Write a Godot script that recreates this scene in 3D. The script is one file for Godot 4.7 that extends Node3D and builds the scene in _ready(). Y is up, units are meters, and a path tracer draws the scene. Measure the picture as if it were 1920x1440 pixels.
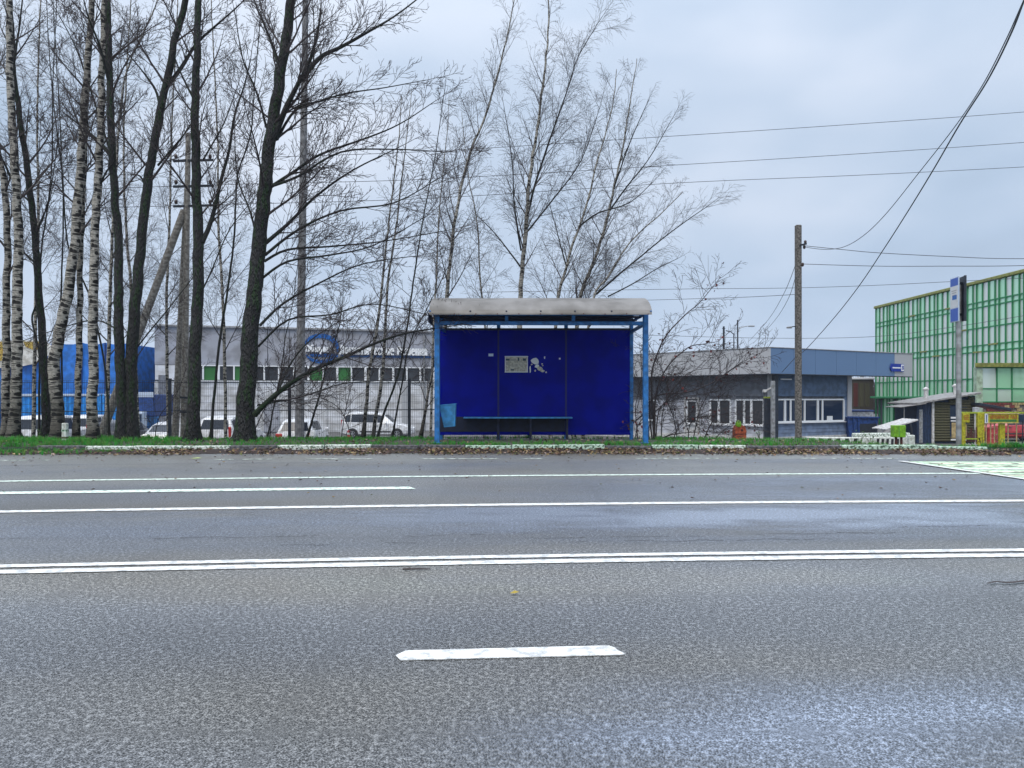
extends Node3D
# A roadside bus shelter seen from across the road on an overcast late autumn day.

const EYE := 1.15
const PLAIN := -1.5
var M := {}
var taken := {}
var rng := RandomNumberGenerator.new()
var lump := FastNoiseLite.new()

# ------------------------------------------------------------------ mesh builder
class MB:
	var v := PackedVector3Array()
	var n := PackedVector3Array()
	var t := PackedVector2Array()
	var c := PackedColorArray()
	var ix := PackedInt32Array()
	var col := Color(1, 1, 1)

	func quad(a: Vector3, b: Vector3, cc: Vector3, d: Vector3, sx := 1.0, sy := 1.0) -> void:
		var no := (b - a).cross(d - a).normalized()
		if no == Vector3.ZERO:
			no = (cc - b).cross(d - b).normalized()
		var k := v.size()
		v.append_array(PackedVector3Array([a, b, cc, d]))
		n.append_array(PackedVector3Array([no, no, no, no]))
		t.append_array(PackedVector2Array([Vector2(0, sy), Vector2(sx, sy), Vector2(sx, 0), Vector2(0, 0)]))
		c.append_array(PackedColorArray([col, col, col, col]))
		ix.append_array(PackedInt32Array([k, k + 2, k + 1, k, k + 3, k + 2]))

	func quado(a: Vector3, b: Vector3, cc: Vector3, d: Vector3, out: Vector3) -> void:
		if (b - a).cross(d - a).dot(out) < 0:
			quad(d, cc, b, a)
		else:
			quad(a, b, cc, d)

	func tri(a: Vector3, b: Vector3, cc: Vector3) -> void:
		var no := (b - a).cross(cc - a).normalized()
		var k := v.size()
		v.append_array(PackedVector3Array([a, b, cc]))
		n.append_array(PackedVector3Array([no, no, no]))
		t.append_array(PackedVector2Array([Vector2(0, 1), Vector2(1, 1), Vector2(0.5, 0)]))
		c.append_array(PackedColorArray([col, col, col]))
		ix.append_array(PackedInt32Array([k, k + 2, k + 1]))

	func box(ce: Vector3, s: Vector3, b := Basis(), bev := 0.0) -> void:
		var h := s * 0.5
		var e := [Vector3.RIGHT, Vector3.UP, Vector3.BACK]
		bev = minf(bev, minf(h.x, minf(h.y, h.z)) * 0.9)
		for k in 3:
			var ku: int = (k + 1) % 3
			var kv: int = (k + 2) % 3
			for sg in [-1.0, 1.0]:
				var no: Vector3 = e[k] * sg * h[k]
				var u: Vector3 = e[ku] * (h[ku] - bev)
				var w: Vector3 = e[kv] * sg * (h[kv] - bev)
				quad(ce + b * (no - u - w), ce + b * (no + u - w), ce + b * (no + u + w), ce + b * (no - u + w), s[ku], s[kv])
			if bev > 0.0:
				for su in [-1.0, 1.0]:
					for sv in [-1.0, 1.0]:
						var p: Vector3 = e[ku] * su * h[ku] + e[kv] * sv * (h[kv] - bev)
						var q: Vector3 = e[ku] * su * (h[ku] - bev) + e[kv] * sv * h[kv]
						var l: Vector3 = e[k] * (h[k] - bev)
						quado(ce + b * (p - l), ce + b * (p + l), ce + b * (q + l), ce + b * (q - l), b * (p + q))
		if bev > 0.0:
			for sx in [-1.0, 1.0]:
				for sy in [-1.0, 1.0]:
					for sz in [-1.0, 1.0]:
						var a := ce + b * Vector3(sx * h.x, sy * (h.y - bev), sz * (h.z - bev))
						var d := ce + b * Vector3(sx * (h.x - bev), sy * h.y, sz * (h.z - bev))
						var f := ce + b * Vector3(sx * (h.x - bev), sy * (h.y - bev), sz * h.z)
						if sx * sy * sz > 0:
							tri(a, d, f)
						else:
							tri(a, f, d)

	func bar(a: Vector3, b: Vector3, w: float, h: float, up := Vector3.UP, bev := 0.0) -> void:
		var z := (b - a).normalized()
		var x := up.cross(z).normalized()
		if x == Vector3.ZERO:
			x = Vector3.RIGHT
		var y := z.cross(x)
		box((a + b) * 0.5, Vector3(w, h, a.distance_to(b)), Basis(x, y, z), bev)

	func tube(pts: PackedVector3Array, rad: PackedFloat32Array, sides := 6, c0 := Color(1, 1, 1), c1 := Color(1, 1, 1), cap := false) -> void:
		var m := pts.size()
		var k0 := v.size()
		var len := 0.0
		var x := Vector3.ZERO
		for i in m:
			var d := (pts[mini(i + 1, m - 1)] - pts[maxi(i - 1, 0)]).normalized()
			if x == Vector3.ZERO:
				x = d.cross(Vector3(0.31, 0.2, 0.93) if absf(d.y) > 0.9 else Vector3.UP).normalized()
			else:
				x = (x - d * x.dot(d)).normalized()
			var y := d.cross(x)
			if i > 0:
				len += pts[i].distance_to(pts[i - 1])
			var cl := c0.lerp(c1, float(i) / float(m - 1))
			for j in sides + 1:
				var a := TAU * j / sides
				var o := x * cos(a) + y * sin(a)
				v.append(pts[i] + o * rad[i])
				n.append(o)
				t.append(Vector2(float(j) / sides, len))
				c.append(cl)
		var w := sides + 1
		for i in m - 1:
			for j in sides:
				var p := k0 + i * w + j
				ix.append_array(PackedInt32Array([p, p + w, p + 1, p + 1, p + w, p + w + 1]))
		if cap:
			for e in [0, m - 1]:
				var k := v.size()
				var no := (pts[0] - pts[1]).normalized() if e == 0 else (pts[m - 1] - pts[m - 2]).normalized()
				for j in sides:
					v.append(v[k0 + e * w + j])
					n.append(no)
					t.append(Vector2(0.5, 0.5))
					c.append(col)
				for j in range(1, sides - 1):
					if e == 0:
						ix.append_array(PackedInt32Array([k, k + j, k + j + 1]))
					else:
						ix.append_array(PackedInt32Array([k, k + j + 1, k + j]))

	func rod(a: Vector3, b: Vector3, r: float, sides := 8, r2 := -1.0) -> void:
		tube(PackedVector3Array([a, b]), PackedFloat32Array([r, r if r2 < 0 else r2]), sides, col, col, true)

	# outline in the xy plane of the transform, given depth along its z
	func prism(poly: PackedVector2Array, depth: float, x := Transform3D()) -> void:
		if not Geometry2D.is_polygon_clockwise(poly):
			pass
		else:
			poly = poly.duplicate()
			poly.reverse()
		# poly now counter-clockwise in a y-up plane
		var tr := Geometry2D.triangulate_polygon(poly)
		var z := Vector3(0, 0, depth * 0.5)
		for i in range(0, tr.size(), 3):
			var a := Vector3(poly[tr[i]].x, poly[tr[i]].y, 0)
			var b := Vector3(poly[tr[i + 1]].x, poly[tr[i + 1]].y, 0)
			var d := Vector3(poly[tr[i + 2]].x, poly[tr[i + 2]].y, 0)
			if (b - a).cross(d - a).z < 0:
				var s := b
				b = d
				d = s
			tri(x * (a + z), x * (b + z), x * (d + z))
			tri(x * (a - z), x * (d - z), x * (b - z))
		var area := 0.0
		for i in poly.size():
			area += poly[i].cross(poly[(i + 1) % poly.size()])
		for i in poly.size():
			var p := poly[i]
			var q := poly[(i + 1) % poly.size()]
			if area < 0:
				var s := p
				p = q
				q = s
			quad(x * Vector3(p.x, p.y, -depth * 0.5), x * Vector3(q.x, q.y, -depth * 0.5), x * Vector3(q.x, q.y, depth * 0.5), x * Vector3(p.x, p.y, depth * 0.5))

	# profile of (radius, y) turned round y of the transform
	func lathe(prof: PackedVector2Array, seg := 16, x := Transform3D()) -> void:
		for i in prof.size() - 1:
			var p := prof[i]
			var q := prof[i + 1]
			var sl := Vector2(q.y - p.y, p.x - q.x).normalized()
			var k := v.size()
			for j in seg + 1:
				var a := TAU * j / seg
				var o := Vector3(cos(a), 0, -sin(a))
				var no := (x.basis * (o * sl.x + Vector3.UP * sl.y)).normalized()
				v.append(x * (o * p.x + Vector3.UP * p.y))
				v.append(x * (o * q.x + Vector3.UP * q.y))
				n.append(no)
				n.append(no)
				t.append(Vector2(float(j) / seg, p.y))
				t.append(Vector2(float(j) / seg, q.y))
				c.append(col)
				c.append(col)
			for j in seg:
				var b := k + j * 2
				ix.append_array(PackedInt32Array([b, b + 1, b + 3, b, b + 3, b + 2]))

	func mesh(origin := Vector3.ZERO) -> ArrayMesh:
		if origin != Vector3.ZERO:
			for i in v.size():
				v[i] -= origin
		var a := []
		a.resize(Mesh.ARRAY_MAX)
		a[Mesh.ARRAY_VERTEX] = v
		a[Mesh.ARRAY_NORMAL] = n
		a[Mesh.ARRAY_TEX_UV] = t
		a[Mesh.ARRAY_COLOR] = c
		a[Mesh.ARRAY_INDEX] = ix
		var m := ArrayMesh.new()
		m.add_surface_from_arrays(Mesh.PRIMITIVE_TRIANGLES, a)
		return m

# ------------------------------------------------------------------ naming
func numbered(called: String) -> String:
	if not taken.has(called):
		taken[called] = 0
		return called
	taken[called] += 1
	return "%s_%03d" % [called, taken[called]]

func tag(o: Node, label: String, category: String, group := "") -> void:
	o.set_meta("label", label)
	o.set_meta("category", category)
	if group:
		o.set_meta("group", group)

func thing(called: String, label: String, category: String, at := Vector3.ZERO, turn := 0.0, group := "") -> Node3D:
	var o := Node3D.new()
	o.name = numbered(called)
	add_child(o)
	o.position = at
	o.rotation.y = turn
	tag(o, label, category, group)
	return o

# a part in its thing's own axes; with world = true its shape was given in the scene's axes
func obj(called: String, mb: MB, mat: Material, parent: Node = null, world := false) -> MeshInstance3D:
	var o := MeshInstance3D.new()
	o.material_override = mat
	if parent == null:
		o.name = numbered(called)
		o.mesh = mb.mesh()
		add_child(o)
		return o
	o.name = called
	var top: Node = parent
	while top.get_parent() != self:
		top = top.get_parent()
	o.mesh = mb.mesh((top as Node3D).position if world else Vector3.ZERO)
	parent.add_child(o, true)
	return o

func inst(called: String, mesh: Mesh, mat: Material, parent: Node, tr := Transform3D()) -> MeshInstance3D:
	var o := MeshInstance3D.new()
	o.name = called
	o.mesh = mesh
	o.material_override = mat
	parent.add_child(o, true)
	o.transform = tr
	return o

func struct(called: String, mb: MB, mat: Material) -> MeshInstance3D:
	var o := obj(called, mb, mat)
	o.set_meta("kind", "structure")
	return o

func dup(o: Node3D, at: Vector3, turn: float, label: String) -> Node3D:
	var base := String(o.name)
	var c: Node3D = o.duplicate()
	c.name = numbered(base)
	add_child(c)
	c.position = at
	c.rotation.y = turn
	c.set_meta("label", label)
	return c

# a spot in metres: x px and y px as measured in the 1920 x 1440 survey of the place, d metres away
func W(px: float, py: float, d: float) -> Vector3:
	return Vector3((px - 960.0) / 1440.0 * d, EYE + (745.0 - py) / 1440.0 * d, -d)

# ------------------------------------------------------------------ textures and materials
func lin(r: float, g: float, b: float) -> Color:
	return Color(r, g, b).linear_to_srgb()

func noise_bytes(sz: int, freq: float, sd: int, type := FastNoiseLite.TYPE_SIMPLEX_SMOOTH, oct := 4) -> PackedByteArray:
	var f := FastNoiseLite.new()
	f.seed = sd
	f.noise_type = type
	f.frequency = freq
	f.fractal_octaves = oct
	f.fractal_type = FastNoiseLite.FRACTAL_FBM if oct > 1 else FastNoiseLite.FRACTAL_NONE
	var im := f.get_seamless_image(sz, sz)
	im.convert(Image.FORMAT_L8)
	return im.get_data()

func tex_of(sz: int, bytes: PackedByteArray, fmt := Image.FORMAT_RGB8) -> ImageTexture:
	var im := Image.create_from_data(sz, bytes.size() / sz / (3 if fmt == Image.FORMAT_RGB8 else 1), false, fmt, bytes)
	return ImageTexture.create_from_image(im)

# a texture that mixes two colours (linear multipliers given as sRGB bytes) by noise
func two_tone(sz: int, freq: float, sd: int, a: Color, b: Color, lo := 0.0, hi := 1.0, fine := 0.0) -> ImageTexture:
	var nb := noise_bytes(sz, freq, sd)
	var fb := noise_bytes(sz, 0.25, sd + 7, FastNoiseLite.TYPE_SIMPLEX, 2) if fine > 0 else nb
	var out := PackedByteArray()
	out.resize(sz * sz * 3)
	for i in sz * sz:
		var k := clampf((nb[i] / 255.0 - lo) / (hi - lo), 0, 1)
		var f := 1.0 + fine * (fb[i] / 255.0 - 0.5)
		out[i * 3] = int(clampf(lerpf(a.r, b.r, k) * f, 0, 1) * 255)
		out[i * 3 + 1] = int(clampf(lerpf(a.g, b.g, k) * f, 0, 1) * 255)
		out[i * 3 + 2] = int(clampf(lerpf(a.b, b.b, k) * f, 0, 1) * 255)
	return tex_of(sz, out)

func normal_of(sz: int, bytes: PackedByteArray, strength: float) -> ImageTexture:
	var im := Image.create_from_data(sz, sz, false, Image.FORMAT_L8, bytes)
	im.convert(Image.FORMAT_RGBA8)
	im.bump_map_to_normal_map(strength)
	return ImageTexture.create_from_image(im)

func mat(called: String, col: Color, rough := 0.6, metal := 0.0, tex: Texture2D = null, scale := 0.5) -> StandardMaterial3D:
	var m := StandardMaterial3D.new()
	m.resource_name = called
	m.albedo_color = col
	m.roughness = rough
	m.metallic = metal
	if tex:
		m.albedo_texture = tex
		m.uv1_triplanar = true
		m.uv1_world_triplanar = true
		m.uv1_scale = Vector3.ONE * scale
	M[called] = m
	return m

func make_materials() -> void:
	var grime := two_tone(256, 0.02, 11, Color(0.80, 0.79, 0.77), Color(1, 1, 1), 0.25, 0.7, 0.06)
	var worn := two_tone(256, 0.03, 23, Color(0.52, 0.54, 0.55), Color(1, 1, 1), 0.3, 0.46, 0.1)
	# asphalt: stones in a dark binder
	var sz := 1024
	var cell := noise_bytes(sz, 0.085, 5, FastNoiseLite.TYPE_CELLULAR, 1)
	var fine := noise_bytes(sz, 0.16, 6, FastNoiseLite.TYPE_SIMPLEX, 3)
	var mid := noise_bytes(sz, 0.035, 9, FastNoiseLite.TYPE_SIMPLEX_SMOOTH, 3)
	var alb := PackedByteArray()
	alb.resize(sz * sz * 3)
	var hgt := PackedByteArray()
	hgt.resize(sz * sz)
	for i in sz * sz:
		var s := fine[i] / 255.0
		var g := cell[i] / 255.0
		var q := mid[i] / 255.0
		var k := clampf(0.66 + (s - 0.5) * 0.72 + (g - 0.5) * 0.5 + (q - 0.5) * 0.16, 0.2, 1.0)
		if s > 0.76:
			k = minf(1.0, k + 0.14)
		elif s < 0.2:
			k *= 0.8
		alb[i * 3] = int(k * 250)
		alb[i * 3 + 1] = int(k * 250)
		alb[i * 3 + 2] = int(k * 255)
		hgt[i] = int(clampf(s * 0.6 + g * 0.35 + q * 0.1, 0, 1) * 255)
	var m := mat("asphalt", lin(0.50, 0.512, 0.482), 0.42, 0.0, tex_of(sz, alb), 0.55)
	m.vertex_color_use_as_albedo = true
	m.normal_enabled = true
	m.normal_texture = normal_of(sz, hgt, 6.0)
	m.normal_scale = 0.4
	var sheen_mat := mat("painted_damp_sheen", lin(0.80, 0.90, 1.0), 0.36, 0.0, m.albedo_texture, 0.55)  # sky sheen of the damp road, put into a paler bluish albedo
	sheen_mat.vertex_color_use_as_albedo = true
	sheen_mat.transparency = BaseMaterial3D.TRANSPARENCY_ALPHA
	sheen_mat.normal_enabled = true
	sheen_mat.normal_texture = m.normal_texture
	sheen_mat.normal_scale = 0.3
	sheen_mat.metallic_specular = 0.75
	m = mat("road_paint", lin(0.78, 0.79, 0.77), 0.65, 0, two_tone(512, 0.03, 31, Color(0.80, 0.81, 0.82), Color(1, 1, 1), 0.25, 0.5, 0.2), 0.6)
	m.normal_enabled = true
	m.normal_texture = sheen_mat.normal_texture
	m.normal_scale = 0.35
	mat("far_paint", lin(0.74, 0.86, 0.77), 0.65, 0, two_tone(512, 0.03, 32, Color(0.66, 0.7, 0.68), Color(1, 1, 1), 0.25, 0.45, 0.15), 0.7)
	mat("worn_paint", lin(0.62, 0.68, 0.62), 0.7, 0, two_tone(512, 0.03, 33, Color(0.55, 0.57, 0.56), Color(1, 1, 1), 0.35, 0.6, 0.2), 0.5)
	mat("island_mint", lin(0.55, 0.74, 0.56), 0.7, 0, two_tone(512, 0.03, 34, Color(0.75, 0.77, 0.7), Color(1, 1, 1), 0.3, 0.6, 0.2), 0.5)
	mat("island_cream", lin(0.75, 0.76, 0.58), 0.7, 0, worn, 0.4)
	m = mat("soil", lin(0.5, 0.5, 0.5), 0.95, 0, two_tone(512, 0.05, 41, Color(0.6, 0.58, 0.55), Color(1, 1, 1), 0.3, 0.7, 0.35), 0.6)
	m.vertex_color_use_as_albedo = true
	mat("litter_soil", lin(0.055, 0.038, 0.032), 0.95, 0, two_tone(256, 0.08, 43, Color(0.55, 0.5, 0.5), Color(1, 1, 1), 0.3, 0.7, 0.4), 1.2)
	mat("crack", lin(0.05, 0.052, 0.056), 0.8)
	mat("kerb_mint", lin(0.50, 0.66, 0.54), 0.8, 0, two_tone(256, 0.03, 51, Color(0.42, 0.47, 0.42), Color(1, 1, 1), 0.36, 0.5, 0.2), 1.6)
	mat("kerb_white", lin(0.68, 0.74, 0.68), 0.8, 0, two_tone(256, 0.03, 52, Color(0.5, 0.55, 0.5), Color(1, 1, 1), 0.34, 0.5, 0.2), 1.4)
	mat("kerb_grey", lin(0.17, 0.17, 0.18), 0.9, 0, two_tone(256, 0.04, 53, Color(0.6, 0.6, 0.6), Color(1, 1, 1), 0.3, 0.7, 0.3), 1.2)
	# barks
	var bs := 256
	var bn := noise_bytes(bs, 0.03, 61)
	var img := Image.create(bs, 512, false, Image.FORMAT_RGB8)
	var r := RandomNumberGenerator.new()
	r.seed = 4
	for y in 512:
		for x in bs:
			var k := 0.72 + 0.36 * (bn[(y % bs) * bs + x] / 255.0 - 0.3)
			img.set_pixel(x, y, Color(k, k * 0.985, k * 0.955))
	for i in 150:
		var w := r.randi_range(10, 90)
		var h := r.randi_range(2, 9)
		if r.randf() < 0.14:
			h = r.randi_range(14, 44)
			w = r.randi_range(40, 120)
		var x0 := r.randi_range(0, bs - 1)
		var y0 := r.randi_range(0, 511)
		var dark := r.randf_range(0.08, 0.28)
		for y in h:
			var half := w * 0.5 * sqrt(maxf(0.0, 1.0 - pow((y - h * 0.5) / (h * 0.5 + 0.5), 2)))
			half *= r.randf_range(0.75, 1.1)
			for x in range(int(w * 0.5 - half), int(w * 0.5 + half)):
				img.set_pixel((x0 + x) % bs, (y0 + y) % 512, Color(dark, dark * 0.96, dark * 0.93))
	m = mat("birch_bark", lin(0.52, 0.51, 0.48), 0.85)
	m.albedo_texture = ImageTexture.create_from_image(img)
	m.uv1_scale = Vector3(1, 0.75, 1)
	m.vertex_color_use_as_albedo = true
	var rid := noise_bytes(bs, 0.05, 71, FastNoiseLite.TYPE_SIMPLEX, 4)
	var gre := noise_bytes(bs, 0.012, 72)
	var ab := PackedByteArray()
	ab.resize(bs * bs * 3)
	for i in bs * bs:
		var k := 0.35 + 0.75 * absf(rid[i] / 255.0 - 0.5) * 2.0
		var g := clampf((gre[i] / 255.0 - 0.55) * 5.0, 0, 1)
		ab[i * 3] = int(clampf(k * (1.0 - 0.15 * g), 0, 1) * 255)
		ab[i * 3 + 1] = int(clampf(k * (1.0 + 0.25 * g), 0, 1) * 255)
		ab[i * 3 + 2] = int(clampf(k * (1.0 - 0.25 * g), 0, 1) * 255)
	m = mat("dark_bark", lin(0.07, 0.07, 0.073), 0.95)
	m.albedo_texture = tex_of(bs, ab)
	m.uv1_scale = Vector3(2, 0.45, 1)
	m.normal_enabled = true
	m.normal_texture = normal_of(bs, rid, 8.0)
	m.vertex_color_use_as_albedo = true
	m = mat("twig", lin(0.06, 0.05, 0.05), 0.9)
	m.vertex_color_use_as_albedo = true
	m = mat("leaf", lin(1, 1, 1), 0.8)
	m.vertex_color_use_as_albedo = true
	m.backlight_enabled = true
	m.backlight = Color(0.25, 0.25, 0.2)
	# shelter
	mat("shelter_blue", lin(0.02, 0.17, 0.48), 0.45, 0, grime, 1.1)
	mat("panel_blue", lin(0.0005, 0.006, 0.29), 0.55, 0, two_tone(256, 0.015, 27, Color(0.88, 0.88, 0.88), Color(1, 1, 1), 0.3, 0.7, 0.02), 0.3).metallic_specular = 0.22
	mat("seam_blue", lin(0.0005, 0.004, 0.11), 0.5)
	mat("panel_light_blue", lin(0.05, 0.28, 0.6), 0.5, 0, grime, 0.9)
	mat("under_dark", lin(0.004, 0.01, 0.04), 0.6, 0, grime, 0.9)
	mat("roof_zinc", lin(0.215, 0.206, 0.195), 0.5, 0.0, two_tone(512, 0.006, 81, Color(0.74, 0.73, 0.71), Color(1, 1, 1), 0.3, 0.7, 0.05), 0.35)
	mat("paper", lin(0.62, 0.6, 0.52), 0.9, 0, grime, 2.5)
	mat("paper_white", lin(0.75, 0.77, 0.78), 0.9)
	mat("print_grey", lin(0.38, 0.37, 0.34), 0.9)
	mat("print_dark", lin(0.06, 0.09, 0.12), 0.9)
	# buildings
	mat("cladding_grey", lin(0.38, 0.395, 0.45), 0.55, 0.0, grime, 0.14)
	mat("cladding_pale", lin(0.74, 0.76, 0.80), 0.55, 0.0, grime, 0.16)
	mat("white_frame", lin(0.78, 0.8, 0.82), 0.4)
	mat("roof_dark", lin(0.08, 0.085, 0.1), 0.8)
	mat("dark_glass", lin(0.035, 0.037, 0.042), 0.12)
	mat("glass_blue", lin(0.02, 0.035, 0.07), 0.1)
	mat("green_blind", lin(0.025, 0.15, 0.03), 0.5)
	mat("sign_blue", lin(0.015, 0.08, 0.24), 0.4)
	mat("logo_blue", lin(0.01, 0.12, 0.42), 0.4)
	mat("sign_white", lin(0.82, 0.84, 0.86), 0.5)
	mat("fascia_pale", lin(0.40, 0.41, 0.43), 0.5)
	mat("fascia_blue", lin(0.115, 0.20, 0.35), 0.45)
	mat("siding_dark", lin(0.19, 0.205, 0.24), 0.7, 0, grime, 0.5)
	mat("siding_blue", lin(0.10, 0.165, 0.28), 0.6, 0, grime, 0.4)
	mat("siding_low", lin(0.21, 0.28, 0.42), 0.6, 0, grime, 0.4)
	mat("siding_white", lin(0.5, 0.52, 0.58), 0.6, 0, grime, 0.4)
	mat("pipe_white", lin(0.62, 0.62, 0.62), 0.5, 0, grime, 1.0)
	mat("steel_dark", lin(0.02, 0.028, 0.045), 0.5, 0, grime, 1.0)
	mat("galvanised", lin(0.36, 0.37, 0.39), 0.5, 0.3, grime, 1.0)
	mat("mast_grey", lin(0.20, 0.20, 0.205), 0.7, 0.0, two_tone(256, 0.03, 91, Color(0.7, 0.7, 0.7), Color(1, 1, 1), 0.3, 0.7, 0.1), 0.4)
	mat("concrete", lin(0.31, 0.295, 0.27), 0.9, 0, two_tone(256, 0.04, 92, Color(0.68, 0.66, 0.64), Color(1, 1, 1), 0.3, 0.7, 0.25), 0.9)
	mat("pole_wood", lin(0.20, 0.185, 0.17), 0.9, 0, two_tone(256, 0.04, 93, Color(0.6, 0.6, 0.6), Color(1, 1, 1), 0.3, 0.7, 0.25), 0.9)
	for i in 4:
		mat("green_pane%d" % i, [lin(0.52, 0.80, 0.60), lin(0.66, 0.76, 0.68), lin(0.45, 0.79, 0.54), lin(0.70, 0.74, 0.70)][i], 0.10 + 0.03 * i, 0.35)
	mat("green_mullion", lin(0.018, 0.21, 0.075), 0.5)
	mat("olive_trim", lin(0.26, 0.28, 0.06), 0.5, 0, grime, 0.5)
	mat("mint_column", lin(0.42, 0.56, 0.42), 0.6, 0, grime, 0.5)
	mat("brick_red", lin(0.23, 0.055, 0.05), 0.85, 0, grime, 0.8)
	mat("brick_cream", lin(0.52, 0.40, 0.20), 0.85, 0, grime, 0.8)
	mat("cabin_log", lin(0.12, 0.115, 0.062), 0.85, 0, two_tone(256, 0.04, 95, Color(0.6, 0.6, 0.55), Color(1, 1, 1), 0.3, 0.7, 0.2), 1.5)
	mat("cabin_blue", lin(0.012, 0.032, 0.085), 0.6, 0, grime, 0.8)
	mat("sheet_grey", lin(0.35, 0.34, 0.34), 0.5, 0.2, grime, 0.6)
	mat("gate_yellow", lin(0.46, 0.43, 0.01), 0.5, 0, grime, 1.2)
	mat("gate_lime", lin(0.33, 0.42, 0.02), 0.5, 0, grime, 1.2)
	mat("letter_red", lin(0.34, 0.09, 0.01), 0.6)
	mat("lime_box", lin(0.20, 0.46, 0.015), 0.5, 0, grime, 1.5)
	mat("rust_leg", lin(0.09, 0.02, 0.015), 0.8)
	mat("orange", lin(0.46, 0.10, 0.04), 0.7, 0, grime, 2.0)
	mat("stripe_white", lin(0.66, 0.7, 0.66), 0.8, 0, grime, 1.5)
	mat("stripe_black", lin(0.018, 0.018, 0.022), 0.8)
	mat("tarp_blue", lin(0.018, 0.19, 0.68), 0.5, 0, grime, 0.25)
	mat("container_blue", lin(0.02, 0.28, 0.80), 0.5, 0, grime, 0.5)
	mat("tarp_white", lin(0.72, 0.71, 0.66), 0.6, 0, grime, 0.3)
	mat("tarp_yellow", lin(0.52, 0.40, 0.07), 0.6, 0, two_tone(256, 0.05, 97, Color(0.55, 0.3, 0.25), Color(1, 1, 1), 0.35, 0.5), 0.7)
	mat("skip_blue", lin(0.015, 0.06, 0.24), 0.5, 0, grime, 0.8)
	mat("car_white", lin(0.74, 0.76, 0.8), 0.22, 0, grime, 0.7).clearcoat_enabled = true
	mat("car_silver", lin(0.62, 0.62, 0.64), 0.25, 0.1, grime, 0.7).clearcoat_enabled = true
	mat("car_dark", lin(0.012, 0.016, 0.028), 0.25, 0, null).clearcoat_enabled = true
	mat("car_red", lin(0.50, 0.03, 0.04), 0.25, 0, grime, 0.8).clearcoat_enabled = true
	mat("car_glass", lin(0.02, 0.025, 0.035), 0.08)
	mat("rubber", lin(0.02, 0.02, 0.021), 0.85)
	mat("rim", lin(0.45, 0.46, 0.48), 0.3, 0.7)
	mat("plastic", lin(0.03, 0.03, 0.033), 0.6)
	mat("tail_red", lin(0.42, 0.03, 0.03), 0.2)
	mat("lamp_clear", lin(0.7, 0.72, 0.74), 0.15)
	mat("wire", lin(0.06, 0.065, 0.08), 0.6)
	mat("insulator", lin(0.05, 0.03, 0.025), 0.3)
	mat("flag_blue", lin(0.03, 0.10, 0.46), 0.4)
	mat("flag_white", lin(0.66, 0.67, 0.68), 0.4)
	mat("flag_edge", lin(0.5, 0.58, 0.7), 0.35, 0.3)
	mat("plate_blue", lin(0.008, 0.03, 0.30), 0.4)
	mat("hedge_brown", lin(0.07, 0.06, 0.045), 0.95)

# ------------------------------------------------------------------ the lie of the land
func bend(x: float) -> float:                     # how far the road's bend carries a lane line away from the camera
	var k := clampf(x, -14.0, 14.0)
	return 0.078 * x - k * k / 240.0 - (x - k) * k / 120.0

func kerb_d(x: float) -> float:
	var k := clampf(x, -14.0, 14.0)
	return 16.45 - k * k / 330.0 - (x - k) * k / 165.0

func ground_y(x: float, d: float) -> float:
	var u := d - kerb_d(x)
	if u < 0.0:
		return 0.0
	var top := lerpf(0.15, -0.03, smoothstep(7.2, 9.4, x))
	var y := lerpf(0.10, top, smoothstep(0.0, 0.9, u)) - lerpf(0.04, 0.10, smoothstep(7.2, 9.4, x)) * smoothstep(1.0, 3.2, u)
	y = lerpf(y, PLAIN, smoothstep(2.9, 9.5, u))
	y += lump.get_noise_2d(x * 14.0, d * 14.0) * 0.022 * smoothstep(0.1, 0.6, u) * (1.0 - smoothstep(7.0, 9.5, u))
	return y

func grassy(x: float, d: float) -> float:
	var g := 0.46 + 0.54 * maxf(1.0 - smoothstep(-9.6, -7.0, x), smoothstep(8.6, 10.2, x))
	g *= 0.75 + 0.5 * lump.get_noise_2d(x * 40.0, d * 40.0 + 90.0)
	return clampf(g, 0.0, 1.0)

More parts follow.
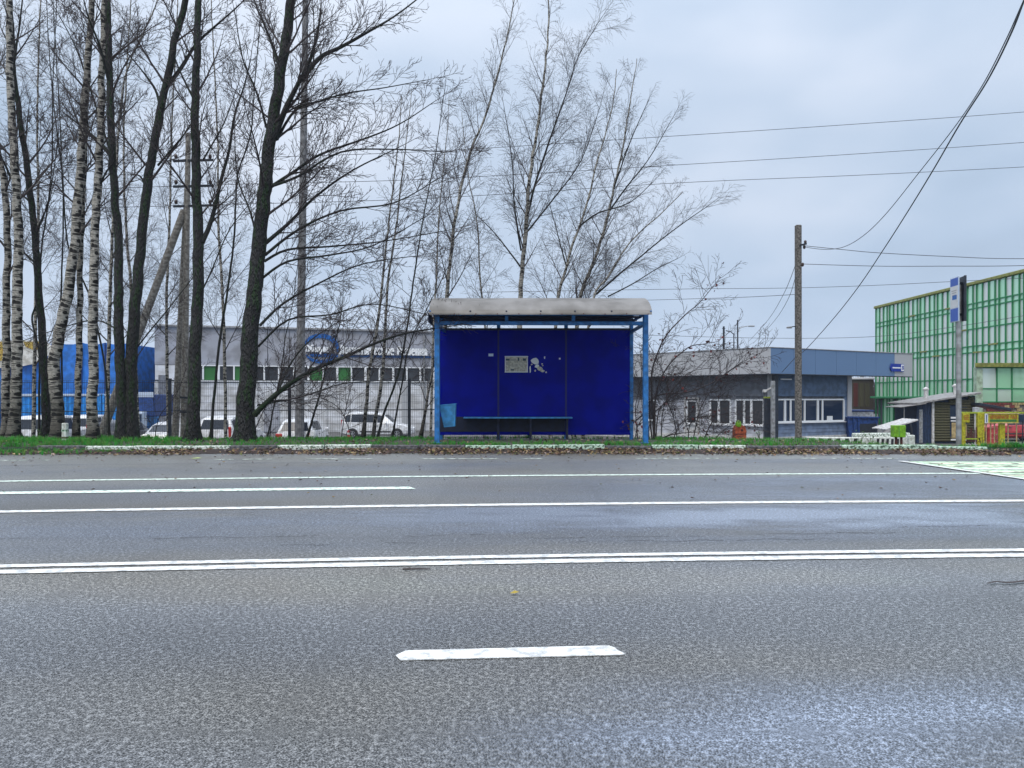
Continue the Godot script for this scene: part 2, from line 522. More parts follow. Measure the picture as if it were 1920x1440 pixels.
func setup() -> void:
	var cam := Camera3D.new()
	cam.name = "camera"
	add_child(cam)
	cam.position = Vector3(0, EYE, 0)
	var near := 0.05
	cam.set_frustum(near, Vector2(0, 25.0 / 1440.0 * near), near, 1500.0)
	cam.current = true
	# a closed layer of cloud, brighter overhead than at the horizon as such skies are
	var sky := PanoramaSkyMaterial.new()
	var cl := FastNoiseLite.new()
	cl.seed = 5
	cl.frequency = 0.9
	cl.fractal_octaves = 5
	var im := Image.create(1024, 512, false, Image.FORMAT_RGBF)
	for y in 512:
		var el := (0.5 - (y + 0.5) / 512.0) * PI
		for x in 1024:
			var az := TAU * (x + 0.5) / 1024.0
			var p := Vector3(cos(el) * sin(az), sin(el) * 2.6, -cos(el) * cos(az))
			var a := cl.get_noise_3dv(p * 1.1)
			var b := cl.get_noise_3dv(p * 2.6 + Vector3(7, 3, 1))
			var k := 1.0 + 0.30 * a + 0.16 * b
			var up := clampf(sin(el), 0.0, 1.0)
			var l := (0.575 + 1.3 * up * up * up) * k
			var tint := Color(0.765, 0.955, 1.225).lerp(Color(0.88, 0.975, 1.14), clampf(up * 1.2 + a * 1.1 + b * 0.6 + 0.1, 0, 1))
			im.set_pixel(x, y, Color(tint.r * l, tint.g * l, tint.b * l))
	sky.panorama = ImageTexture.create_from_image(im)
	var s := Sky.new()
	s.sky_material = sky
	var env := Environment.new()
	env.background_mode = Environment.BG_SKY
	env.sky = s
	env.tonemap_mode = Environment.TONE_MAPPER_LINEAR
	env.tonemap_exposure = 1.32
	env.background_energy_multiplier = 0.92
	env.sdfgi_enabled = true
	env.ssao_enabled = true
	env.ssil_enabled = true
	env.fog_enabled = true
	env.fog_density = 0.0004
	env.fog_light_color = Color(0.86, 0.9, 0.97)
	var we := WorldEnvironment.new()
	we.name = "environment"
	we.environment = env
	add_child(we)
	var sun := DirectionalLight3D.new()
	sun.name = "veiled_sun"
	sun.light_energy = 0.5
	sun.light_color = Color(1.0, 0.96, 0.9)
	sun.light_angular_distance = 40.0
	sun.shadow_enabled = true
	add_child(sun)
	sun.rotation_degrees = Vector3(-58, -25, 0)

func build_ground() -> void:
	# the road: one sheet up to the kerb and far behind the camera
	var xs: Array[float] = []
	var x := -170.0
	while x < 170.0:
		xs.append(x)
		x += 0.35 if absf(x) < 14.0 else (1.5 if absf(x) < 30.0 else 14.0)
	xs.append(170.0)
	var ds: Array[float] = []
	var d := -80.0
	while d < 16.0:
		ds.append(d)
		d += 10.0 if d < -4.0 else (0.22 if d > 1.5 and d < 7.0 else 0.35)
	ds.append(99.0)
	var mb := MB.new()
	var w := ds.size()
	for i in xs.size():
		for j in w:
			var px := xs[i]
			var kd := kerb_d(px) + 0.12
			var pd := minf(ds[j], kd - 0.002 * (w - j)) if j < w - 1 else kd
			mb.v.append(Vector3(px, 0, -pd))
			mb.n.append(Vector3.UP)
			mb.t.append(Vector2(px, pd))
			var l := pd - bend(px)                    # place across the lanes
			var k := 1.0
			k *= 1.0 + 0.32 * lump.get_noise_2d(px * 6.0, l * 20.0) + 0.10 * lump.get_noise_2d(px * 45.0, l * 60.0)
			k *= 1.0 - 0.12 * exp(-pow((l - 6.35) / 0.32, 2)) - 0.06 * exp(-pow((l - 3.9) / 0.4, 2))
			k *= 1.0 + 0.12 * exp(-pow((l - 4.85) / 0.4, 2))    # dusty along the centre lines
			k *= lerpf(1.0, 1.22, smoothstep(9.8, 11.6, l))     # the old shoulder is greyer
			k *= lerpf(0.86, 1.0, smoothstep(2.2, 5.0, l))
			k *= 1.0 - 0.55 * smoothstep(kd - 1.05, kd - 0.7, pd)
			var warm := clampf(0.25 + 1.5 * lump.get_noise_2d(px * 7.0 + 300.0, l * 20.0) + exp(-pow((l - 4.85) / 0.5, 2)) * 0.5 + smoothstep(10.5, 12.5, l) * 0.5, 0, 1)
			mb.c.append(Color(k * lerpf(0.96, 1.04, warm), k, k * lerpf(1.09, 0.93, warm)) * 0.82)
	for i in xs.size() - 1:
		for j in w - 1:
			var p := i * w + j
			mb.ix.append_array(PackedInt32Array([p, p + 1, p + w, p + 1, p + w + 1, p + w]))
	struct("road", mb, M.asphalt)
	# damp asphalt, its sky sheen painted in pale blue: the middle lane, the right side and the near right corner
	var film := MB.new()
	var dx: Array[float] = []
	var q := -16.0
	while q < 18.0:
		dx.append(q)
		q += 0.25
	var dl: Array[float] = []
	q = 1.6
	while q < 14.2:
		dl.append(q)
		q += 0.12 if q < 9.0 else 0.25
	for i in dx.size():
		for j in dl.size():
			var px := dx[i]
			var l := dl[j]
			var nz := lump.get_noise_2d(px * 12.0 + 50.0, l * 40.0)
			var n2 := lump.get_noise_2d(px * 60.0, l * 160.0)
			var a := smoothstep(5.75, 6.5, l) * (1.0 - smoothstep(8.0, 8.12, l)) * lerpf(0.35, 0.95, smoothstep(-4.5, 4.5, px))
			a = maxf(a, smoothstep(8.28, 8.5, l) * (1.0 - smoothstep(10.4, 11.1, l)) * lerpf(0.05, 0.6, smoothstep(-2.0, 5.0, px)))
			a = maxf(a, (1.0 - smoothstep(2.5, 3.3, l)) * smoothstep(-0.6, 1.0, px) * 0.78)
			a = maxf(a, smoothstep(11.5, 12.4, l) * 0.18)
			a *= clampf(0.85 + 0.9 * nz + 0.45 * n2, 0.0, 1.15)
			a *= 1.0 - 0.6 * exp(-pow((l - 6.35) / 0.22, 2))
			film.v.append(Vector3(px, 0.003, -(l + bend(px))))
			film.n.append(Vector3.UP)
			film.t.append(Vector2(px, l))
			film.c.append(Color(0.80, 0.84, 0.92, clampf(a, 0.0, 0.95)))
	for i in dx.size() - 1:
		for j in dl.size() - 1:
			var p := i * dl.size() + j
			film.ix.append_array(PackedInt32Array([p, p + 1, p + dl.size(), p + 1, p + dl.size() + 1, p + dl.size()]))
	struct("painted_sheen_film", film, M.painted_damp_sheen)
	# the verge behind the kerb, the slope behind it and the yards beyond, to the horizon
	mb = MB.new()
	var us: Array[float] = [0.0]
	var u := 0.0
	while u < 900.0:
		u += 0.16 if u < 3.5 else (0.4 if u < 11.0 else (3.0 if u < 60.0 else 90.0))
		us.append(u)
	w = us.size()
	for i in xs.size():
		var px := xs[i] * (1.0 if absf(xs[i]) < 60.0 else 4.0)
		for j in w:
			var pd := kerb_d(px) + us[j] if j < w - 1 else 1100.0
			var e := 0.06
			mb.v.append(Vector3(px, ground_y(px, pd + 0.001), -pd))
			var gx := ground_y(px + e, pd + 0.01) - ground_y(px - e, pd + 0.01)
			var gd := ground_y(px, pd + e + 0.01) - ground_y(px, pd - e + 0.01) if us[j] > 0.1 else 0.0
			mb.n.append(Vector3(-gx, 2 * e, gd).normalized())
			mb.t.append(Vector2(px, pd))
			var g := grassy(px, pd)
			var earth := Color(0.20, 0.19, 0.175).lerp(Color(0.28, 0.275, 0.27), smoothstep(-2.4, -1.5, px) * (1.0 - smoothstep(3.2, 4.4, px)))
			var co := earth.lerp(Color(0.045, 0.17, 0.02), g)
			co = co.lerp(Color(0.30, 0.30, 0.31), smoothstep(8.0, 11.0, us[j]))
			mb.c.append(co)
	for i in xs.size() - 1:
		for j in w - 1:
			var p := i * w + j
			mb.ix.append_array(PackedInt32Array([p, p + 1, p + w, p + 1, p + w + 1, p + w]))
	struct("ground", mb, M.soil)

# a painted stripe that follows the bend
func stripe(called: String, l0: float, wide: float, x0: float, x1: float, m: Material, wear := 0.008, slant := 0.0) -> void:
	var mb := MB.new()
	var steps := int(ceil((x1 - x0) / 0.09))
	for i in steps + 1:
		var x := lerpf(x0, x1, float(i) / steps)
		var a := l0 + bend(x) - wide * 0.5 + lump.get_noise_2d(x * 160.0, l0 * 300.0) * wear
		var b := l0 + bend(x) + wide * 0.5 + lump.get_noise_2d(x * 160.0, l0 * 300.0 + 400.0) * wear
		var sh := slant * float(i) / steps
		for q in [[a, -0.5], [b, 0.5]]:
			mb.v.append(Vector3(x + sh * q[1], 0.006, -q[0]))
			mb.n.append(Vector3.UP)
			mb.t.append(Vector2(x, q[0]))
			mb.c.append(Color.WHITE)
	for i in steps:
		var p := i * 2
		mb.ix.append_array(PackedInt32Array([p, p + 1, p + 2, p + 1, p + 3, p + 2]))
	struct(called, mb, m)

func build_markings() -> void:
	stripe("centre_line", 5.345, 0.118, -40, 40, M.road_paint)
	stripe("centre_line", 5.53, 0.098, -40, 40, M.road_paint)
	stripe("lane_line", 8.205, 0.155, -40, 40, M.road_paint)
	stripe("broken_line", 9.83, 0.24, -14.0, -1.26, M.far_paint, 0.008, -0.12)
	stripe("edge_line", 11.23, 0.14, -40, 7.2, M.far_paint)
	# the short dash in front, with bevelled ends and a scuffed tip
	var mb := MB.new()
	var out := [Vector2(-0.515, 3.405), Vector2(-0.485, 3.345), Vector2(0.485, 3.416), Vector2(0.505, 3.43), Vector2(0.478, 3.475), Vector2(0.468, 3.515), Vector2(0.445, 3.54), Vector2(0.2, 3.522), Vector2(-0.48, 3.47)]
	var poly := PackedVector2Array()
	for i in out.size():
		var a: Vector2 = out[i]
		var b: Vector2 = out[(i + 1) % out.size()]
		var n := int(maxf(1.0, a.distance_to(b) / 0.035))
		for k in n:
			poly.append(a.lerp(b, float(k) / n) + Vector2(0, rng.randf_range(-0.0015, 0.0015)))
	mb.prism(poly, 0.004, Transform3D(Basis(Vector3.RIGHT, Vector3(0, 0, -1), Vector3.UP), Vector3(0, 0.005, 0)))
	struct("lane_dash", mb, M.road_paint)
	# faded old line near the kerb
	for q in [[-9.4, -8.3], [-5.6, -4.1], [-3.8, -2.2], [-1.7, 0.7], [2.2, 4.6], [5.4, 7.3]]:
		var mb2 := MB.new()
		var n := int((q[1] - q[0]) / 0.12)
		for i in n:
			var x: float = q[0] + i * 0.12
			if lump.get_noise_2d(x * 70.0, 77.0) < -0.12:
				continue
			var dd := kerb_d(x) - 2.15 + 0.02 * x + 0.05 * lump.get_noise_2d(x * 20.0, 5.0)
			mb2.quad(Vector3(x, 0.006, -dd), Vector3(x + 0.12, 0.006, -dd - 0.002), Vector3(x + 0.12, 0.006, -dd - 0.14), Vector3(x, 0.006, -dd - 0.13))
		struct("worn_line", mb2, M.worn_paint)
	# painted traffic island at the right: pale border and alternating worn stripes
	var L := [Vector2(6.94, 13.72), Vector2(7.05, 12.1), Vector2(7.12, 11.2), Vector2(7.16, 10.4), Vector2(7.3, 9.9), Vector2(16.0, 9.6), Vector2(16.0, 13.2), Vector2(10.0, 13.62)]
	mb = MB.new()
	mb.prism(PackedVector2Array(L), 0.004, Transform3D(Basis(Vector3.RIGHT, Vector3(0, 0, -1), Vector3.UP), Vector3(0, 0.005, 0)))
	struct("traffic_island_paint", mb, M.island_mint)
	for i in 7:
		var a := 10.15 + i * 0.5
		mb = MB.new()
		var xl := 7.22 + maxf(0.0, (12.0 - a)) * 0.04
		mb.quad(Vector3(xl, 0.0115, -a), Vector3(15.9, 0.0115, -a + 0.25), Vector3(15.9, 0.0115, -a + 0.03), Vector3(xl - 0.01, 0.0115, -a - 0.22))
		struct("island_stripe", mb, [M.island_cream, M.road_paint, M.island_cream][i % 3])
	mb = MB.new()
	for i in 4:
		var a: Vector2 = L[i]
		var b: Vector2 = L[i + 1]
		var o := (b - a).normalized().orthogonal() * 0.055
		mb.quado(Vector3(a.x - o.x, 0.0155, -a.y + o.y), Vector3(b.x - o.x, 0.0155, -b.y + o.y), Vector3(b.x + o.x, 0.0155, -b.y - o.y), Vector3(a.x + o.x, 0.0155, -a.y - o.y), Vector3.UP)
	struct("island_border", mb, M.road_paint)
	# cracks in the far lane
	for q in [[-4.6, -3.9, 6.65], [-3.0, -1.2, 6.5], [-0.9, -0.1, 6.42], [0.1, 1.6, 6.25], [1.9, 3.3, 6.3], [-1.9, -0.7, 6.12], [0.5, 2.6, 6.05], [3.4, 4.3, 6.6]]:
		mb = MB.new()
		var n := int((q[1] - q[0]) / 0.05)
		var prev := Vector3.ZERO
		for i in n + 1:
			var x: float = q[0] + i * 0.05
			var p := Vector3(x, 0.0045, -(q[2] + bend(x) + 0.06 * lump.get_noise_2d(x * 130.0, q[2] * 90.0) + rng.randf_range(-0.008, 0.008)))
			if i > 0 and lump.get_noise_2d(x * 60.0, q[2] * 77.0) > -0.1:
				var h := rng.randf_range(0.002, 0.007)
				mb.quad(prev + Vector3(0, 0, h), p + Vector3(0, 0, h), p - Vector3(0, 0, h), prev - Vector3(0, 0, h))
			prev = p
		if mb.v.size():
			struct("road_crack", mb, M.crack)

func leaf_mesh(curl: float) -> ArrayMesh:
	var mb := MB.new()
	var a := Vector3(-0.5, curl * 0.3, 0)
	var b := Vector3(0.5, curl * 0.5, 0)
	var l := Vector3(0, curl, -0.34)
	var r := Vector3(0.05, curl * 0.8, 0.34)
	mb.quad(a, Vector3(0, 0, 0), b, l)
	mb.quad(a, r, b, Vector3(0, 0, 0))
	return mb.mesh()

func scatter(called: String, mesh: Mesh, m: Material, trs: Array[Transform3D], cols: Array[Color], label: String, category: String) -> void:
	var mm := MultiMesh.new()
	mm.transform_format = MultiMesh.TRANSFORM_3D
	mm.use_colors = true
	mm.mesh = mesh
	mm.instance_count = trs.size()
	for i in trs.size():
		mm.set_instance_transform(i, trs[i])
		mm.set_instance_color(i, cols[i])
	var o := MultiMeshInstance3D.new()
	o.name = numbered(called)
	o.multimesh = mm
	o.material_override = m
	add_child(o)
	o.set_meta("kind", "stuff")
	tag(o, label, category)

func build_verge() -> void:
	# kerb: one stone after another, some still carrying old pale paint
	var kerb := Node3D.new()
	kerb.name = "kerb"
	add_child(kerb)
	kerb.set_meta("kind", "structure")
	var painted := [[-9.0, -6.3, 1], [-5.2, -2.6, 1], [-1.1, 1.55, 0], [2.9, 4.15, 0], [4.2, 5.45, 1], [7.0, 9.5, 0]]
	var x := -14.0
	while x < 16.0:
		var x1 := x + 0.985
		var a := Vector3(x, 0, -kerb_d(x) + 0.0)
		var b := Vector3(x1, 0, -kerb_d(x1))
		var cx := (x + x1) * 0.5
		var kind := "kerb_grey"
		for p in painted:
			if cx > p[0] and cx < p[1]:
				kind = "kerb_mint" if p[2] == 0 else "kerb_white"
		if not (cx < -9.6 or cx > 9.7):
			var mb := MB.new()
			var dy := rng.randf_range(-0.018, 0.012)
			var dd := rng.randf_range(-0.02, 0.03)
			var off := Vector3(0, 0.03 + dy, dd)
			mb.bar(a + off + Vector3(0, 0, -0.06), b + off + Vector3(0, rng.randf_range(-0.012, 0.012), -0.06), 0.15, 0.20, Vector3.UP, 0.014)
			var o := obj("kerbstone", mb, M[kind], kerb)
		x += 1.0
	# leaf litter lies along the kerb on a strip of dirt
	var mb2 := MB.new()
	var xx := -16.0
	var pa := []
	while xx < 16.0:
		var kd := kerb_d(xx)
		var fr := kd - 0.72 - 0.3 * lump.get_noise_2d(xx * 60.0, 3.0) - 0.12 * lump.get_noise_2d(xx * 220.0, 9.0)
		var row := []
		for j in 6:
			var q := j / 5.0
			row.append(Vector3(xx, 0.006 + 0.05 * sin(q * PI * 0.6) * (0.7 + 0.6 * lump.get_noise_2d(xx * 90.0, j * 40.0)), -lerpf(fr, kd - 0.02, q)))
		if pa.size():
			for j in 5:
				mb2.quad(pa[j], row[j], row[j + 1], pa[j + 1])
		pa = row
		xx += 0.12
	struct("leaf_dirt", mb2, M.litter_soil)
	var trs: Array[Transform3D] = []
	var cols: Array[Color] = []
	var pal := [Color(0.10, 0.055, 0.04), Color(0.16, 0.10, 0.06), Color(0.06, 0.035, 0.03), Color(0.22, 0.16, 0.07), Color(0.12, 0.075, 0.065), Color(0.30, 0.22, 0.12), Color(0.09, 0.10, 0.03), Color(0.26, 0.20, 0.17)]
	for i in 17000:
		var lx := rng.randf_range(-13.0, 13.0)
		var kd := kerb_d(lx)
		var q := rng.randf()
		if rng.randf() < 0.75 * (1.0 - smoothstep(-9.5, -6.5, lx)) or rng.randf() < 0.45 + 0.9 * lump.get_noise_2d(lx * 30.0, 200.0):
			continue
		var ld := kd - 0.02 - q * q * 1.25 + 0.1 * rng.randfn()
		var y := 0.012 + 0.055 * (1.0 - q) * rng.randf()
		if ld > kd - 0.02:
			ld = kd + rng.randf_range(0.1, 1.1)
			y = ground_y(lx, ld) + 0.012
			if rng.randf() < 0.45:
				continue
		var s := rng.randf_range(0.045, 0.095)
		var bs := Basis(Vector3.UP, rng.randf() * TAU) * Basis(Vector3.RIGHT, rng.randf_range(-0.8, 0.8)) * Basis(Vector3.FORWARD, rng.randf_range(-0.6, 0.6))
		trs.append(Transform3D(bs.scaled_local(Vector3(s, s, s)), Vector3(lx, y + 0.01, -ld)))
		cols.append(pal[rng.randi() % pal.size()] * rng.randf_range(0.7, 1.3))
	for i in 900:                                    # the ones blown out onto the road and behind the verge
		var lx := rng.randf_range(-12.0, 12.0)
		var ld := kerb_d(lx) - 1.0 - pow(rng.randf(), 2.5) * 7.0
		if i % 3 == 0:
			ld = kerb_d(lx) + rng.randf_range(0.3, 3.5)
		var s := rng.randf_range(0.03, 0.065)
		trs.append(Transform3D((Basis(Vector3.UP, rng.randf() * TAU) * Basis(Vector3.RIGHT, rng.randf_range(-0.3, 0.3))).scaled_local(Vector3(s, s, s)), Vector3(lx, ground_y(lx, ld) + 0.012, -ld)))
		cols.append(pal[rng.randi() % pal.size()])
	scatter("fallen_leaves", leaf_mesh(0.22), M.leaf, trs, cols, "brown fallen leaves heaped in the gutter along the kerb", "fallen leaves")
	# grass
	var blade := MB.new()
	for k in 7:
		var a := TAU * k / 7.0 + 0.3
		var dir := Vector3(cos(a), 0, sin(a))
		var sd := Vector3(-dir.z, 0, dir.x) * 0.035
		var p0 := dir * 0.06
		var p1 := dir * 0.18 + Vector3.UP * 0.6
		var p2 := dir * (0.42 + 0.1 * (k % 3)) + Vector3.UP * (0.85 + 0.08 * (k % 4))
		blade.quad(p0 - sd, p0 + sd, p1 + sd * 0.8, p1 - sd * 0.8)
		blade.tri(p1 - sd * 0.8, p1 + sd * 0.8, p2)
	trs = []
	cols = []
	for i in 26000:
		var gx := rng.randf_range(-14.5, 15.0)
		var u := pow(rng.randf(), 1.3) * 4.2 + 0.05
		if gx < -6.5 and rng.randf() < 0.16:
			u = -rng.randf() * lerpf(0.2, 0.95, 1.0 - smoothstep(-10.0, -6.5, gx))
		var gd := kerb_d(gx) + u
		var g := grassy(gx, gd) + (0.25 if gx > -1.9 and gx < 6.5 and u < 0.6 else 0.0)
		if gx > -1.9 and gx < 3.3 and u > 0.55 and u < 2.7:
			g *= 0.15
		if rng.randf() > g * 1.05 - 0.05:
			continue
		var s := rng.randf_range(0.06, 0.12) * (0.6 + 0.6 * g) * (0.65 if gx > 5.5 and u > 1.0 else 1.0)
		var y := ground_y(gx, gd)
		trs.append(Transform3D(Basis(Vector3.UP, rng.randf() * TAU).scaled_local(Vector3(s, s * rng.randf_range(0.7, 1.2), s)), Vector3(gx, y - 0.005, -gd)))
		var dry := rng.randf()
		cols.append(Color(0.02, 0.24, 0.02).lerp(Color(0.12, 0.22, 0.04), dry * dry) * rng.randf_range(0.7, 1.35))
	scatter("grass", blade.mesh(), M.leaf, trs, cols, "short green grass on the verge behind the kerb", "grass")
	# weeds standing on the verge beside the yellow gate and the striped block
	for q in [[1612.0, 18.4, "leafy weed at the right end of the low striped concrete block"], [1634.0, 18.2, "leafy weed left of the lime green box on the verge"], [1842.0, 17.6, "leafy weed on the verge below the yellow gate sign"], [1872.0, 17.5, "leafy weed on the verge nearest the frame's right edge"], [70.0, 18.6, "leafy weed in the grass between the second and third trunks from the left"], [1424.0, 18.4, "leafy weed on the verge right of the orange box"]]:
		var px: float = (q[0] - 960.0) / 1440.0 * q[1]
		var gy := ground_y(px, q[1])
		var w := thing("weed", "", "weed", Vector3(px, gy, -q[1]), 0.0, "weeds on the verge")
		w.set_meta("label", q[2])
		var st := MB.new()
		var lf := MB.new()
		for k in 4:
			var tip := Vector3(rng.randf_range(-0.13, 0.13), rng.randf_range(0.16, 0.36), rng.randf_range(-0.1, 0.1))
			st.tube(PackedVector3Array([Vector3.ZERO, tip * 0.5 + Vector3(0, 0.03, 0), tip]), PackedFloat32Array([0.006, 0.005, 0.002]), 4)
			for j in 5:
				var p := tip * rng.randf_range(0.35, 1.0)
				var o := Vector3(rng.randf_range(-1, 1), rng.randf_range(-0.3, 0.6), rng.randf_range(-1, 1)).normalized() * 0.05
				var sd := o.cross(Vector3.UP).normalized() * 0.018
				lf.quad(p, p + o * 0.5 + sd, p + o, p + o * 0.5 - sd)
		st.col = Color(1, 1, 1)
		obj("stem", st, M.twig, w)
		for i in lf.c.size():
			lf.c[i] = Color(0.08, 0.17, 0.04)
		obj("leaves", lf, M.leaf, w).set_meta("kind", "stuff")
	# litter on the road
	var tw := MB.new()
	tw.tube(PackedVector3Array([W(1852, 1098, 4.70), W(1868, 1094, 4.74), W(1890, 1097, 4.71), W(1925, 1092, 4.76)]), PackedFloat32Array([0.006, 0.011, 0.013, 0.012]), 6)
	for i in tw.v.size():
		tw.v[i].y = 0.014 + (tw.v[i].y - 0.0) * 0.25
	var br := thing("fallen_branch", "dark broken branch lying on the asphalt at the right edge", "branch", Vector3(3.05, 0, -4.72))
	obj("stick", tw, M.twig, br, true)
	tw = MB.new()
	tw.tube(PackedVector3Array([Vector3(-0.68, 0.012, -5.13), Vector3(-0.72, 0.014, -5.08), Vector3(-0.62, 0.012, -5.1), Vector3(-0.54, 0.012, -5.09)]), PackedFloat32Array([0.004, 0.006, 0.006, 0.004]), 5)
	br = thing("fallen_twig", "small dark twig lying on the asphalt in front of the centre line", "twig", Vector3(-0.63, 0, -5.1))
	obj("stick", tw, M.twig, br, true)
	for q in [[0.015, 4.47, Color(0.34, 0.26, 0.05), "yellow leaf lying alone on the grey asphalt"], [-5.9, 14.35, Color(0.45, 0.55, 0.2), "pale green scrap of leaf by the faded line before the kerb"]]:
		var lm := MB.new()
		var s := 0.028 if q[0] > -1 else 0.11
		lm.quad(Vector3(-s, 0.004, 0), Vector3(0, 0.008, s * 0.7), Vector3(s, 0.012, 0), Vector3(0, 0.016, -s * 0.7))
		for i in lm.c.size():
			lm.c[i] = q[2]
		var o := obj("single_leaf", lm, M.leaf)
		o.position = Vector3(q[0], 0.006, -q[1])
		tag(o, q[3], "leaf")

# ------------------------------------------------------------------ the bus shelter
func build_shelter() -> void:
	var at := Vector3(0.63, ground_y(0.63, 17.6), -17.6)
	var t := thing("bus_shelter", "blue metal bus shelter with curved grey roof standing behind the kerb", "bus shelter", at)
	var x0 := -1.655
	var x1 := 2.955
	var zf := -17.0
	var zb := -18.9
	var bw := 0.115
	for q in [[x0, zf, 2.80], [x1, zf, 2.80]]:
		var mb := MB.new()
		var gy := ground_y(q[0], -q[1]) - 0.05
		mb.bar(Vector3(q[0], gy, q[1]), Vector3(q[0] - (0.02 if q[0] < 0 else -0.02) * 0, 3.02, q[1]), bw, bw, Vector3.BACK, 0.012)
		obj("front_post", mb, M.shelter_blue, t, true)
		mb = MB.new()
		mb.box(Vector3(q[0], gy + 0.06, q[1]), Vector3(0.2, 0.014, 0.2), Basis(), 0.004)
		obj("base_plate", mb, M.shelter_blue, t, true)
	for x in [x0 - 0.09, -0.33, 1.33, x1 - 0.02]:
		var mb := MB.new()
		mb.bar(Vector3(x, ground_y(x, 18.9) - 0.05, zb), Vector3(x, 3.06, zb), 0.09, 0.09, Vector3.BACK, 0.01)
		obj("back_post", mb, M.shelter_blue, t, true)
	var b := MB.new()
	b.bar(Vector3(x0 + bw / 2, 2.795, zf), Vector3(x1 - bw / 2, 2.785, zf), 0.09, 0.085, Vector3.UP, 0.01)
	obj("front_beam", b, M.shelter_blue, t, true)
	for x in [x0, x1]:
		b = MB.new()
		b.bar(Vector3(x, 2.785, zf - bw / 2), Vector3(x, 2.775, zb + 0.045), 0.07, 0.07, Vector3.UP, 0.008)
		obj("side_beam", b, M.shelter_blue, t, true)
		b = MB.new()
		b.bar(Vector3(x, 3.0, zf - bw / 2), Vector3(x, 3.02, zb + 0.045), 0.06, 0.05, Vector3.UP, 0.008)
		obj("side_rail", b, M.shelter_blue, t, true)
	for x in [-0.12, 1.36]:
		b = MB.new()
		b.bar(Vector3(x, 2.842, zf), Vector3(x, 3.0, zf), 0.075, 0.075, Vector3.BACK, 0.008)
		obj("beam_strut", b, M.shelter_blue, t, true)
	# back wall of steel sheets
	var cuts := [x0 - 0.15, -0.335, 1.325, x1 - 0.06]
	for i in 3:
		b = MB.new()
		b.box(Vector3((cuts[i] + cuts[i + 1]) / 2, (2.80 + 0.27) / 2, zb + 0.052), Vector3(cuts[i + 1] - cuts[i] - 0.012, 2.80 - 0.27, 0.006))
		var wp := obj("wall_panel", b, M.panel_blue, t, true)
		if i < 2:                                     # dark kicking board below the bench
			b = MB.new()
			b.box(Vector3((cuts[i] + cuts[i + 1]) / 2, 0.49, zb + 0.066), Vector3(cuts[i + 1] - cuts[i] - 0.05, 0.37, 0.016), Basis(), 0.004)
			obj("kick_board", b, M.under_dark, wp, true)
		if i == 1:
			poster_on(t)
	for q in [2.82, 0.255]:
		b = MB.new()
		b.bar(Vector3(x0 - 0.13, q, zb + 0.03), Vector3(x1 - 0.05, q, zb + 0.03), 0.07, 0.055, Vector3.UP, 0.006)
		obj("wall_rail", b, M.panel_blue if q < 1 else M.under_dark, t, true)
	for x in [-0.335, 1.325]:
		b = MB.new()
		b.box(Vector3(x, 1.54, zb + 0.06), Vector3(0.045, 2.5, 0.014), Basis(), 0.003)
		obj("cover_strip", b, M.seam_blue, t, true)
	# bench
	b = MB.new()
	var sz := zb + 0.30
	var sy := EYE + (745 - 783.5) / 1440.0 * 18.45
	b.box(Vector3(0.14, sy, sz), Vector3(2.62, 0.032, 0.42), Basis(), 0.006)
	var bench := obj("bench_seat", b, M.panel_light_blue, t, true)
	for x in [-0.33, 0.45, 1.33]:
		b = MB.new()
		b.bar(Vector3(x, ground_y(x, 18.6) - 0.03, sz), Vector3(x, sy - 0.016, sz), 0.06, 0.06, Vector3.BACK, 0.006)
		obj("bench_leg", b, M.under_dark, t, true)
		b = MB.new()
		b.bar(Vector3(x, sy - 0.04, zb + 0.06), Vector3(x, sy - 0.04, sz + 0.19), 0.045, 0.045, Vector3.UP, 0.005)
		obj("bench_bracket", b, M.under_dark, t, true)
	# curved roof of zinc sheet: eaves in front and behind, crown between
	var prof: Array[Vector2] = []                     # (z, y) from the front edge over the crown to the back edge
	for i in 25:
		var q := i / 24.0
		var y := 2.985 + 0.46 * pow(sin(PI * clampf(q * 0.98 + 0.01, 0, 1)), 0.62)
		prof.append(Vector2(lerpf(-16.58, -19.35, q), y))
	var rx0 := -1.79
	var rx1 := 3.02
	for k in 3:                                       # three sheets with lapped joints
		b = MB.new()
		var a: float = lerpf(rx0, rx1, k / 3.0) - (0.0 if k == 0 else 0.05)
		var c: float = lerpf(rx0, rx1, (k + 1) / 3.0)
		var lift := 0.003 * (k % 2)
		for i in 24:
			var p := prof[i]
			var q := prof[i + 1]
			b.quad(Vector3(a, p.y + lift, p.x), Vector3(c, p.y + lift, p.x), Vector3(c, q.y + lift, q.x), Vector3(a, q.y + lift, q.x))
		# turned-down front lip and end edges
		b.quad(Vector3(a, 2.935, -16.575), Vector3(c, 2.935, -16.575), Vector3(c, prof[0].y + lift, -16.58), Vector3(a, prof[0].y + lift, -16.58))
		# smooth the arch
		for i in b.v.size():
			var z := b.v[i].z
			var q := clampf((z + 16.58) / -2.77, 0.02, 0.98)
			var sl := 0.46 * 0.62 * PI * cos(PI * q) * pow(sin(PI * q), -0.38) / -2.77
			if b.v[i].y > 2.96:
				b.n[i] = Vector3(0, 1, -sl).normalized()
		obj("roof_sheet", b, M.roof_zinc, t, true)
	b = MB.new()
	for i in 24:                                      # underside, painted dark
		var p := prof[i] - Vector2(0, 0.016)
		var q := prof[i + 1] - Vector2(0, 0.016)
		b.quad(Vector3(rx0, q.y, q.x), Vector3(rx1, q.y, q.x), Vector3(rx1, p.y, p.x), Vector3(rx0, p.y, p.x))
	obj("roof_lining", b, M.under_dark, t, true)
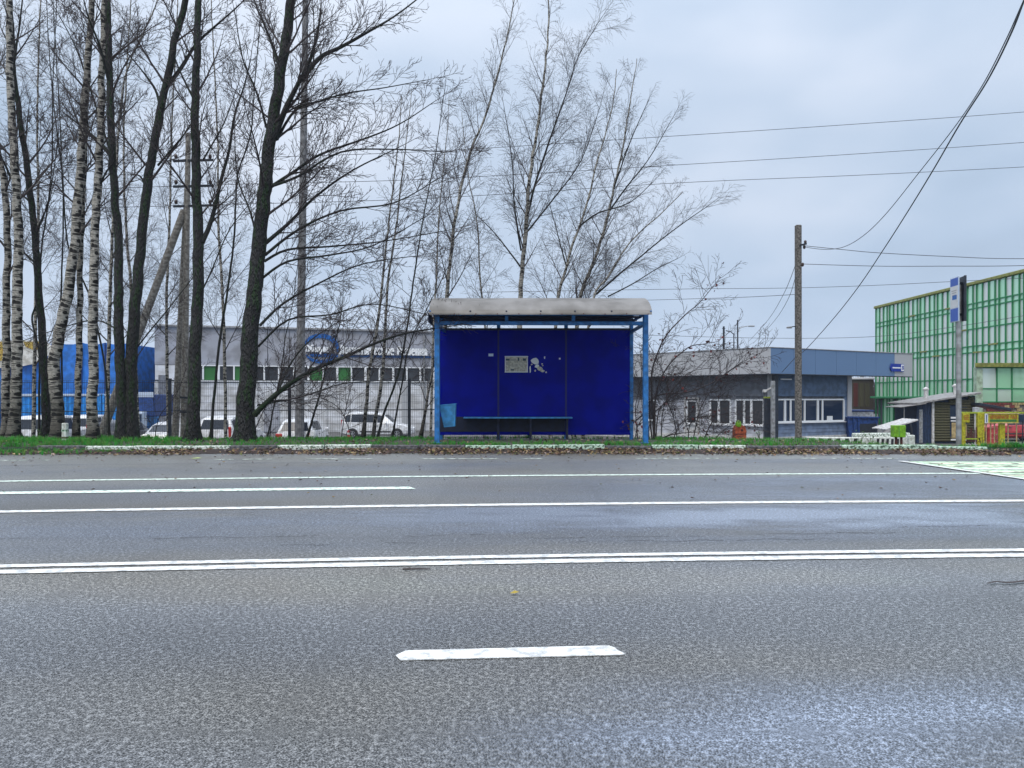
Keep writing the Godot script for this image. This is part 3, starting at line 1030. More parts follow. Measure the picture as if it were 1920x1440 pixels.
	for x in [rx0 + 0.02, -0.9, -0.12, 0.62, 1.36, 2.15, rx1 - 0.02]:
		b = MB.new()
		for i in range(0, 24, 1):
			b.bar(Vector3(x, prof[i].y - 0.045, prof[i].x), Vector3(x, prof[i + 1].y - 0.045, prof[i + 1].x), 0.035, 0.05)
		obj("roof_rib", b, M.under_dark if x > rx0 + 0.1 and x < rx1 - 0.1 else M.shelter_blue, t, true)
	for z in [-17.0, -17.55, -18.2, -18.9]:
		b = MB.new()
		b.bar(Vector3(rx0 + 0.05, 2.99, z - 0.06), Vector3(rx1 - 0.05, 2.99, z - 0.06), 0.04, 0.05, Vector3.UP, 0.005)
		obj("purlin", b, M.under_dark if z < -17.2 else M.shelter_blue, t, true)
	b = MB.new()                                      # end boards under the eaves
	b.box(Vector3(rx0 - 0.012, 2.87, -17.0), Vector3(0.012, 0.2, 0.9))
	obj("eave_board", b, M.under_dark, t, true)
	for k in 11:
		b = MB.new()
		var rxk := lerpf(rx0 + 0.08, rx1 - 0.08, k / 10.0)
		b.lathe(PackedVector2Array([Vector2(0.013, 0), Vector2(0.011, 0.006), Vector2(0, 0.008)]), 8, Transform3D(Basis(Vector3.RIGHT, Vector3.BACK, Vector3.DOWN), Vector3(rxk, 2.952 + rng.randf_range(-0.006, 0.006), -16.572)))
		obj("rivet", b, M.rust_leg, t, true)
	# the tilted bin in the left corner: a tapering light-blue sheet box
	var bin := thing("litter_bin", "tilted light blue metal litter bin in the shelter's left corner", "litter bin", Vector3(-1.45, 0.3, -17.3))
	var bb := Basis(Vector3(0, 0, 1), 0.09)
	b = MB.new()
	var o := W(843.5, 800, 17.3)
	var hw := [0.125, 0.185]
	var hd := [0.10, 0.15]
	var hh := 0.5
	var rings := []
	for k in 2:
		rings.append([])
		for s in [[-1, 1], [1, 1], [1, -1], [-1, -1]]:
			rings[k].append(o + bb * Vector3(s[0] * hw[k], k * hh, s[1] * hd[k]))
	for i in 4:
		b.quad(rings[0][i], rings[0][(i + 1) % 4], rings[1][(i + 1) % 4], rings[1][i])
	b.quad(rings[0][3], rings[0][2], rings[0][1], rings[0][0])
	obj("body", b, M.panel_light_blue, bin, true)
	b = MB.new()
	for i in 4:
		b.bar(rings[1][i], rings[1][(i + 1) % 4], 0.018, 0.018)
	obj("rolled_rim", b, M.panel_light_blue, bin, true)
	b = MB.new()
	b.rod(rings[1][0].lerp(rings[1][3], 0.5) + Vector3(0.0, -0.05, 0), Vector3(x0 + 0.02, rings[1][0].y + 0.02, -17.06), 0.012)
	obj("hanger", b, M.under_dark, bin, true)

func poster_on(shelter: Node3D) -> void:
	var z := -18.9 + 0.062
	var d := 18.84
	var c0 := W(947.5, 697.5, d)
	var c1 := W(989, 668.5, d)
	var cc := (c0 + c1) / 2
	var p := thing("timetable_poster", "framed pale printed notice on the shelter's dark blue back wall", "poster", Vector3(cc.x, c0.y, z))
	var mb := MB.new()
	mb.box(Vector3(cc.x, cc.y, z + 0.004), Vector3(c1.x - c0.x, c1.y - c0.y, 0.006))
	obj("sheet", mb, M.paper, p, true)
	for e in [[0, 1], [0, -1], [1, 1], [1, -1]]:
		mb = MB.new()
		var w := c1.x - c0.x
		var h := c1.y - c0.y
		if e[0] == 0:
			mb.box(Vector3(cc.x, cc.y + e[1] * (h / 2), z + 0.008), Vector3(w + 0.03, 0.022, 0.012), Basis(), 0.003)
		else:
			mb.box(Vector3(cc.x + e[1] * (w / 2), cc.y, z + 0.0085), Vector3(0.02, h - 0.023, 0.012), Basis(), 0.003)
		obj("frame", mb, M.paper_white, p, true)
	# printed blocks: a heading, columns of lines, a picture
	for q in [[0.10, 0.80, 0.18, 0.12, 0], [0.34, 0.78, 0.30, 0.14, 1], [0.60, 0.82, 0.07, 0.2, 0], [0.86, 0.80, 0.14, 0.15, 0], [0.12, 0.55, 0.16, 0.2, 1], [0.42, 0.5, 0.3, 0.03, 1], [0.42, 0.43, 0.3, 0.03, 1], [0.42, 0.36, 0.3, 0.03, 1], [0.72, 0.5, 0.2, 0.03, 1], [0.72, 0.43, 0.2, 0.03, 1], [0.32, 0.14, 0.16, 0.09, 0], [0.6, 0.18, 0.5, 0.02, 1], [0.12, 0.3, 0.16, 0.03, 1], [0.72, 0.62, 0.22, 0.02, 1]]:
		mb = MB.new()
		mb.box(Vector3(lerpf(c0.x, c1.x, q[0]), lerpf(c0.y, c1.y, q[1]), z + 0.0085), Vector3((c1.x - c0.x) * q[2], (c1.y - c0.y) * q[3], 0.001))
		obj("print", mb, M.print_dark if q[4] == 0 else M.print_grey, p, true)
	# remains of a torn notice
	var a := Vector2(W(994, 0, d).x, W(0, 698, d).y)
	var e := Vector2(W(1026, 0, d).x, W(0, 670, d).y)
	p = thing("torn_notice", "torn scraps of a white paper notice beside the framed poster", "notice", Vector3((a.x + e.x) / 2, a.y, z))
	for q in [[0.3, 0.72, 0.52, 0.5], [0.42, 0.4, 0.3, 0.3], [0.56, 0.24, 0.34, 0.3], [0.72, 0.1, 0.26, 0.22], [0.93, 0.0, 0.12, 0.12], [0.85, 0.98, 0.08, 0.22], [0.1, 0.72, 0.10, 0.12], [0.1, 0.52, 0.12, 0.1], [0.3, 0.1, 0.12, 0.13], [0.0, 0.2, 0.09, 0.5], [0.7, 0.55, 0.12, 0.1], [0.74, 0.45, 0.12, 0.08]]:
		mb = MB.new()
		var poly := PackedVector2Array()
		var n := 9
		for k in n:
			var an := TAU * k / n
			var rr := rng.randf_range(0.36, 0.56)
			poly.append(Vector2(lerpf(a.x, e.x, q[0] + cos(an) * rr * q[2]), lerpf(a.y, e.y, q[1] + sin(an) * rr * q[3])))
		mb.prism(poly, 0.002, Transform3D(Basis(), Vector3(0, 0, z + 0.003 + rng.randf() * 0.002)))
		obj("paper_scrap", mb, M.paper_white if rng.randf() < 0.6 else M.paper, p, true)
	for q in [[916, 925, 663, 668, "small pale sticker on the dark blue wall left of the poster", "flag_edge"], [1048, 1051, 671, 674, "tiny white sticker on the dark blue wall right of the torn notice", "paper_white"]]:
		mb = MB.new()
		var s0 := W(q[0], q[3], d)
		var s1 := W(q[1], q[2], d)
		mb.box(Vector3.ZERO, Vector3(s1.x - s0.x, s1.y - s0.y, 0.003))
		var o := obj("sticker", mb, M[q[5]])
		o.position = Vector3((s0.x + s1.x) / 2, (s0.y + s1.y) / 2, z)
		tag(o, q[4], "sticker")

# ------------------------------------------------------------------ trees
func smooth(pts: Array, per: int, wob := 0.0, sd := 0) -> PackedVector3Array:
	var out := PackedVector3Array()
	var m := pts.size()
	for i in m - 1:
		var a: Vector3 = pts[maxi(i - 1, 0)]
		var b: Vector3 = pts[i]
		var c: Vector3 = pts[i + 1]
		var d: Vector3 = pts[mini(i + 2, m - 1)]
		for k in per:
			var p := b.cubic_interpolate(c, a, d, float(k) / per)
			if wob > 0:
				p += Vector3(lump.get_noise_2d(p.y * 60.0, sd * 31.0), 0, lump.get_noise_2d(p.y * 60.0, sd * 31.0 + 500.0)) * wob
			out.append(p)
	out.append(pts[m - 1])
	return out

func any_perp(d: Vector3) -> Vector3:
	var a := rng.randf() * TAU
	var x := d.cross(Vector3(0.31, 0.2, 0.93) if absf(d.y) > 0.9 else Vector3.UP).normalized()
	return x * cos(a) + d.cross(x) * sin(a)

# one bare branch and all that grows on it; prm: n = side shoots per level, ang, ratio, curl (upward pull), wig, flat
func grow(mb: MB, p: Vector3, dir: Vector3, length: float, r: float, level: int, prm: Dictionary) -> void:
	var segs: int = [7, 4, 3, 2][level]
	var pts := PackedVector3Array([p])
	var rad := PackedFloat32Array([r])
	var d := dir
	var wig: float = prm.wig
	var curl: float = prm.curl[level]
	var tip: float = prm.tip
	for i in segs:
		d = (d + Vector3(rng.randf_range(-wig, wig), rng.randf_range(-wig, wig) + curl / segs, rng.randf_range(-wig, wig))).normalized()
		p += d * length / segs
		pts.append(p)
		rad.append(lerpf(r, tip, pow(float(i + 1) / segs, 0.8)))
	mb.tube(pts, rad, 5 if level == 0 else 3, prm.c0, prm.c1 if level >= 1 else prm.c0)
	if level >= prm.n.size():
		return
	var cnt: int = int(prm.n[level] * clampf(length / prm.full[level], 0.35, 1.4))
	for k in cnt:
		var q := lerpf(prm.from[level], 0.99, (k + rng.randf()) / cnt)
		var f := q * segs
		var i := mini(int(f), segs - 1)
		var b := pts[i].lerp(pts[i + 1], f - i)
		var dd := (pts[i + 1] - pts[i]).normalized()
		var ang: float = prm.ang * rng.randf_range(0.7, 1.25)
		var side := any_perp(dd)
		side.z *= 0.8
		var cd := (dd * cos(ang) + side.normalized() * sin(ang)).normalized()
		var l: float = length * prm.ratio[level] * (1.12 - 0.72 * q) * rng.randf_range(0.6, 1.25)
		grow(mb, b, cd, maxf(l, 0.12), maxf(lerpf(rad[i], rad[i + 1], f - i) * 0.62, tip * 1.15), level + 1, prm)

const ASPEN := {"n": [15, 9, 4], "full": [2.6, 1.0, 0.45], "from": [0.18, 0.15, 0.2], "ang": 0.72, "ratio": [0.46, 0.5, 0.55], "curl": [0.28, 0.22, 0.28, 0.35], "wig": 0.11, "tip": 0.0042, "c0": Color(0.75, 0.72, 0.74), "c1": Color(0.95, 0.9, 0.95)}
const BIRCH := {"n": [12, 8, 4], "full": [2.2, 0.9, 0.4], "from": [0.12, 0.1, 0.15], "ang": 0.6, "ratio": [0.58, 0.6, 0.65], "curl": [0.3, 0.1, -0.2, -0.5], "wig": 0.06, "tip": 0.0024, "c0": Color(1.2, 1.1, 1.1), "c1": Color(2.0, 1.75, 1.85)}
const SHRUB := {"n": [11, 7], "full": [1.6, 0.7], "from": [0.2, 0.2], "ang": 0.7, "ratio": [0.45, 0.5], "curl": [0.1, 0.05, 0.0], "wig": 0.13, "tip": 0.0034, "c0": Color(0.55, 0.5, 0.55), "c1": Color(0.75, 0.7, 0.75)}

func shade(mb: MB, from: int, c: Color) -> void:
	for i in range(from, mb.c.size()):
		mb.c[i] = c

# trunk: [px, py, metres nearer or farther]; limbs: [[px, py, dz], ...] with their root radius
func tree(called: String, label: String, d: float, trunk: Array, r0: float, r1: float, bark: Material, prm: Dictionary, limbs: Array, shoots: Array, group: String, base_dark := 0.0) -> Node3D:
	var pts := []
	for q in trunk:
		pts.append(W(q[0], q[1], d + (q[2] if q.size() > 2 else 0.0)))
	var b: Vector3 = pts[0]
	b.y = ground_y(b.x, -b.z) - 0.03
	pts[0] = b
	var t := thing(called, label, "tree", b, 0.0, group)
	var sp := smooth(pts, 10, 0.035 * clampf(r0 / 0.1, 0.4, 1.0), int(d * 10) + trunk.size())
	var m := sp.size()
	var rad := PackedFloat32Array()
	var len := 0.0
	var lens := [0.0]
	for i in range(1, m):
		len += sp[i].distance_to(sp[i - 1])
		lens.append(len)
	for i in m:
		var q: float = lens[i] / len
		rad.append(lerpf(r0, r1, q) * (0.9 if bark == M.dark_bark else 0.96) * (1.0 + 0.5 * exp(-lens[i] / 0.22)) * (1.0 + 0.05 * lump.get_noise_2d(lens[i] * 80.0, d * 99.0)))
	var mb := MB.new()
	mb.tube(sp, rad, 14)
	if base_dark > 0.0:                               # old birch bark is black and cracked low on the stem
		for i in mb.v.size():
			var y := mb.v[i].y - b.y
			var k := clampf(1.0 - (y - 0.25) / base_dark + 0.7 * lump.get_noise_3d(mb.v[i].x * 120.0, mb.v[i].y * 60.0, mb.v[i].z * 120.0), 0.0, 1.0)
			mb.c[i] = Color(1, 1, 1).lerp(Color(0.22, 0.21, 0.2), k)
	else:
		for i in mb.v.size():
			var k := 1.0 + 0.35 * lump.get_noise_3d(mb.v[i].x * 60.0, mb.v[i].y * 25.0, mb.v[i].z * 60.0)
			mb.c[i] = Color(k, k * 1.01, k)
	# knots, ribs and root flares make the stem uneven
	for i in mb.v.size():
		var y := mb.v[i].y - b.y
		var o := mb.n[i]
		var nn := lump.get_noise_3d(o.x * 60.0 + b.x * 90.0, y * 55.0, o.z * 60.0) * 0.16 + lump.get_noise_3d(o.x * 130.0, y * 210.0 + b.x * 50.0, o.z * 130.0) * 0.08
		nn += 0.55 * exp(-y / 0.16) * (0.25 + sin(atan2(o.z, o.x) * 4.0 + b.x * 7.0))
		mb.v[i] += o * r0 * clampf(nn, -0.3, 0.8) * (0.32 if y > 1.2 else 0.6)
		var v := 1.0 + 0.5 * lump.get_noise_3d(mb.v[i].x * 30.0, y * 9.0, mb.v[i].z * 30.0)
		mb.c[i] = Color(mb.c[i].r * v, mb.c[i].g * v, mb.c[i].b * v)
	obj("trunk", mb, bark, t, true)
	var crown := MB.new()
	for l in limbs:
		var lp := []
		for q in l[0]:
			lp.append(W(q[0], q[1], d + (q[2] if q.size() > 2 else 0.0)))
		var s := smooth(lp, 4, 0.012, int(l[1] * 1000))
		var rr := PackedFloat32Array()
		var total := 0.0
		for i in s.size():
			rr.append(lerpf(l[1], maxf(0.008, l[1] * 0.2), float(i) / (s.size() - 1)))
			if i:
				total += s[i].distance_to(s[i - 1])
		var lm := MB.new()
		lm.tube(s, rr, 7, Color(0.8, 0.8, 0.82), Color(0.65, 0.62, 0.66))
		if l.size() > 2:
			for i in lm.v.size():
				var k := clampf(1.0 - float(i) / lm.v.size() * 2.6, 0, 1)
				lm.c[i] = lm.c[i].lerp(Color(0.55, 2.1, 0.35), k)
		obj("limb", lm, M.dark_bark, t, true)
		var cnt := int(total * 3.6)
		for k in cnt:
			var f := (0.12 + 0.87 * (k + rng.randf()) / cnt) * (s.size() - 1)
			var i := mini(int(f), s.size() - 2)
			var dd := (s[i + 1] - s[i]).normalized()
			var ang: float = prm.ang * rng.randf_range(0.6, 1.2)
			var side := any_perp(dd)
			grow(crown, s[i].lerp(s[i + 1], f - i), (dd * cos(ang) + side * sin(ang)).normalized(), total * rng.randf_range(0.16, 0.34) * (1.15 - 0.55 * f / s.size()), maxf(rr[i] * 0.45, 0.007), 1, prm)
		grow(crown, s[s.size() - 1], (s[s.size() - 1] - s[s.size() - 2]).normalized(), total * 0.22, rr[s.size() - 1], 1, prm)
	# shoots: [count, from height share, to, length low, length high, tilt from the vertical, side bias]
	for sh in shoots:
		for k in sh[0]:
			var q := lerpf(sh[1], sh[2], (k + rng.randf()) / sh[0])
			var i := 0
			while i < m - 2 and lens[i + 1] < q * len:
				i += 1
			var f: float = clampf((q * len - lens[i]) / maxf(lens[i + 1] - lens[i], 0.001), 0, 1)
			var p := sp[i].lerp(sp[i + 1], f)
			var az: float = k * 2.39996 + rng.randf_range(-0.5, 0.5)
			var tilt: float = sh[5] * rng.randf_range(0.75, 1.2)
			var dir := Vector3(cos(az) + (sh[6] if sh.size() > 6 else 0.0), 0, sin(az) * 0.85).normalized() * sin(tilt) + Vector3.UP * cos(tilt)
			var l: float = lerpf(sh[3], sh[4], (q - sh[1]) / maxf(sh[2] - sh[1], 0.001)) * rng.randf_range(0.65, 1.2)
			grow(crown, p, dir.normalized(), l, minf(rad[i] * 0.42, 0.012 + l * 0.009), 0, prm)
	if crown.v.size():
		obj("crown", crown, M.twig, t, true)
	return t

func build_trees() -> void:
	var bb: Material = M.birch_bark
	var db: Material = M.dark_bark
	var gb := "birches among the roadside trees"
	var ga := "dark trees on the verge left of the shelter"
	var gt := "bare birches behind the shelter"
	var S1 := [[13, 0.34, 0.98, 2.2, 1.0, 0.85]]
	# --- the row at the left, from the frame's left edge
	tree("birch_tree", "spotted birch trunk leftmost in the row, touching the frame's edge", 18.6, [[10, 836], [11, 700], [12, 560], [14, 430], [6, 340], [-8, 250], [-30, 60], [-50, -120]], 0.105, 0.04, bb, BIRCH, [], [[14, 0.3, 0.98, 1.9, 0.9, 0.8]], gb, 0.9)
	tree("birch_tree", "birch with black blotched base just right of the leftmost birch", 18.3, [[27, 838], [31, 700], [33, 560], [34, 430], [28, 310], [20, 180], [18, 60], [16, -90], [10, -260]], 0.135, 0.05, bb, BIRCH, [[[[22, 140], [30, 90, 0.3], [40, 20, 0.5], [46, -80, 0.7]], 0.035], [[[18, 330], [0, 290, -0.2], [-40, 240, -0.4]], 0.03]], [[12, 0.4, 0.98, 2.0, 0.9, 0.8]], gb, 2.2)
	tree("aspen_tree", "dark slim trunk leaning left from the base beside the second birch", 18.9, [[86, 838], [84, 700], [74, 560], [64, 430], [52, 320], [38, 230], [26, 140], [22, 40], [10, -140], [0, -260]], 0.115, 0.035, db, ASPEN, [[[[62, 385], [40, 365, 0.3], [0, 350, 0.5]], 0.03], [[[72, 500], [40, 470, 0.3], [-10, 440, 0.6]], 0.03], [[[68, 440], [92, 370, -0.3], [110, 250, -0.5]], 0.02]], [[12, 0.35, 0.98, 2.2, 0.9, 0.75]], ga)
	tree("birch_tree", "pale birch that leans right above a forked black base", 18.5, [[108, 838], [106, 740], [102, 680], [110, 630], [124, 570], [136, 490], [143, 430], [152, 300], [160, 180], [168, 60], [174, -60], [184, -220]], 0.15, 0.045, bb, BIRCH, [], [[15, 0.35, 0.98, 2.0, 0.9, 0.75]], gb, 1.7)
	tree("birch_tree", "slender white birch with its dark stump base beside the brightest birch", 18.8, [[143, 838], [146, 720], [149, 600], [151, 470], [154, 400], [160, 260], [164, 160], [170, 40], [172, -120], [176, -260]], 0.085, 0.03, bb, BIRCH, [], [[14, 0.35, 0.98, 1.8, 0.9, 0.7]], gb, 1.0)
	tree("birch_tree", "brightest white birch, straight, ringed with black marks near the pole brace", 18.2, [[173, 838], [174, 740], [175, 640], [175, 560], [178, 450], [181, 380], [187, 290], [190, 180], [194, 60], [198, -80], [206, -260]], 0.125, 0.05, bb, BIRCH, [[[[186, 350], [200, 320, -0.2], [218, 300, -0.5]], 0.03]], [[14, 0.4, 0.98, 2.1, 0.9, 0.75]], gb, 0.7)
	tree("aspen_tree", "straight dark trunk right of the brightest birch, joined at its foot", 18.0, [[229, 838], [228, 740], [223, 640], [223, 540], [221, 440], [215, 360], [211, 300], [207, 200], [205, 100], [202, 0], [200, -140], [204, -280]], 0.135, 0.045, db, ASPEN, [[[[212, 300], [190, 270, 0.2], [150, 235, 0.5], [118, 210, 0.8]], 0.05], [[[208, 290], [180, 200, 0.3], [150, 110, 0.6], [128, 60, 0.9], [95, 0, 1.2]], 0.028], [[[206, 160], [188, 90, -0.3], [165, 30, -0.6], [150, -30, -0.8]], 0.035], [[[224, 620], [176, 600, 0.2], [100, 620, 0.5], [40, 640, 0.7]], 0.02]], [[12, 0.4, 0.98, 2.3, 1.0, 0.75]], ga)
	tree("aspen_tree", "dark trunk bending right, its foot grown against the straight one", 18.1, [[247, 838], [246, 740], [247, 660], [254, 560], [264, 470], [272, 390], [280, 320], [292, 255], [304, 190], [318, 130], [330, 70], [346, 0], [360, -110], [372, -260]], 0.165, 0.05, db, ASPEN, [[[[302, 205], [290, 165, 0.2], [260, 125, 0.4], [218, 75, 0.7]], 0.035], [[[315, 160], [345, 120, 0.3], [370, 80, 0.5], [420, 35, 0.7], [470, -10, 0.9]], 0.055], [[[296, 310], [330, 270, -0.3], [360, 235, -0.5]], 0.028], [[[277, 360], [262, 330, 0.2], [240, 328, 0.4]], 0.03], [[[250, 660], [290, 610, 0.3], [335, 555, 0.5], [400, 470, 0.9]], 0.02]], [[12, 0.42, 0.98, 2.4, 1.0, 0.75]], ga)
	tree("aspen_tree", "dark straight trunk in front of the grey A-frame pole", 17.9, [[362, 838], [364, 740], [367, 640], [371, 540], [372, 450], [369, 370], [367, 280], [366, 200], [369, 110], [371, 0], [374, -120], [372, -270]], 0.17, 0.05, db, ASPEN, [[[[379, 455], [392, 425, 0.1], [402, 390, 0.2], [416, 330, 0.3], [430, 280, 0.4], [440, 215, 0.5], [458, 160, 0.6], [470, 110, 0.7]], 0.06], [[[366, 190], [345, 150, 0.2], [325, 100, 0.4], [318, 40, 0.6]], 0.03], [[[372, 560], [400, 500, -0.3], [430, 430, -0.5], [470, 380, -0.7]], 0.02], [[[381, 300], [420, 230, 0.4], [446, 160, 0.6]], 0.022]], [[14, 0.34, 0.98, 2.3, 1.0, 0.75]], ga)
	# the big one
	var big := [
		[[[513, 262], [535, 205, -0.1], [555, 165, -0.2], [580, 115, -0.3], [596, 60, -0.4], [602, 10, -0.5]], 0.075],
		[[[565, 150, -0.2], [600, 108, 0.1], [640, 88, 0.3], [690, 60, 0.6], [740, 30, 0.9], [800, -15, 1.2]], 0.06],
		[[[519, 262], [555, 205, 0.2], [600, 190, 0.4], [650, 175, 0.6], [720, 165, 0.8], [800, 150, 1.0]], 0.035],
		[[[508, 350], [550, 322, 0.1], [600, 290, 0.2], [690, 258, 0.4], [750, 232, 0.6], [815, 190, 0.8]], 0.042],
		[[[506, 350], [560, 330, -0.2], [640, 285, -0.4], [740, 280, -0.7], [835, 285, -0.9]], 0.035],
		[[[499, 455], [540, 420, 0.2], [590, 370, 0.4], [660, 320, 0.6], [750, 275, 0.9]], 0.05],
		[[[497, 478], [560, 430, -0.3], [640, 395, -0.5], [740, 380, -0.8], [830, 330, -1.0]], 0.036],
		[[[496, 490], [540, 468, 0.2], [620, 462, 0.4], [720, 452, 0.6], [838, 432, 0.8]], 0.034],
		[[[494, 520], [540, 490, -0.3], [620, 478, -0.5], [700, 460, -0.8], [800, 405, -1.1]], 0.032],
		[[[488, 610], [530, 570, 0.3], [600, 530, 0.4], [680, 495, 0.5], [780, 480, 0.7]], 0.035],
		[[[484, 650], [540, 600, -0.3], [620, 590, -0.4], [700, 570, -0.6], [800, 590, -0.7]], 0.028],
		[[[478, 778, -0.1], [500, 755, -0.25], [540, 722, -0.4], [590, 692, -0.5], [640, 672, -0.55], [700, 645, -0.6], [760, 625, -0.7], [815, 616, -0.75]], 0.07, 1],
		[[[520, 740, -0.3], [540, 690, 0.1], [580, 640, 0.4], [640, 600, 0.7]], 0.03],
		[[[482, 760, 0.2], [560, 745, 0.4], [640, 720, 0.6], [700, 715, 0.8]], 0.02],
		[[[486, 470], [470, 400, 0.2], [445, 330, 0.4], [440, 240, 0.6]], 0.03],
		[[[500, 240], [480, 170, -0.2], [455, 110, -0.4], [440, 20, -0.6]], 0.03],
		[[[525, 130], [505, 70, 0.3], [480, 10, 0.5], [455, -60, 0.7]], 0.04],
		[[[540, 40], [560, -20, 0.3], [600, -80, 0.5], [680, -150, 0.8]], 0.05],
	]
	tree("aspen_tree", "thickest dark trunk, with long bare limbs reaching right to the shelter", 17.7, [[457, 840], [462, 760], [466, 680], [472, 600], [478, 540], [485, 470], [492, 400], [498, 340], [504, 285], [512, 225], [522, 165], [532, 100], [540, 45], [548, -20], [560, -140], [566, -280]], 0.235, 0.07, db, ASPEN, big, [[12, 0.5, 0.98, 2.4, 1.2, 0.8], [7, 0.35, 0.75, 2.3, 2.0, 0.9, 0.9]], ga)
	# thin dark saplings among the row
	for q in [
		["thin dark sapling between the brace foot and the straight pair", 19.2, [[205, 836], [198, 700], [170, 560], [130, 470], [118, 350], [112, 220], [104, 80], [96, -60]], 0.03],
		["thin purple stem rising left of the thickest trunk", 19.4, [[395, 832], [402, 740], [412, 640], [430, 520], [440, 430], [446, 330], [470, 250], [478, 150], [490, 20], [500, -80]], 0.04],
		["thin stem springing up between the birches and the dark pair", 19.8, [[118, 834], [116, 700], [114, 580], [118, 440], [117, 330], [100, 180], [104, 60], [110, -80]], 0.03],
		["thin crooked stem in front of the blue tarpaulin hall", 19.5, [[72, 836], [74, 740], [73, 660], [60, 600], [70, 560], [80, 450], [96, 330], [98, 190], [90, 60], [84, -60]], 0.03],
	]:
		tree("sapling_tree", q[0], q[1], q[2], q[3], 0.008, db, ASPEN, [], [[10, 0.3, 0.98, 1.5, 0.6, 0.75]], "saplings in the tree row")
	# far pale crowns that fill the gaps of the row
	for q in [
		["far slim birch seen between the leftmost trunks and the leaning birch", 25.0, [[62, 828], [66, 600], [72, 400], [70, 200], [76, 0], [80, -150]], 0.07],
		["far slim birch seen just left of the bending dark trunk", 26.0, [[262, 828], [250, 600], [236, 420], [232, 250], [240, 90], [250, -80]], 0.07],
		["far birch whose pale stem leans right above the pole brace", 24.5, [[198, 828], [205, 600], [212, 420], [222, 250], [236, 140], [270, 60], [300, -10], [330, -120]], 0.075],
		["far slim birch filling the gap before the A-frame pole", 26.5, [[318, 828], [312, 600], [318, 420], [322, 240], [330, 80], [336, -90]], 0.065],
		["far slim birch between the A-frame pole and the thickest trunk", 25.5, [[424, 828], [420, 620], [410, 430], [408, 260], [400, 90], [392, -90]], 0.065],
	]:
		tree("birch_tree", q[0], q[1], q[2], q[3], 0.012, bb, BIRCH, [], [[20, 0.2, 0.98, 2.3, 0.9, 0.75]], gb, 0.6)
	# --- thin stems between the big tree and the shelter
	for q in [
		["slim birch with two tops, leftmost of the stems before the white wall", 20.5, [[680, 828], [687, 760], [693, 690], [703, 640], [709, 600], [720, 500], [731, 400], [742, 310], [750, 235], [752, 180]], 0.055, bb],
		["slim pale birch second of the stems before the white wall", 20.9, [[697, 828], [708, 760], [718, 700], [722, 620], [727, 540], [736, 470], [746, 400], [757, 300], [766, 230], [772, 170]], 0.055, bb],
		["thin dark stem leaning right across the white estate car", 20.2, [[706, 826], [722, 770], [740, 722], [752, 680], [764, 610], [776, 520], [790, 430], [803, 360], [816, 290], [828, 210], [836, 150]], 0.035, db],
		["thin dark stem leaning right beside the white car's bonnet", 20.4, [[735, 826], [746, 760], [756, 710], [762, 670], [778, 620], [800, 580], [840, 500]], 0.03, db],
		["slim spotted birch leaning right against the shelter's left post", 20.0, [[788, 828], [798, 770], [806, 720], [812, 690], [824, 630], [834, 560]], 0.045, bb],
		["thin dark stem with arching shoots left of the slim birches", 20.3, [[573, 826], [588, 780], [602, 728], [612, 690], [628, 640], [640, 590], [644, 520]], 0.035, db],
		["thin whip of a sapling left of the arching stem", 20.6, [[498, 826], [512, 770], [526, 700], [534, 640], [550, 560], [560, 480]], 0.022, db],
	]:
		tree("sapling_tree", q[0], q[1], q[2], q[3], 0.008, q[4], BIRCH if q[4] == bb else ASPEN, [], [[16, 0.2, 0.98, 1.25, 0.5, 0.65]], "thin stems left of the shelter", 0.8 if q[4] == bb else 0.0)
	# --- the birches behind the shelter
	tree("birch_tree", "slim birch leaning right above the shelter roof's left end", 23.0, [[826, 826], [832, 700], [838, 560], [846, 470], [856, 400], [868, 335], [884, 280], [905, 230], [930, 150], [948, 80], [962, 10], [974, -70]], 0.085, 0.01, bb, BIRCH, [], [[30, 0.32, 0.98, 2.1, 0.8, 0.55, 0.15]], gt, 0.5)
	tree("birch_tree", "tall birch with forked top above the middle of the shelter roof", 23.4, [[968, 826], [972, 700], [976, 560], [981, 480], [986, 430], [990, 370], [998, 300], [1010, 220], [1020, 140], [1028, 60], [1030, -20], [1034, -110]], 0.105, 0.012, bb, BIRCH, [[[[986, 415], [1005, 340, 0.3], [1035, 250, 0.5], [1060, 180, 0.7], [1085, 105, 0.9], [1130, 30, 1.2]], 0.04], [[[977, 470], [965, 390, -0.3], [960, 300, -0.5], [945, 200, -0.7]], 0.03], [[[984, 440], [1040, 370, 0.6], [1090, 300, 1.0], [1125, 200, 1.3]], 0.03], [[[976, 500], [930, 440, 0.4], [890, 400, 0.8]], 0.028]], [[24, 0.36, 0.98, 2.0, 0.8, 0.55]], gt, 0.5)
	tree("birch_tree", "birch leaning right, third along above the shelter roof", 23.2, [[1030, 826], [1038, 680], [1047, 560], [1060, 510], [1070, 470], [1084, 430], [1100, 385], [1112, 335], [1124, 290], [1138, 240], [1150, 190], [1156, 130]], 0.075, 0.01, bb, BIRCH, [[[[1086, 425], [1120, 400, -0.4], [1180, 380, -0.7], [1225, 340, -1.0]], 0.028], [[[1062, 500], [1046, 440, 0.4], [1030, 380, 0.7]], 0.025]], [[24, 0.34, 0.98, 1.9, 0.8, 0.6]], gt, 0.5)
	tree("birch_tree", "birch with a rightward sweep, fourth along above the shelter roof", 24.0, [[1074, 826], [1078, 680], [1088, 560], [1108, 505], [1124, 460], [1138, 410], [1150, 355], [1163, 300], [1174, 235], [1186, 170], [1194, 110]], 0.09, 0.01, bb, BIRCH, [[[[1140, 400], [1175, 350, 0.4], [1215, 300, 0.6], [1262, 220, 0.9]], 0.03], [[[1150, 355], [1180, 270, -0.4], [1215, 190, -0.7]], 0.026]], [[26, 0.34, 0.98, 2.1, 0.8, 0.6, 0.2]], gt, 0.5)
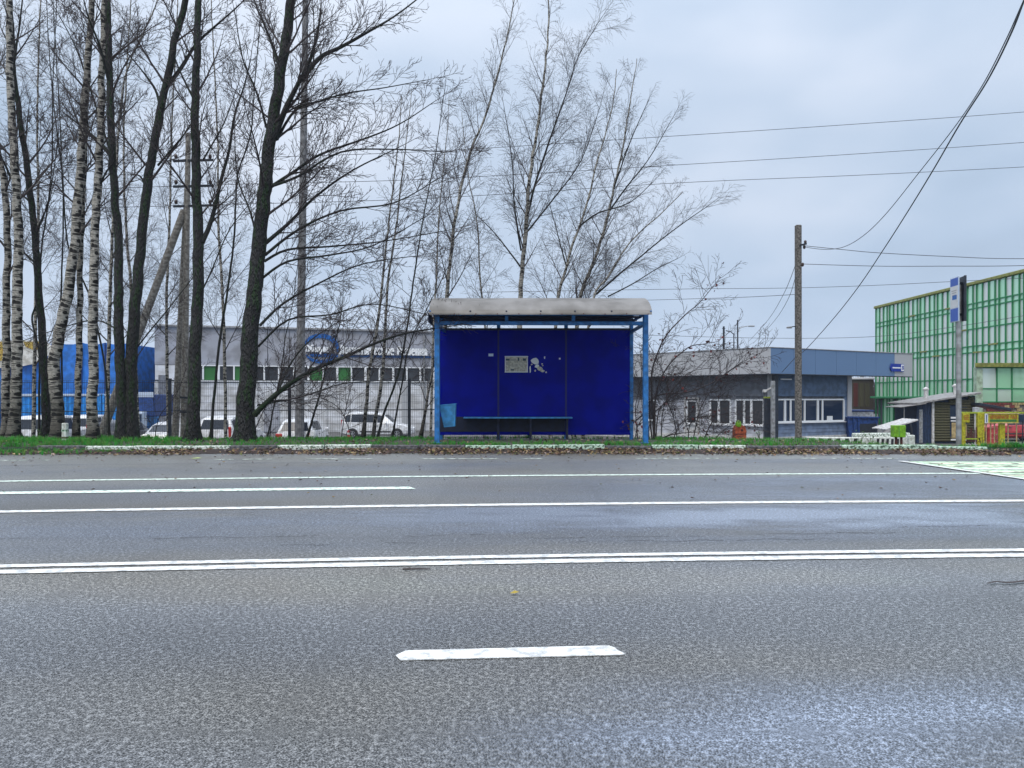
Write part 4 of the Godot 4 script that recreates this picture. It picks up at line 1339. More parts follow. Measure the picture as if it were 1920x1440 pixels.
	tree("birch_tree", "low birch stem arching far right over the roof's right end", 22.6, [[1092, 826], [1096, 680], [1112, 560], [1140, 520], [1170, 470], [1205, 430], [1240, 400], [1280, 360]], 0.065, 0.01, bb, BIRCH, [[[[1118, 552], [1160, 515, -0.3], [1200, 482, -0.5], [1245, 445, -0.7], [1290, 412, -0.9], [1330, 384, -1.1]], 0.03], [[[1140, 556], [1190, 530, 0.4], [1230, 505, 0.7], [1270, 485, 1.0]], 0.022]], [[18, 0.42, 0.98, 1.7, 0.8, 0.7, 0.5]], gt, 0.5)
	tree("birch_tree", "faint thin birch between the shelter's left post and the leaning birch", 24.5, [[806, 826], [812, 640], [818, 520], [822, 420], [830, 330], [838, 250], [842, 180]], 0.05, 0.008, bb, BIRCH, [], [[22, 0.3, 0.98, 1.5, 0.6, 0.6]], gt, 0.4)
	tree("birch_tree", "faint thin birch between the first two birches above the roof", 25.0, [[905, 826], [910, 640], [900, 520], [896, 430], [880, 340], [872, 280], [866, 210]], 0.05, 0.008, bb, BIRCH, [], [[26, 0.3, 0.98, 1.7, 0.7, 0.7]], gt, 0.4)
	# --- shrubs at the shelter's right side
	var shr := [
		["dark arching shrub beside the shelter's right post with few withered leaves", 18.6, [
			[[[1226, 826], [1224, 760], [1222, 700], [1234, 660], [1252, 625], [1285, 590], [1310, 570], [1335, 540], [1350, 520]], 0.028],
			[[[1228, 826], [1230, 740], [1250, 690], [1290, 652], [1320, 645], [1348, 640]], 0.026],
			[[[1222, 826], [1218, 760], [1238, 740], [1290, 735], [1340, 715], [1390, 680], [1440, 655]], 0.022],
			[[[1216, 820], [1210, 780], [1190, 790], [1180, 800]], 0.03],
			[[[1232, 822], [1260, 815], [1310, 810], [1375, 812]], 0.018],
			[[[1230, 824], [1236, 770], [1255, 740], [1240, 690], [1214, 640]], 0.018]], 55],
		["low tangled shrub spreading left of the orange box", 19.6, [
			[[[1290, 828], [1296, 790], [1330, 770], [1342, 775]], 0.014],
			[[[1320, 830], [1330, 800], [1343, 774], [1348, 740]], 0.016],
			[[[1262, 828], [1280, 790], [1330, 780], [1400, 770]], 0.014],
			[[[1270, 828], [1262, 780], [1248, 740], [1256, 700]], 0.016],
			[[[1340, 830], [1360, 806], [1400, 800], [1420, 790]], 0.012],
			[[[1300, 828], [1316, 760], [1360, 700], [1420, 670]], 0.016]], 20],
		["tangled twiggy shrub behind the shelter's right bay", 20.2, [
			[[[1196, 828], [1192, 760], [1204, 700], [1198, 640]], 0.016],
			[[[1210, 828], [1230, 770], [1280, 745], [1330, 740]], 0.014],
			[[[1190, 828], [1200, 790], [1240, 770], [1300, 765]], 0.014],
			[[[1240, 828], [1246, 760], [1290, 700], [1350, 690]], 0.016]], 4],
		["thin brushwood in front of the left car park fence", 19.7, [
			[[[470, 828], [500, 760], [540, 720], [600, 690]], 0.014],
			[[[505, 828], [510, 790], [516, 750], [540, 690]], 0.012],
			[[[640, 828], [650, 760], [670, 700], [720, 670]], 0.012],
			[[[660, 828], [640, 770], [600, 745], [560, 735]], 0.012],
			[[[290, 828], [300, 780], [330, 740], [350, 690]], 0.012]], 0],
	]
	for s in shr:
		var first: Array = s[2][0][0][0]
		var b := W(first[0], first[1], s[1])
		b.y = ground_y(b.x, -b.z)
		var t := thing("shrub", s[0], "shrub", b, 0.0, "bare shrubs")
		var tw := MB.new()
		var tips := []
		for l in s[2]:
			var lp := []
			for i in l[0].size():
				var q: Array = l[0][i]
				var p := W(q[0], q[1], s[1] + 0.12 * i * (1 if l[1] > 0.015 else -1))
				if i == 0:
					p.y = ground_y(p.x, -p.z) - 0.02
				lp.append(p)
			var sp := smooth(lp, 4, 0.02, int(l[1] * 3000))
			var rr := PackedFloat32Array()
			var total := 0.0
			for i in sp.size():
				rr.append(lerpf(l[1], 0.005, float(i) / (sp.size() - 1)))
				if i:
					total += sp[i].distance_to(sp[i - 1])
			var lm := MB.new()
			lm.tube(sp, rr, 6, Color(0.5, 0.48, 0.5), Color(0.5, 0.42, 0.46))
			obj("stem", lm, M.twig, t, true)
			var cnt := int(total * 6.5)
			for k in cnt:
				var f := (0.1 + 0.89 * (k + rng.randf()) / cnt) * (sp.size() - 1)
				var i := mini(int(f), sp.size() - 2)
				var dd := (sp[i + 1] - sp[i]).normalized()
				var ang := rng.randf_range(0.5, 1.1)
				var p := sp[i].lerp(sp[i + 1], f - i)
				grow(tw, p, (dd * cos(ang) + any_perp(dd) * sin(ang)).normalized(), rng.randf_range(0.45, 1.15), 0.006, 1 if rng.randf() < 0.4 else 0, SHRUB)
			for k in 5:
				var j := sp.size() - 1 - rng.randi() % maxi(1, int(sp.size() * 0.55))
				tips.append(sp[j])
		obj("twigs", tw, M.twig, t, true).set_meta("kind", "stuff")
		if s[3] > 0:
			var lf := MB.new()
			for k in s[3] * 2:
				var p: Vector3 = tips[rng.randi() % tips.size()] + Vector3(rng.randfn(), rng.randfn(), rng.randfn()) * 0.12
				var x := Vector3(rng.randfn(), rng.randfn() - 0.6, rng.randfn()).normalized() * 0.085
				var y := x.cross(Vector3(rng.randfn(), rng.randfn(), rng.randfn())).normalized() * 0.034
				lf.col = Color(0.07, 0.03, 0.035) if rng.randf() < 0.7 else Color(0.16, 0.035, 0.035)
				lf.quad(p, p + x * 0.5 + y, p + x, p + x * 0.5 - y)
			obj("leaves", lf, M.leaf, t, true).set_meta("kind", "stuff")

# ------------------------------------------------------------------ lettering
func letters(parent: Node3D, called: String, text: String, m: Material, height: float, depth: float, tr: Transform3D, bold := true) -> MeshInstance3D:
	var f := SystemFont.new()
	f.font_names = PackedStringArray(["Droid Sans"])
	f.font_weight = 700 if bold else 400
	var t := TextMesh.new()
	t.font = f
	t.text = text
	t.font_size = 64
	t.pixel_size = height / 46.0
	t.depth = depth
	t.horizontal_alignment = HORIZONTAL_ALIGNMENT_LEFT
	return inst(called, t, m, parent, tr)

func frame_on(a: Vector3, b: Vector3) -> float:    # the turn about y that lays local x along a -> b
	return atan2(-(b.z - a.z), b.x - a.x)

# ------------------------------------------------------------------ the pale warehouse
func build_warehouse() -> void:
	var a := Vector3(-25.6, PLAIN, -55.0)
	var e := Vector3(-6.2, PLAIN, -60.4)
	var turn := frame_on(a, e)
	var t := thing("warehouse", "pale grey panel-clad warehouse with a ribbon of windows behind the trees", "warehouse", a, turn)
	var L := 34.0
	var H := 7.75
	var mb := MB.new()
	mb.box(Vector3(L / 2, H / 2 - 0.1, -10.15), Vector3(L, H - 0.2, 20))
	obj("core", mb, M.siding_dark, t)
	mb = MB.new()
	mb.box(Vector3(L / 2, H + 0.05, -10), Vector3(L + 0.3, 0.16, 20.5), Basis(), 0.02)
	obj("parapet_cap", mb, M.galvanised, t)
	# upper cassettes
	var y0 := 4.98
	var n := 22
	for i in n:
		mb = MB.new()
		mb.box(Vector3((i + 0.5) * L / n, (y0 + H) / 2, 0.0), Vector3(L / n - 0.035, H - y0 - 0.03, 0.14), Basis(), 0.012)
		obj("upper_panel", mb, M.cladding_grey, t)
	# ribbon window
	var w0 := 3.9
	mb = MB.new()
	mb.box(Vector3(L / 2, w0 - 0.06, 0.06), Vector3(L - 4.2, 0.09, 0.2), Basis(), 0.01)
	obj("window_sill", mb, M.white_frame, t)
	mb = MB.new()
	mb.box(Vector3(L / 2, y0 - 0.02, 0.05), Vector3(L - 4.2, 0.07, 0.12), Basis(), 0.01)
	obj("window_head", mb, M.white_frame, t)
	n = 28
	var wx := 2.2
	var step := (L - 4.4) / n
	for i in n + 1:
		mb = MB.new()
		mb.box(Vector3(wx + i * step, (w0 + y0) / 2, 0.05), Vector3(0.16 if i % 2 == 0 else 0.11, y0 - w0 - 0.07, 0.13), Basis(), 0.01)
		obj("mullion", mb, M.white_frame, t)
		if i < n:
			mb = MB.new()
			var lit: bool = i in [1, 3, 8, 10]
			mb.box(Vector3(wx + (i + 0.5) * step, (w0 + y0) / 2, -0.02), Vector3(step - 0.1, y0 - w0 - 0.04, 0.02))
			var p := obj("window_pane", mb, M.green_blind if lit else M.dark_glass, t)
			if lit:
				p.set_meta("label", "green window pane")
			elif i % 3 == 0:
				mb = MB.new()
				mb.box(Vector3(wx + (i + 0.5) * step + 0.16, (w0 + y0) / 2, 0.012), Vector3(0.05, y0 - w0 - 0.1, 0.03))
				obj("casement_bar", mb, M.dark_glass, p)
	# lower sandwich panels in courses
	var rows := 7
	var rh := (w0 - 0.12) / rows
	for r in rows:
		for c in 6:
			var xa := 2.1 + c * (L - 4.2) / 6
			if c == 0:
				xa = 0.0
			var xb := 2.1 + (c + 1) * (L - 4.2) / 6 if c < 5 else L
			mb = MB.new()
			mb.box(Vector3((xa + xb) / 2, (r + 0.5) * rh, 0.0), Vector3(xb - xa - 0.03, rh - 0.018, 0.12), Basis(), 0.014)
			for q in 2:
				mb.box(Vector3((xa + xb) / 2, (r + 0.33 + q * 0.33) * rh, 0.062), Vector3(xb - xa - 0.06, 0.022, 0.012))
			obj("wall_panel", mb, M.cladding_pale, t)
	for q in [[0.0, 2.1], [L - 2.1, L]]:
		mb = MB.new()
		mb.box(Vector3((q[0] + q[1]) / 2, (w0 + y0) / 2, 0.0), Vector3(q[1] - q[0] - 0.1, y0 - w0 - 0.03, 0.13), Basis(), 0.012)
		obj("wall_panel", mb, M.cladding_pale, t)
	# tall dark recess near the left corner, grey pilasters, lean-to door
	mb = MB.new()
	mb.box(Vector3(0.55, 1.95, 0.09), Vector3(0.55, 4.6, 0.1), Basis(), 0.01)
	obj("dark_slot", mb, M.siding_dark, t)
	for x in [1.1, 17.9]:
		mb = MB.new()
		mb.box(Vector3(x, 1.9, 0.1), Vector3(0.42 if x > 5 else 0.2, 3.8, 0.12), Basis(), 0.02)
		obj("pilaster", mb, M.fascia_pale if x > 5 else M.white_frame, t)
	mb = MB.new()
	mb.rod(Vector3(19.4, 0, 0.16), Vector3(19.4, 7.6, 0.16), 0.06)
	obj("downpipe", mb, M.galvanised, t)
	mb = MB.new()
	mb.box(Vector3(8.0, 1.15, 0.1), Vector3(1.1, 2.2, 0.1), Basis(), 0.01)
	var dr := obj("door", mb, M.cladding_grey, t)
	mb = MB.new()
	mb.box(Vector3(8.4, 1.1, 0.17), Vector3(0.05, 0.2, 0.04))
	obj("handle", mb, M.steel_dark, dr)
	for x in [6.4, 12.6]:
		mb = MB.new()
		mb.box(Vector3(x, 7.3, 0.3), Vector3(0.3, 0.16, 0.4), Basis(), 0.02)
		obj("wall_lamp", mb, M.steel_dark, t)
	# company sign on the fascia: ring mark and raised letters
	var s := thing("company_sign", "blue ring emblem and raised Cyrillic letters on the warehouse fascia", "sign", a + Basis(Vector3.UP, turn) * Vector3(10.3, 6.3, 0.09), turn)
	mb = MB.new()
	var N := 40
	for part in [[0.92 * PI, -0.06 * PI, 0.10, 0.34], [1.16 * PI, 1.84 * PI, 0.06, 0.27]]:
		for i in N:
			var ring := []
			for k in 2:
				var u := float(i + k) / N
				var an: float = lerpf(part[0], part[1], u)
				var w: float = lerpf(part[2], part[3], sin(u * PI))
				var ctr := Vector2(1.25, 0.02)
				for o in [-0.5, 0.5]:
					var rx: float = 1.22 + o * w * 1.3
					var ry: float = 0.98 + o * w
					ring.append(Vector3(ctr.x + cos(an) * rx, ctr.y + sin(an) * ry, 0.0))
			for z in [0.07]:
				var f := Vector3(0, 0, z)
				mb.quado(ring[0] + f, ring[1] + f, ring[3] + f, ring[2] + f, Vector3.BACK)
				mb.quado(ring[1] + f, ring[1], ring[3], ring[3] + f, ring[1] - Vector3(1.25, 0, 0))
				mb.quado(ring[0] + f, ring[0], ring[2], ring[2] + f, Vector3(1.25, 0, 0) - ring[0])
	obj("ring_emblem", mb, M.logo_blue, s)
	mb = MB.new()
	mb.box(Vector3(1.5, -0.47, 0.02), Vector3(2.0, 0.24, 0.05), Basis(), 0.01)
	obj("emblem_bar", mb, M.logo_blue, s)
	mb = MB.new()
	mb.box(Vector3(6.6, -0.50, 0.02), Vector3(7.6, 0.17, 0.05), Basis(), 0.01)
	obj("letter_rail", mb, M.sign_blue, s)
	for q in [["Общие", 0.12, 1.72], ["Логистические", 2.62, 4.1], ["Решения", 7.0, 2.3]]:
		for k in 3:
			var o := letters(s, "lettering", q[0], M.sign_blue if k == 0 else M.sign_white, 0.72, 0.14 if k == 0 else 0.02, Transform3D(), true)
			var ab := o.mesh.get_aabb()
			var sc: float = q[2] / ab.size.x
			o.transform = Transform3D(Basis().scaled(Vector3(sc, 0.72 / ab.size.y, 1)), Vector3(q[1] - ab.position.x * sc + [0.035, -0.02, 0.035][k], -0.40 - ab.position.y * (0.72 / ab.size.y) - (0.04 if k == 0 else 0.0), [0.1, 0.19, 0.192][k]))

# ------------------------------------------------------------------ the low grey-blue building with the deep fascia
func build_checkpoint() -> void:
	var c := Vector3(14.15, 0, -42.0)                 # near corner of the fascia
	var l := Vector3(2.6, 0, -55.1)                   # left end, hidden by the shelter
	var r := Vector3(25.2, 0, -48.3)
	var ytop := 3.86
	var ybot := 2.45
	var t := thing("office_building", "low grey-blue office with deep flat fascia and overhanging canopy", "building", Vector3(14, PLAIN, -47))
	var back := r + (l - c) * 0.75
	for q in [[c, l, "fascia_pale", 9], [c, r, "fascia_blue", 7]]:
		var d: Vector3 = (q[1] - q[0]).normalized()
		var n := Vector3(-d.z, 0, d.x)
		if n.z < 0:
			n = -n
		var ln: float = (q[1] - q[0]).length()
		for i in q[3]:
			var mb := MB.new()
			var a: Vector3 = q[0] + d * (ln * i / q[3] + 0.008)
			var b: Vector3 = q[0] + d * (ln * (i + 1) / q[3] - 0.008)
			mb.bar(a + Vector3(0, (ytop + ybot) / 2, 0) - n * 0.06, b + Vector3(0, (ytop + ybot) / 2, 0) - n * 0.06, 0.12, ytop - ybot, Vector3.UP, 0.01)
			obj("fascia_panel", mb, M["fascia_pale" if q[2] == "fascia_blue" and i == 6 else q[2]], t, true)
		var mb2 := MB.new()
		mb2.bar(q[0] + Vector3(0, ytop + 0.03, 0) - n * 0.08, q[1] + Vector3(0, ytop + 0.03, 0) - n * 0.08, 0.22, 0.05, Vector3.UP, 0.008)
		obj("fascia_cap", mb2, M.galvanised, t, true)
		mb2 = MB.new()
		mb2.bar(q[0] + Vector3(0, ybot - 0.02, 0) - n * 0.07, q[1] + Vector3(0, ybot - 0.02, 0) - n * 0.07, 0.16, 0.05, Vector3.UP, 0.008)
		obj("drip_edge", mb2, M.steel_dark, t, true)
	var mb := MB.new()                                # roof slab and soffit
	var slab := PackedVector2Array()
	for p in [c, r, back, l]:
		var q: Vector3 = p + (Vector3(14, 0, -54) - p) * 0.02
		slab.append(Vector2(q.x, -q.z))
	mb.prism(slab, ytop - ybot - 0.16, Transform3D(Basis(Vector3.RIGHT, Vector3(0, 0, -1), Vector3.UP), Vector3(0, (ytop + ybot) / 2 + 0.02, 0)))
	obj("roof", mb, M.roof_dark, t, true)
	# walls set back under the eaves
	var wc := Vector3(14.55, 0, -43.3)
	var wr := Vector3(20.35, 0, -46.55)
	var wl := Vector3(3.4, 0, -55.8)
	var wb := wr + (wl - wc) * 0.9
	mb = MB.new()
	var plan := PackedVector2Array()
	for p in [wc, wr, wb, wl]:
		var q: Vector3 = p + (Vector3(12, 0, -51) - p) * 0.012
		plan.append(Vector2(q.x, -q.z))
	mb.prism(plan, ybot + 0.05 - PLAIN, Transform3D(Basis(Vector3.RIGHT, Vector3(0, 0, -1), Vector3.UP), Vector3(0, (ybot + 0.05 + PLAIN) / 2, 0)))
	obj("wall_core", mb, M.siding_dark, t, true)
	# boarded siding, lapped course by course, around window and door openings
	var sides := [
		{"a": wc, "b": wl, "open": [[0.35, 2.15, -0.42, 1.0, [0, 0.42, 0.70, 1]], [2.5, 3.9, -0.42, 1.0, [0, 0.55, 1]], [4.85, 5.55, -0.45, 0.92, [0, 1]], [8.0, 8.6, -0.3, 0.95, [0, 1]]], "mats": ["siding_white", "siding_white", "siding_dark"], "doors": [[4.7, 5.7, PLAIN, 1.1]]},  # upper boards darker: the canopy's shade is put into their colour
		{"a": wc, "b": wr, "open": [[0.05, 6.2, -0.25, 1.02, [0.0, 0.17, 0.25, 0.44, 0.62, 0.69, 1]]], "mats": ["siding_low", "siding_low", "siding_blue"], "doors": []},
	]
	for sd in sides:
		var a: Vector3 = sd.a
		var d: Vector3 = (sd.b - sd.a).normalized()
		var ln: float = (sd.b - sd.a).length()
		var n := Vector3(-d.z, 0, d.x)
		if n.z < 0:
			n = -n
		var y := PLAIN + 0.4
		var lowb := MB.new()
		var topb := MB.new()
		while y < ybot - 0.05:
			var y1 := minf(y + 0.21, ybot)
			var cuts := [0.0]
			for o in sd.open:
				if o[2] < y1 and o[3] > y:
					cuts.append_array([o[0], o[1]])
			cuts.append(ln)
			for k in range(0, cuts.size(), 2):
				var x0: float = cuts[k]
				var x1: float = cuts[k + 1]
				if x1 - x0 < 0.02:
					continue
				var p0 := a + d * x0
				var p1 := a + d * x1
				var tgt: MB = topb if y > 0.96 else lowb
				tgt.quado(p0 + n * 0.055 + Vector3(0, y, 0), p1 + n * 0.055 + Vector3(0, y, 0), p1 + n * 0.03 + Vector3(0, y1, 0), p0 + n * 0.03 + Vector3(0, y1, 0), n)
				tgt.quado(p0 + n * 0.03 + Vector3(0, y, 0), p1 + n * 0.03 + Vector3(0, y, 0), p1 + n * 0.055 + Vector3(0, y, 0), p0 + n * 0.055 + Vector3(0, y, 0), Vector3.DOWN)
			y = y1
		obj("siding", lowb, M[sd.mats[0]], t, true).set_meta("kind", "stuff")
		obj("siding", topb, M[sd.mats[2]], t, true).set_meta("kind", "stuff")
		var pl := MB.new()
		pl.bar(a + n * 0.03 + Vector3(0, PLAIN + 0.2, 0), sd.b + n * 0.03 + Vector3(0, PLAIN + 0.2, 0), 0.1, 0.4, Vector3.UP, 0.01)
		obj("plinth", pl, M.pipe_white, t, true)
		for o in sd.open:
			var win := MB.new()
			var lights: int = o[4].size() - 1
			var yc: float = (o[2] + o[3]) / 2
			for q in [o[2], o[3]]:
				win.bar(a + d * o[0] + n * 0.06 + Vector3(0, q, 0), a + d * o[1] + n * 0.06 + Vector3(0, q, 0), 0.1, 0.085, Vector3.UP, 0.008)
			var stops := []
			for k in lights + 1:
				stops.append(lerpf(o[0], o[1], o[4][k]))
			for k in lights + 1:
				var x: float = stops[k]
				win.bar(a + d * x + n * 0.06 + Vector3(0, o[2] + 0.043, 0), a + d * x + n * 0.06 + Vector3(0, o[3] - 0.043, 0), 0.1, 0.085, n, 0.008)
			var wf := obj("window", win, M.white_frame, t, true)
			for k in lights:
				var x0: float = stops[k]
				var x1: float = stops[k + 1]
				var pm := MB.new()
				pm.bar(a + d * (x0 + 0.03) + n * 0.025 + Vector3(0, yc, 0), a + d * (x1 - 0.03) + n * 0.025 + Vector3(0, yc, 0), 0.012, o[3] - o[2] - 0.06)
				obj("pane", pm, M.glass_blue if sd.a == wc and sd.b == wr else M.dark_glass, wf, true)
				if k % 3 == 1 and lights > 1:   # opening sashes
					var sm := MB.new()
					for xx in [x0 + 0.065, x1 - 0.065]:
						sm.bar(a + d * xx + n * 0.085 + Vector3(0, o[2] + 0.05, 0), a + d * xx + n * 0.085 + Vector3(0, o[3] - 0.05, 0), 0.05, 0.05, n, 0.006)
					obj("sash", sm, M.white_frame, wf, true)
			var sl := MB.new()
			sl.bar(a + d * (o[0] - 0.08) + n * 0.11 + Vector3(0, o[2] - 0.07, 0), a + d * (o[1] + 0.08) + n * 0.11 + Vector3(0, o[2] - 0.07, 0), 0.2, 0.04, Vector3.UP, 0.008)
			obj("sill", sl, M.white_frame, wf, true)
		for o in sd.doors:
			var dm := MB.new()
			var h: float = o[3] - o[2]
			for x in [o[0], o[1]]:
				dm.bar(a + d * x + n * 0.09 + Vector3(0, o[2], 0), a + d * x + n * 0.09 + Vector3(0, o[3], 0), 0.09, 0.08, n, 0.008)
			dm.bar(a + d * o[0] + n * 0.09 + Vector3(0, o[3], 0), a + d * o[1] + n * 0.09 + Vector3(0, o[3], 0), 0.09, 0.08, Vector3.UP, 0.008)
			dm.bar(a + d * (o[0] + 0.06) + n * 0.075 + Vector3(0, o[2] + 0.5, 0), a + d * (o[1] - 0.06) + n * 0.075 + Vector3(0, o[2] + 0.5, 0), 0.04, 1.0, Vector3.UP, 0.006)
			var dd := obj("door", dm, M.pipe_white, t, true)
			dm = MB.new()
			dm.bar(a + d * (o[0] + 0.2) + n * 0.13 + Vector3(0, o[2] + 1.05, 0), a + d * (o[0] + 0.2) + n * 0.13 + Vector3(0, o[2] + 1.3, 0), 0.03, 0.03, n)
			obj("handle", dm, M.steel_dark, dd, true)
	# corner trims, downpipe, porch column, lamp under the eaves, notice in the window
	mb = MB.new()
	mb.bar(wr + Vector3(0.05, PLAIN, 0.06), wr + Vector3(0.05, ybot, 0.06), 0.28, 0.22, Vector3.BACK, 0.02)
	obj("corner_trim", mb, M.fascia_pale, t, true)
	mb = MB.new()
	mb.bar(wc + Vector3(-0.05, 0.9, 0.1), wc + Vector3(-0.05, ybot, 0.1), 0.24, 0.14, Vector3.BACK, 0.02)
	obj("corner_trim", mb, M.fascia_pale, t, true)
	mb = MB.new()
	var dp := W(1384, 700, 46.0)
	mb.rod(Vector3(dp.x, PLAIN, dp.z + 0.6), Vector3(dp.x, ybot, dp.z + 0.6), 0.065)
	obj("downpipe", mb, M.pipe_white, t, true)
	mb = MB.new()
	mb.bar(Vector3(14.65, PLAIN, -42.75), Vector3(14.65, ybot, -42.75), 0.27, 0.27, Vector3.BACK, 0.02)
	obj("porch_column", mb, M.steel_dark, t, true)
	mb = MB.new()
	var dl := (wr - wc).normalized()
	mb.bar(wc + dl * 0.9 + Vector3(-0.1, 2.18, 0.22), wc + dl * 1.75 + Vector3(-0.1, 2.18, 0.22), 0.1, 0.07, Vector3.UP, 0.01)
	obj("eave_lamp", mb, M.white_frame, t, true)
	mb = MB.new()
	mb.bar(wc + dl * 4.75 + Vector3(-0.03, -0.08, 0.11), wc + dl * 5.25 + Vector3(-0.03, -0.08, 0.11), 0.01, 0.24)
	obj("window_notice", mb, M.paper_white, t, true)
	# address plate on the fascia
	var fd := (r - c).normalized()
	var fp := c + fd * ((r - c).length() * 0.875) + Vector3(-0.02, 2.98, 0.05)
	var ap := thing("address_plate", "small blue address plate on the right end of the fascia", "sign", fp, frame_on(c, r))
	mb = MB.new()
	mb.prism(PackedVector2Array([Vector2(-0.75, 0), Vector2(-0.6, -0.24), Vector2(0.62, -0.24), Vector2(0.62, 0.24), Vector2(-0.6, 0.24)]), 0.04, Transform3D(Basis(), Vector3(0, 0, 0.03)))
	obj("plate", mb, M.plate_blue, ap)
	mb = MB.new()
	mb.box(Vector3(-0.12, -0.01, 0.055), Vector3(0.8, 0.07, 0.008))
	obj("street_line", mb, M.sign_white, ap)
	mb = MB.new()
	mb.box(Vector3(0.46, 0.0, 0.057), Vector3(0.26, 0.4, 0.012), Basis(), 0.004)
	obj("number_field", mb, M.sign_white, ap)
	letters(ap, "number", "8", M.plate_blue, 0.26, 0.01, Transform3D(Basis(), Vector3(0.38, 0, 0.068)))
	# grey steel gate posts beside the porch
	var g := thing("gate_post", "grey steel gate post with bracket arm beside the dark porch column", "post", Vector3(11.3, PLAIN, -33.0))
	var p := W(1449, 745, 33.0)
	g.position.x = p.x + 0.02
	mb = MB.new()
	mb.bar(Vector3(p.x, PLAIN, -33.0), Vector3(p.x, 1.85, -33.0), 0.16, 0.16, Vector3.BACK, 0.012)
	obj("post", mb, M.galvanised, g, true)
	mb = MB.new()
	mb.bar(Vector3(p.x, 1.6, -33.0), Vector3(p.x - 0.3, 1.42, -33.05), 0.06, 0.06, Vector3.UP, 0.006)
	mb.box(Vector3(p.x - 0.34, 1.42, -33.05), Vector3(0.14, 0.12, 0.12), Basis(), 0.01)
	obj("bracket", mb, M.pipe_white, g, true)
	g = thing("gate_post", "dark steel gate post with a green cap left of the grey post", "post", Vector3(10.9, PLAIN, -33.3))
	p = W(1438, 745, 33.3)
	g.position.x = p.x
	mb = MB.new()
	mb.bar(Vector3(p.x, PLAIN, -33.3), Vector3(p.x, 1.1, -33.3), 0.26, 0.2, Vector3.BACK, 0.012)
	obj("post", mb, M.steel_dark, g, true)
	mb = MB.new()
	mb.box(Vector3(p.x + 0.02, 1.14, -33.3), Vector3(0.28, 0.07, 0.22), Basis(), 0.01)
	obj("cap", mb, M.gate_lime, g, true)

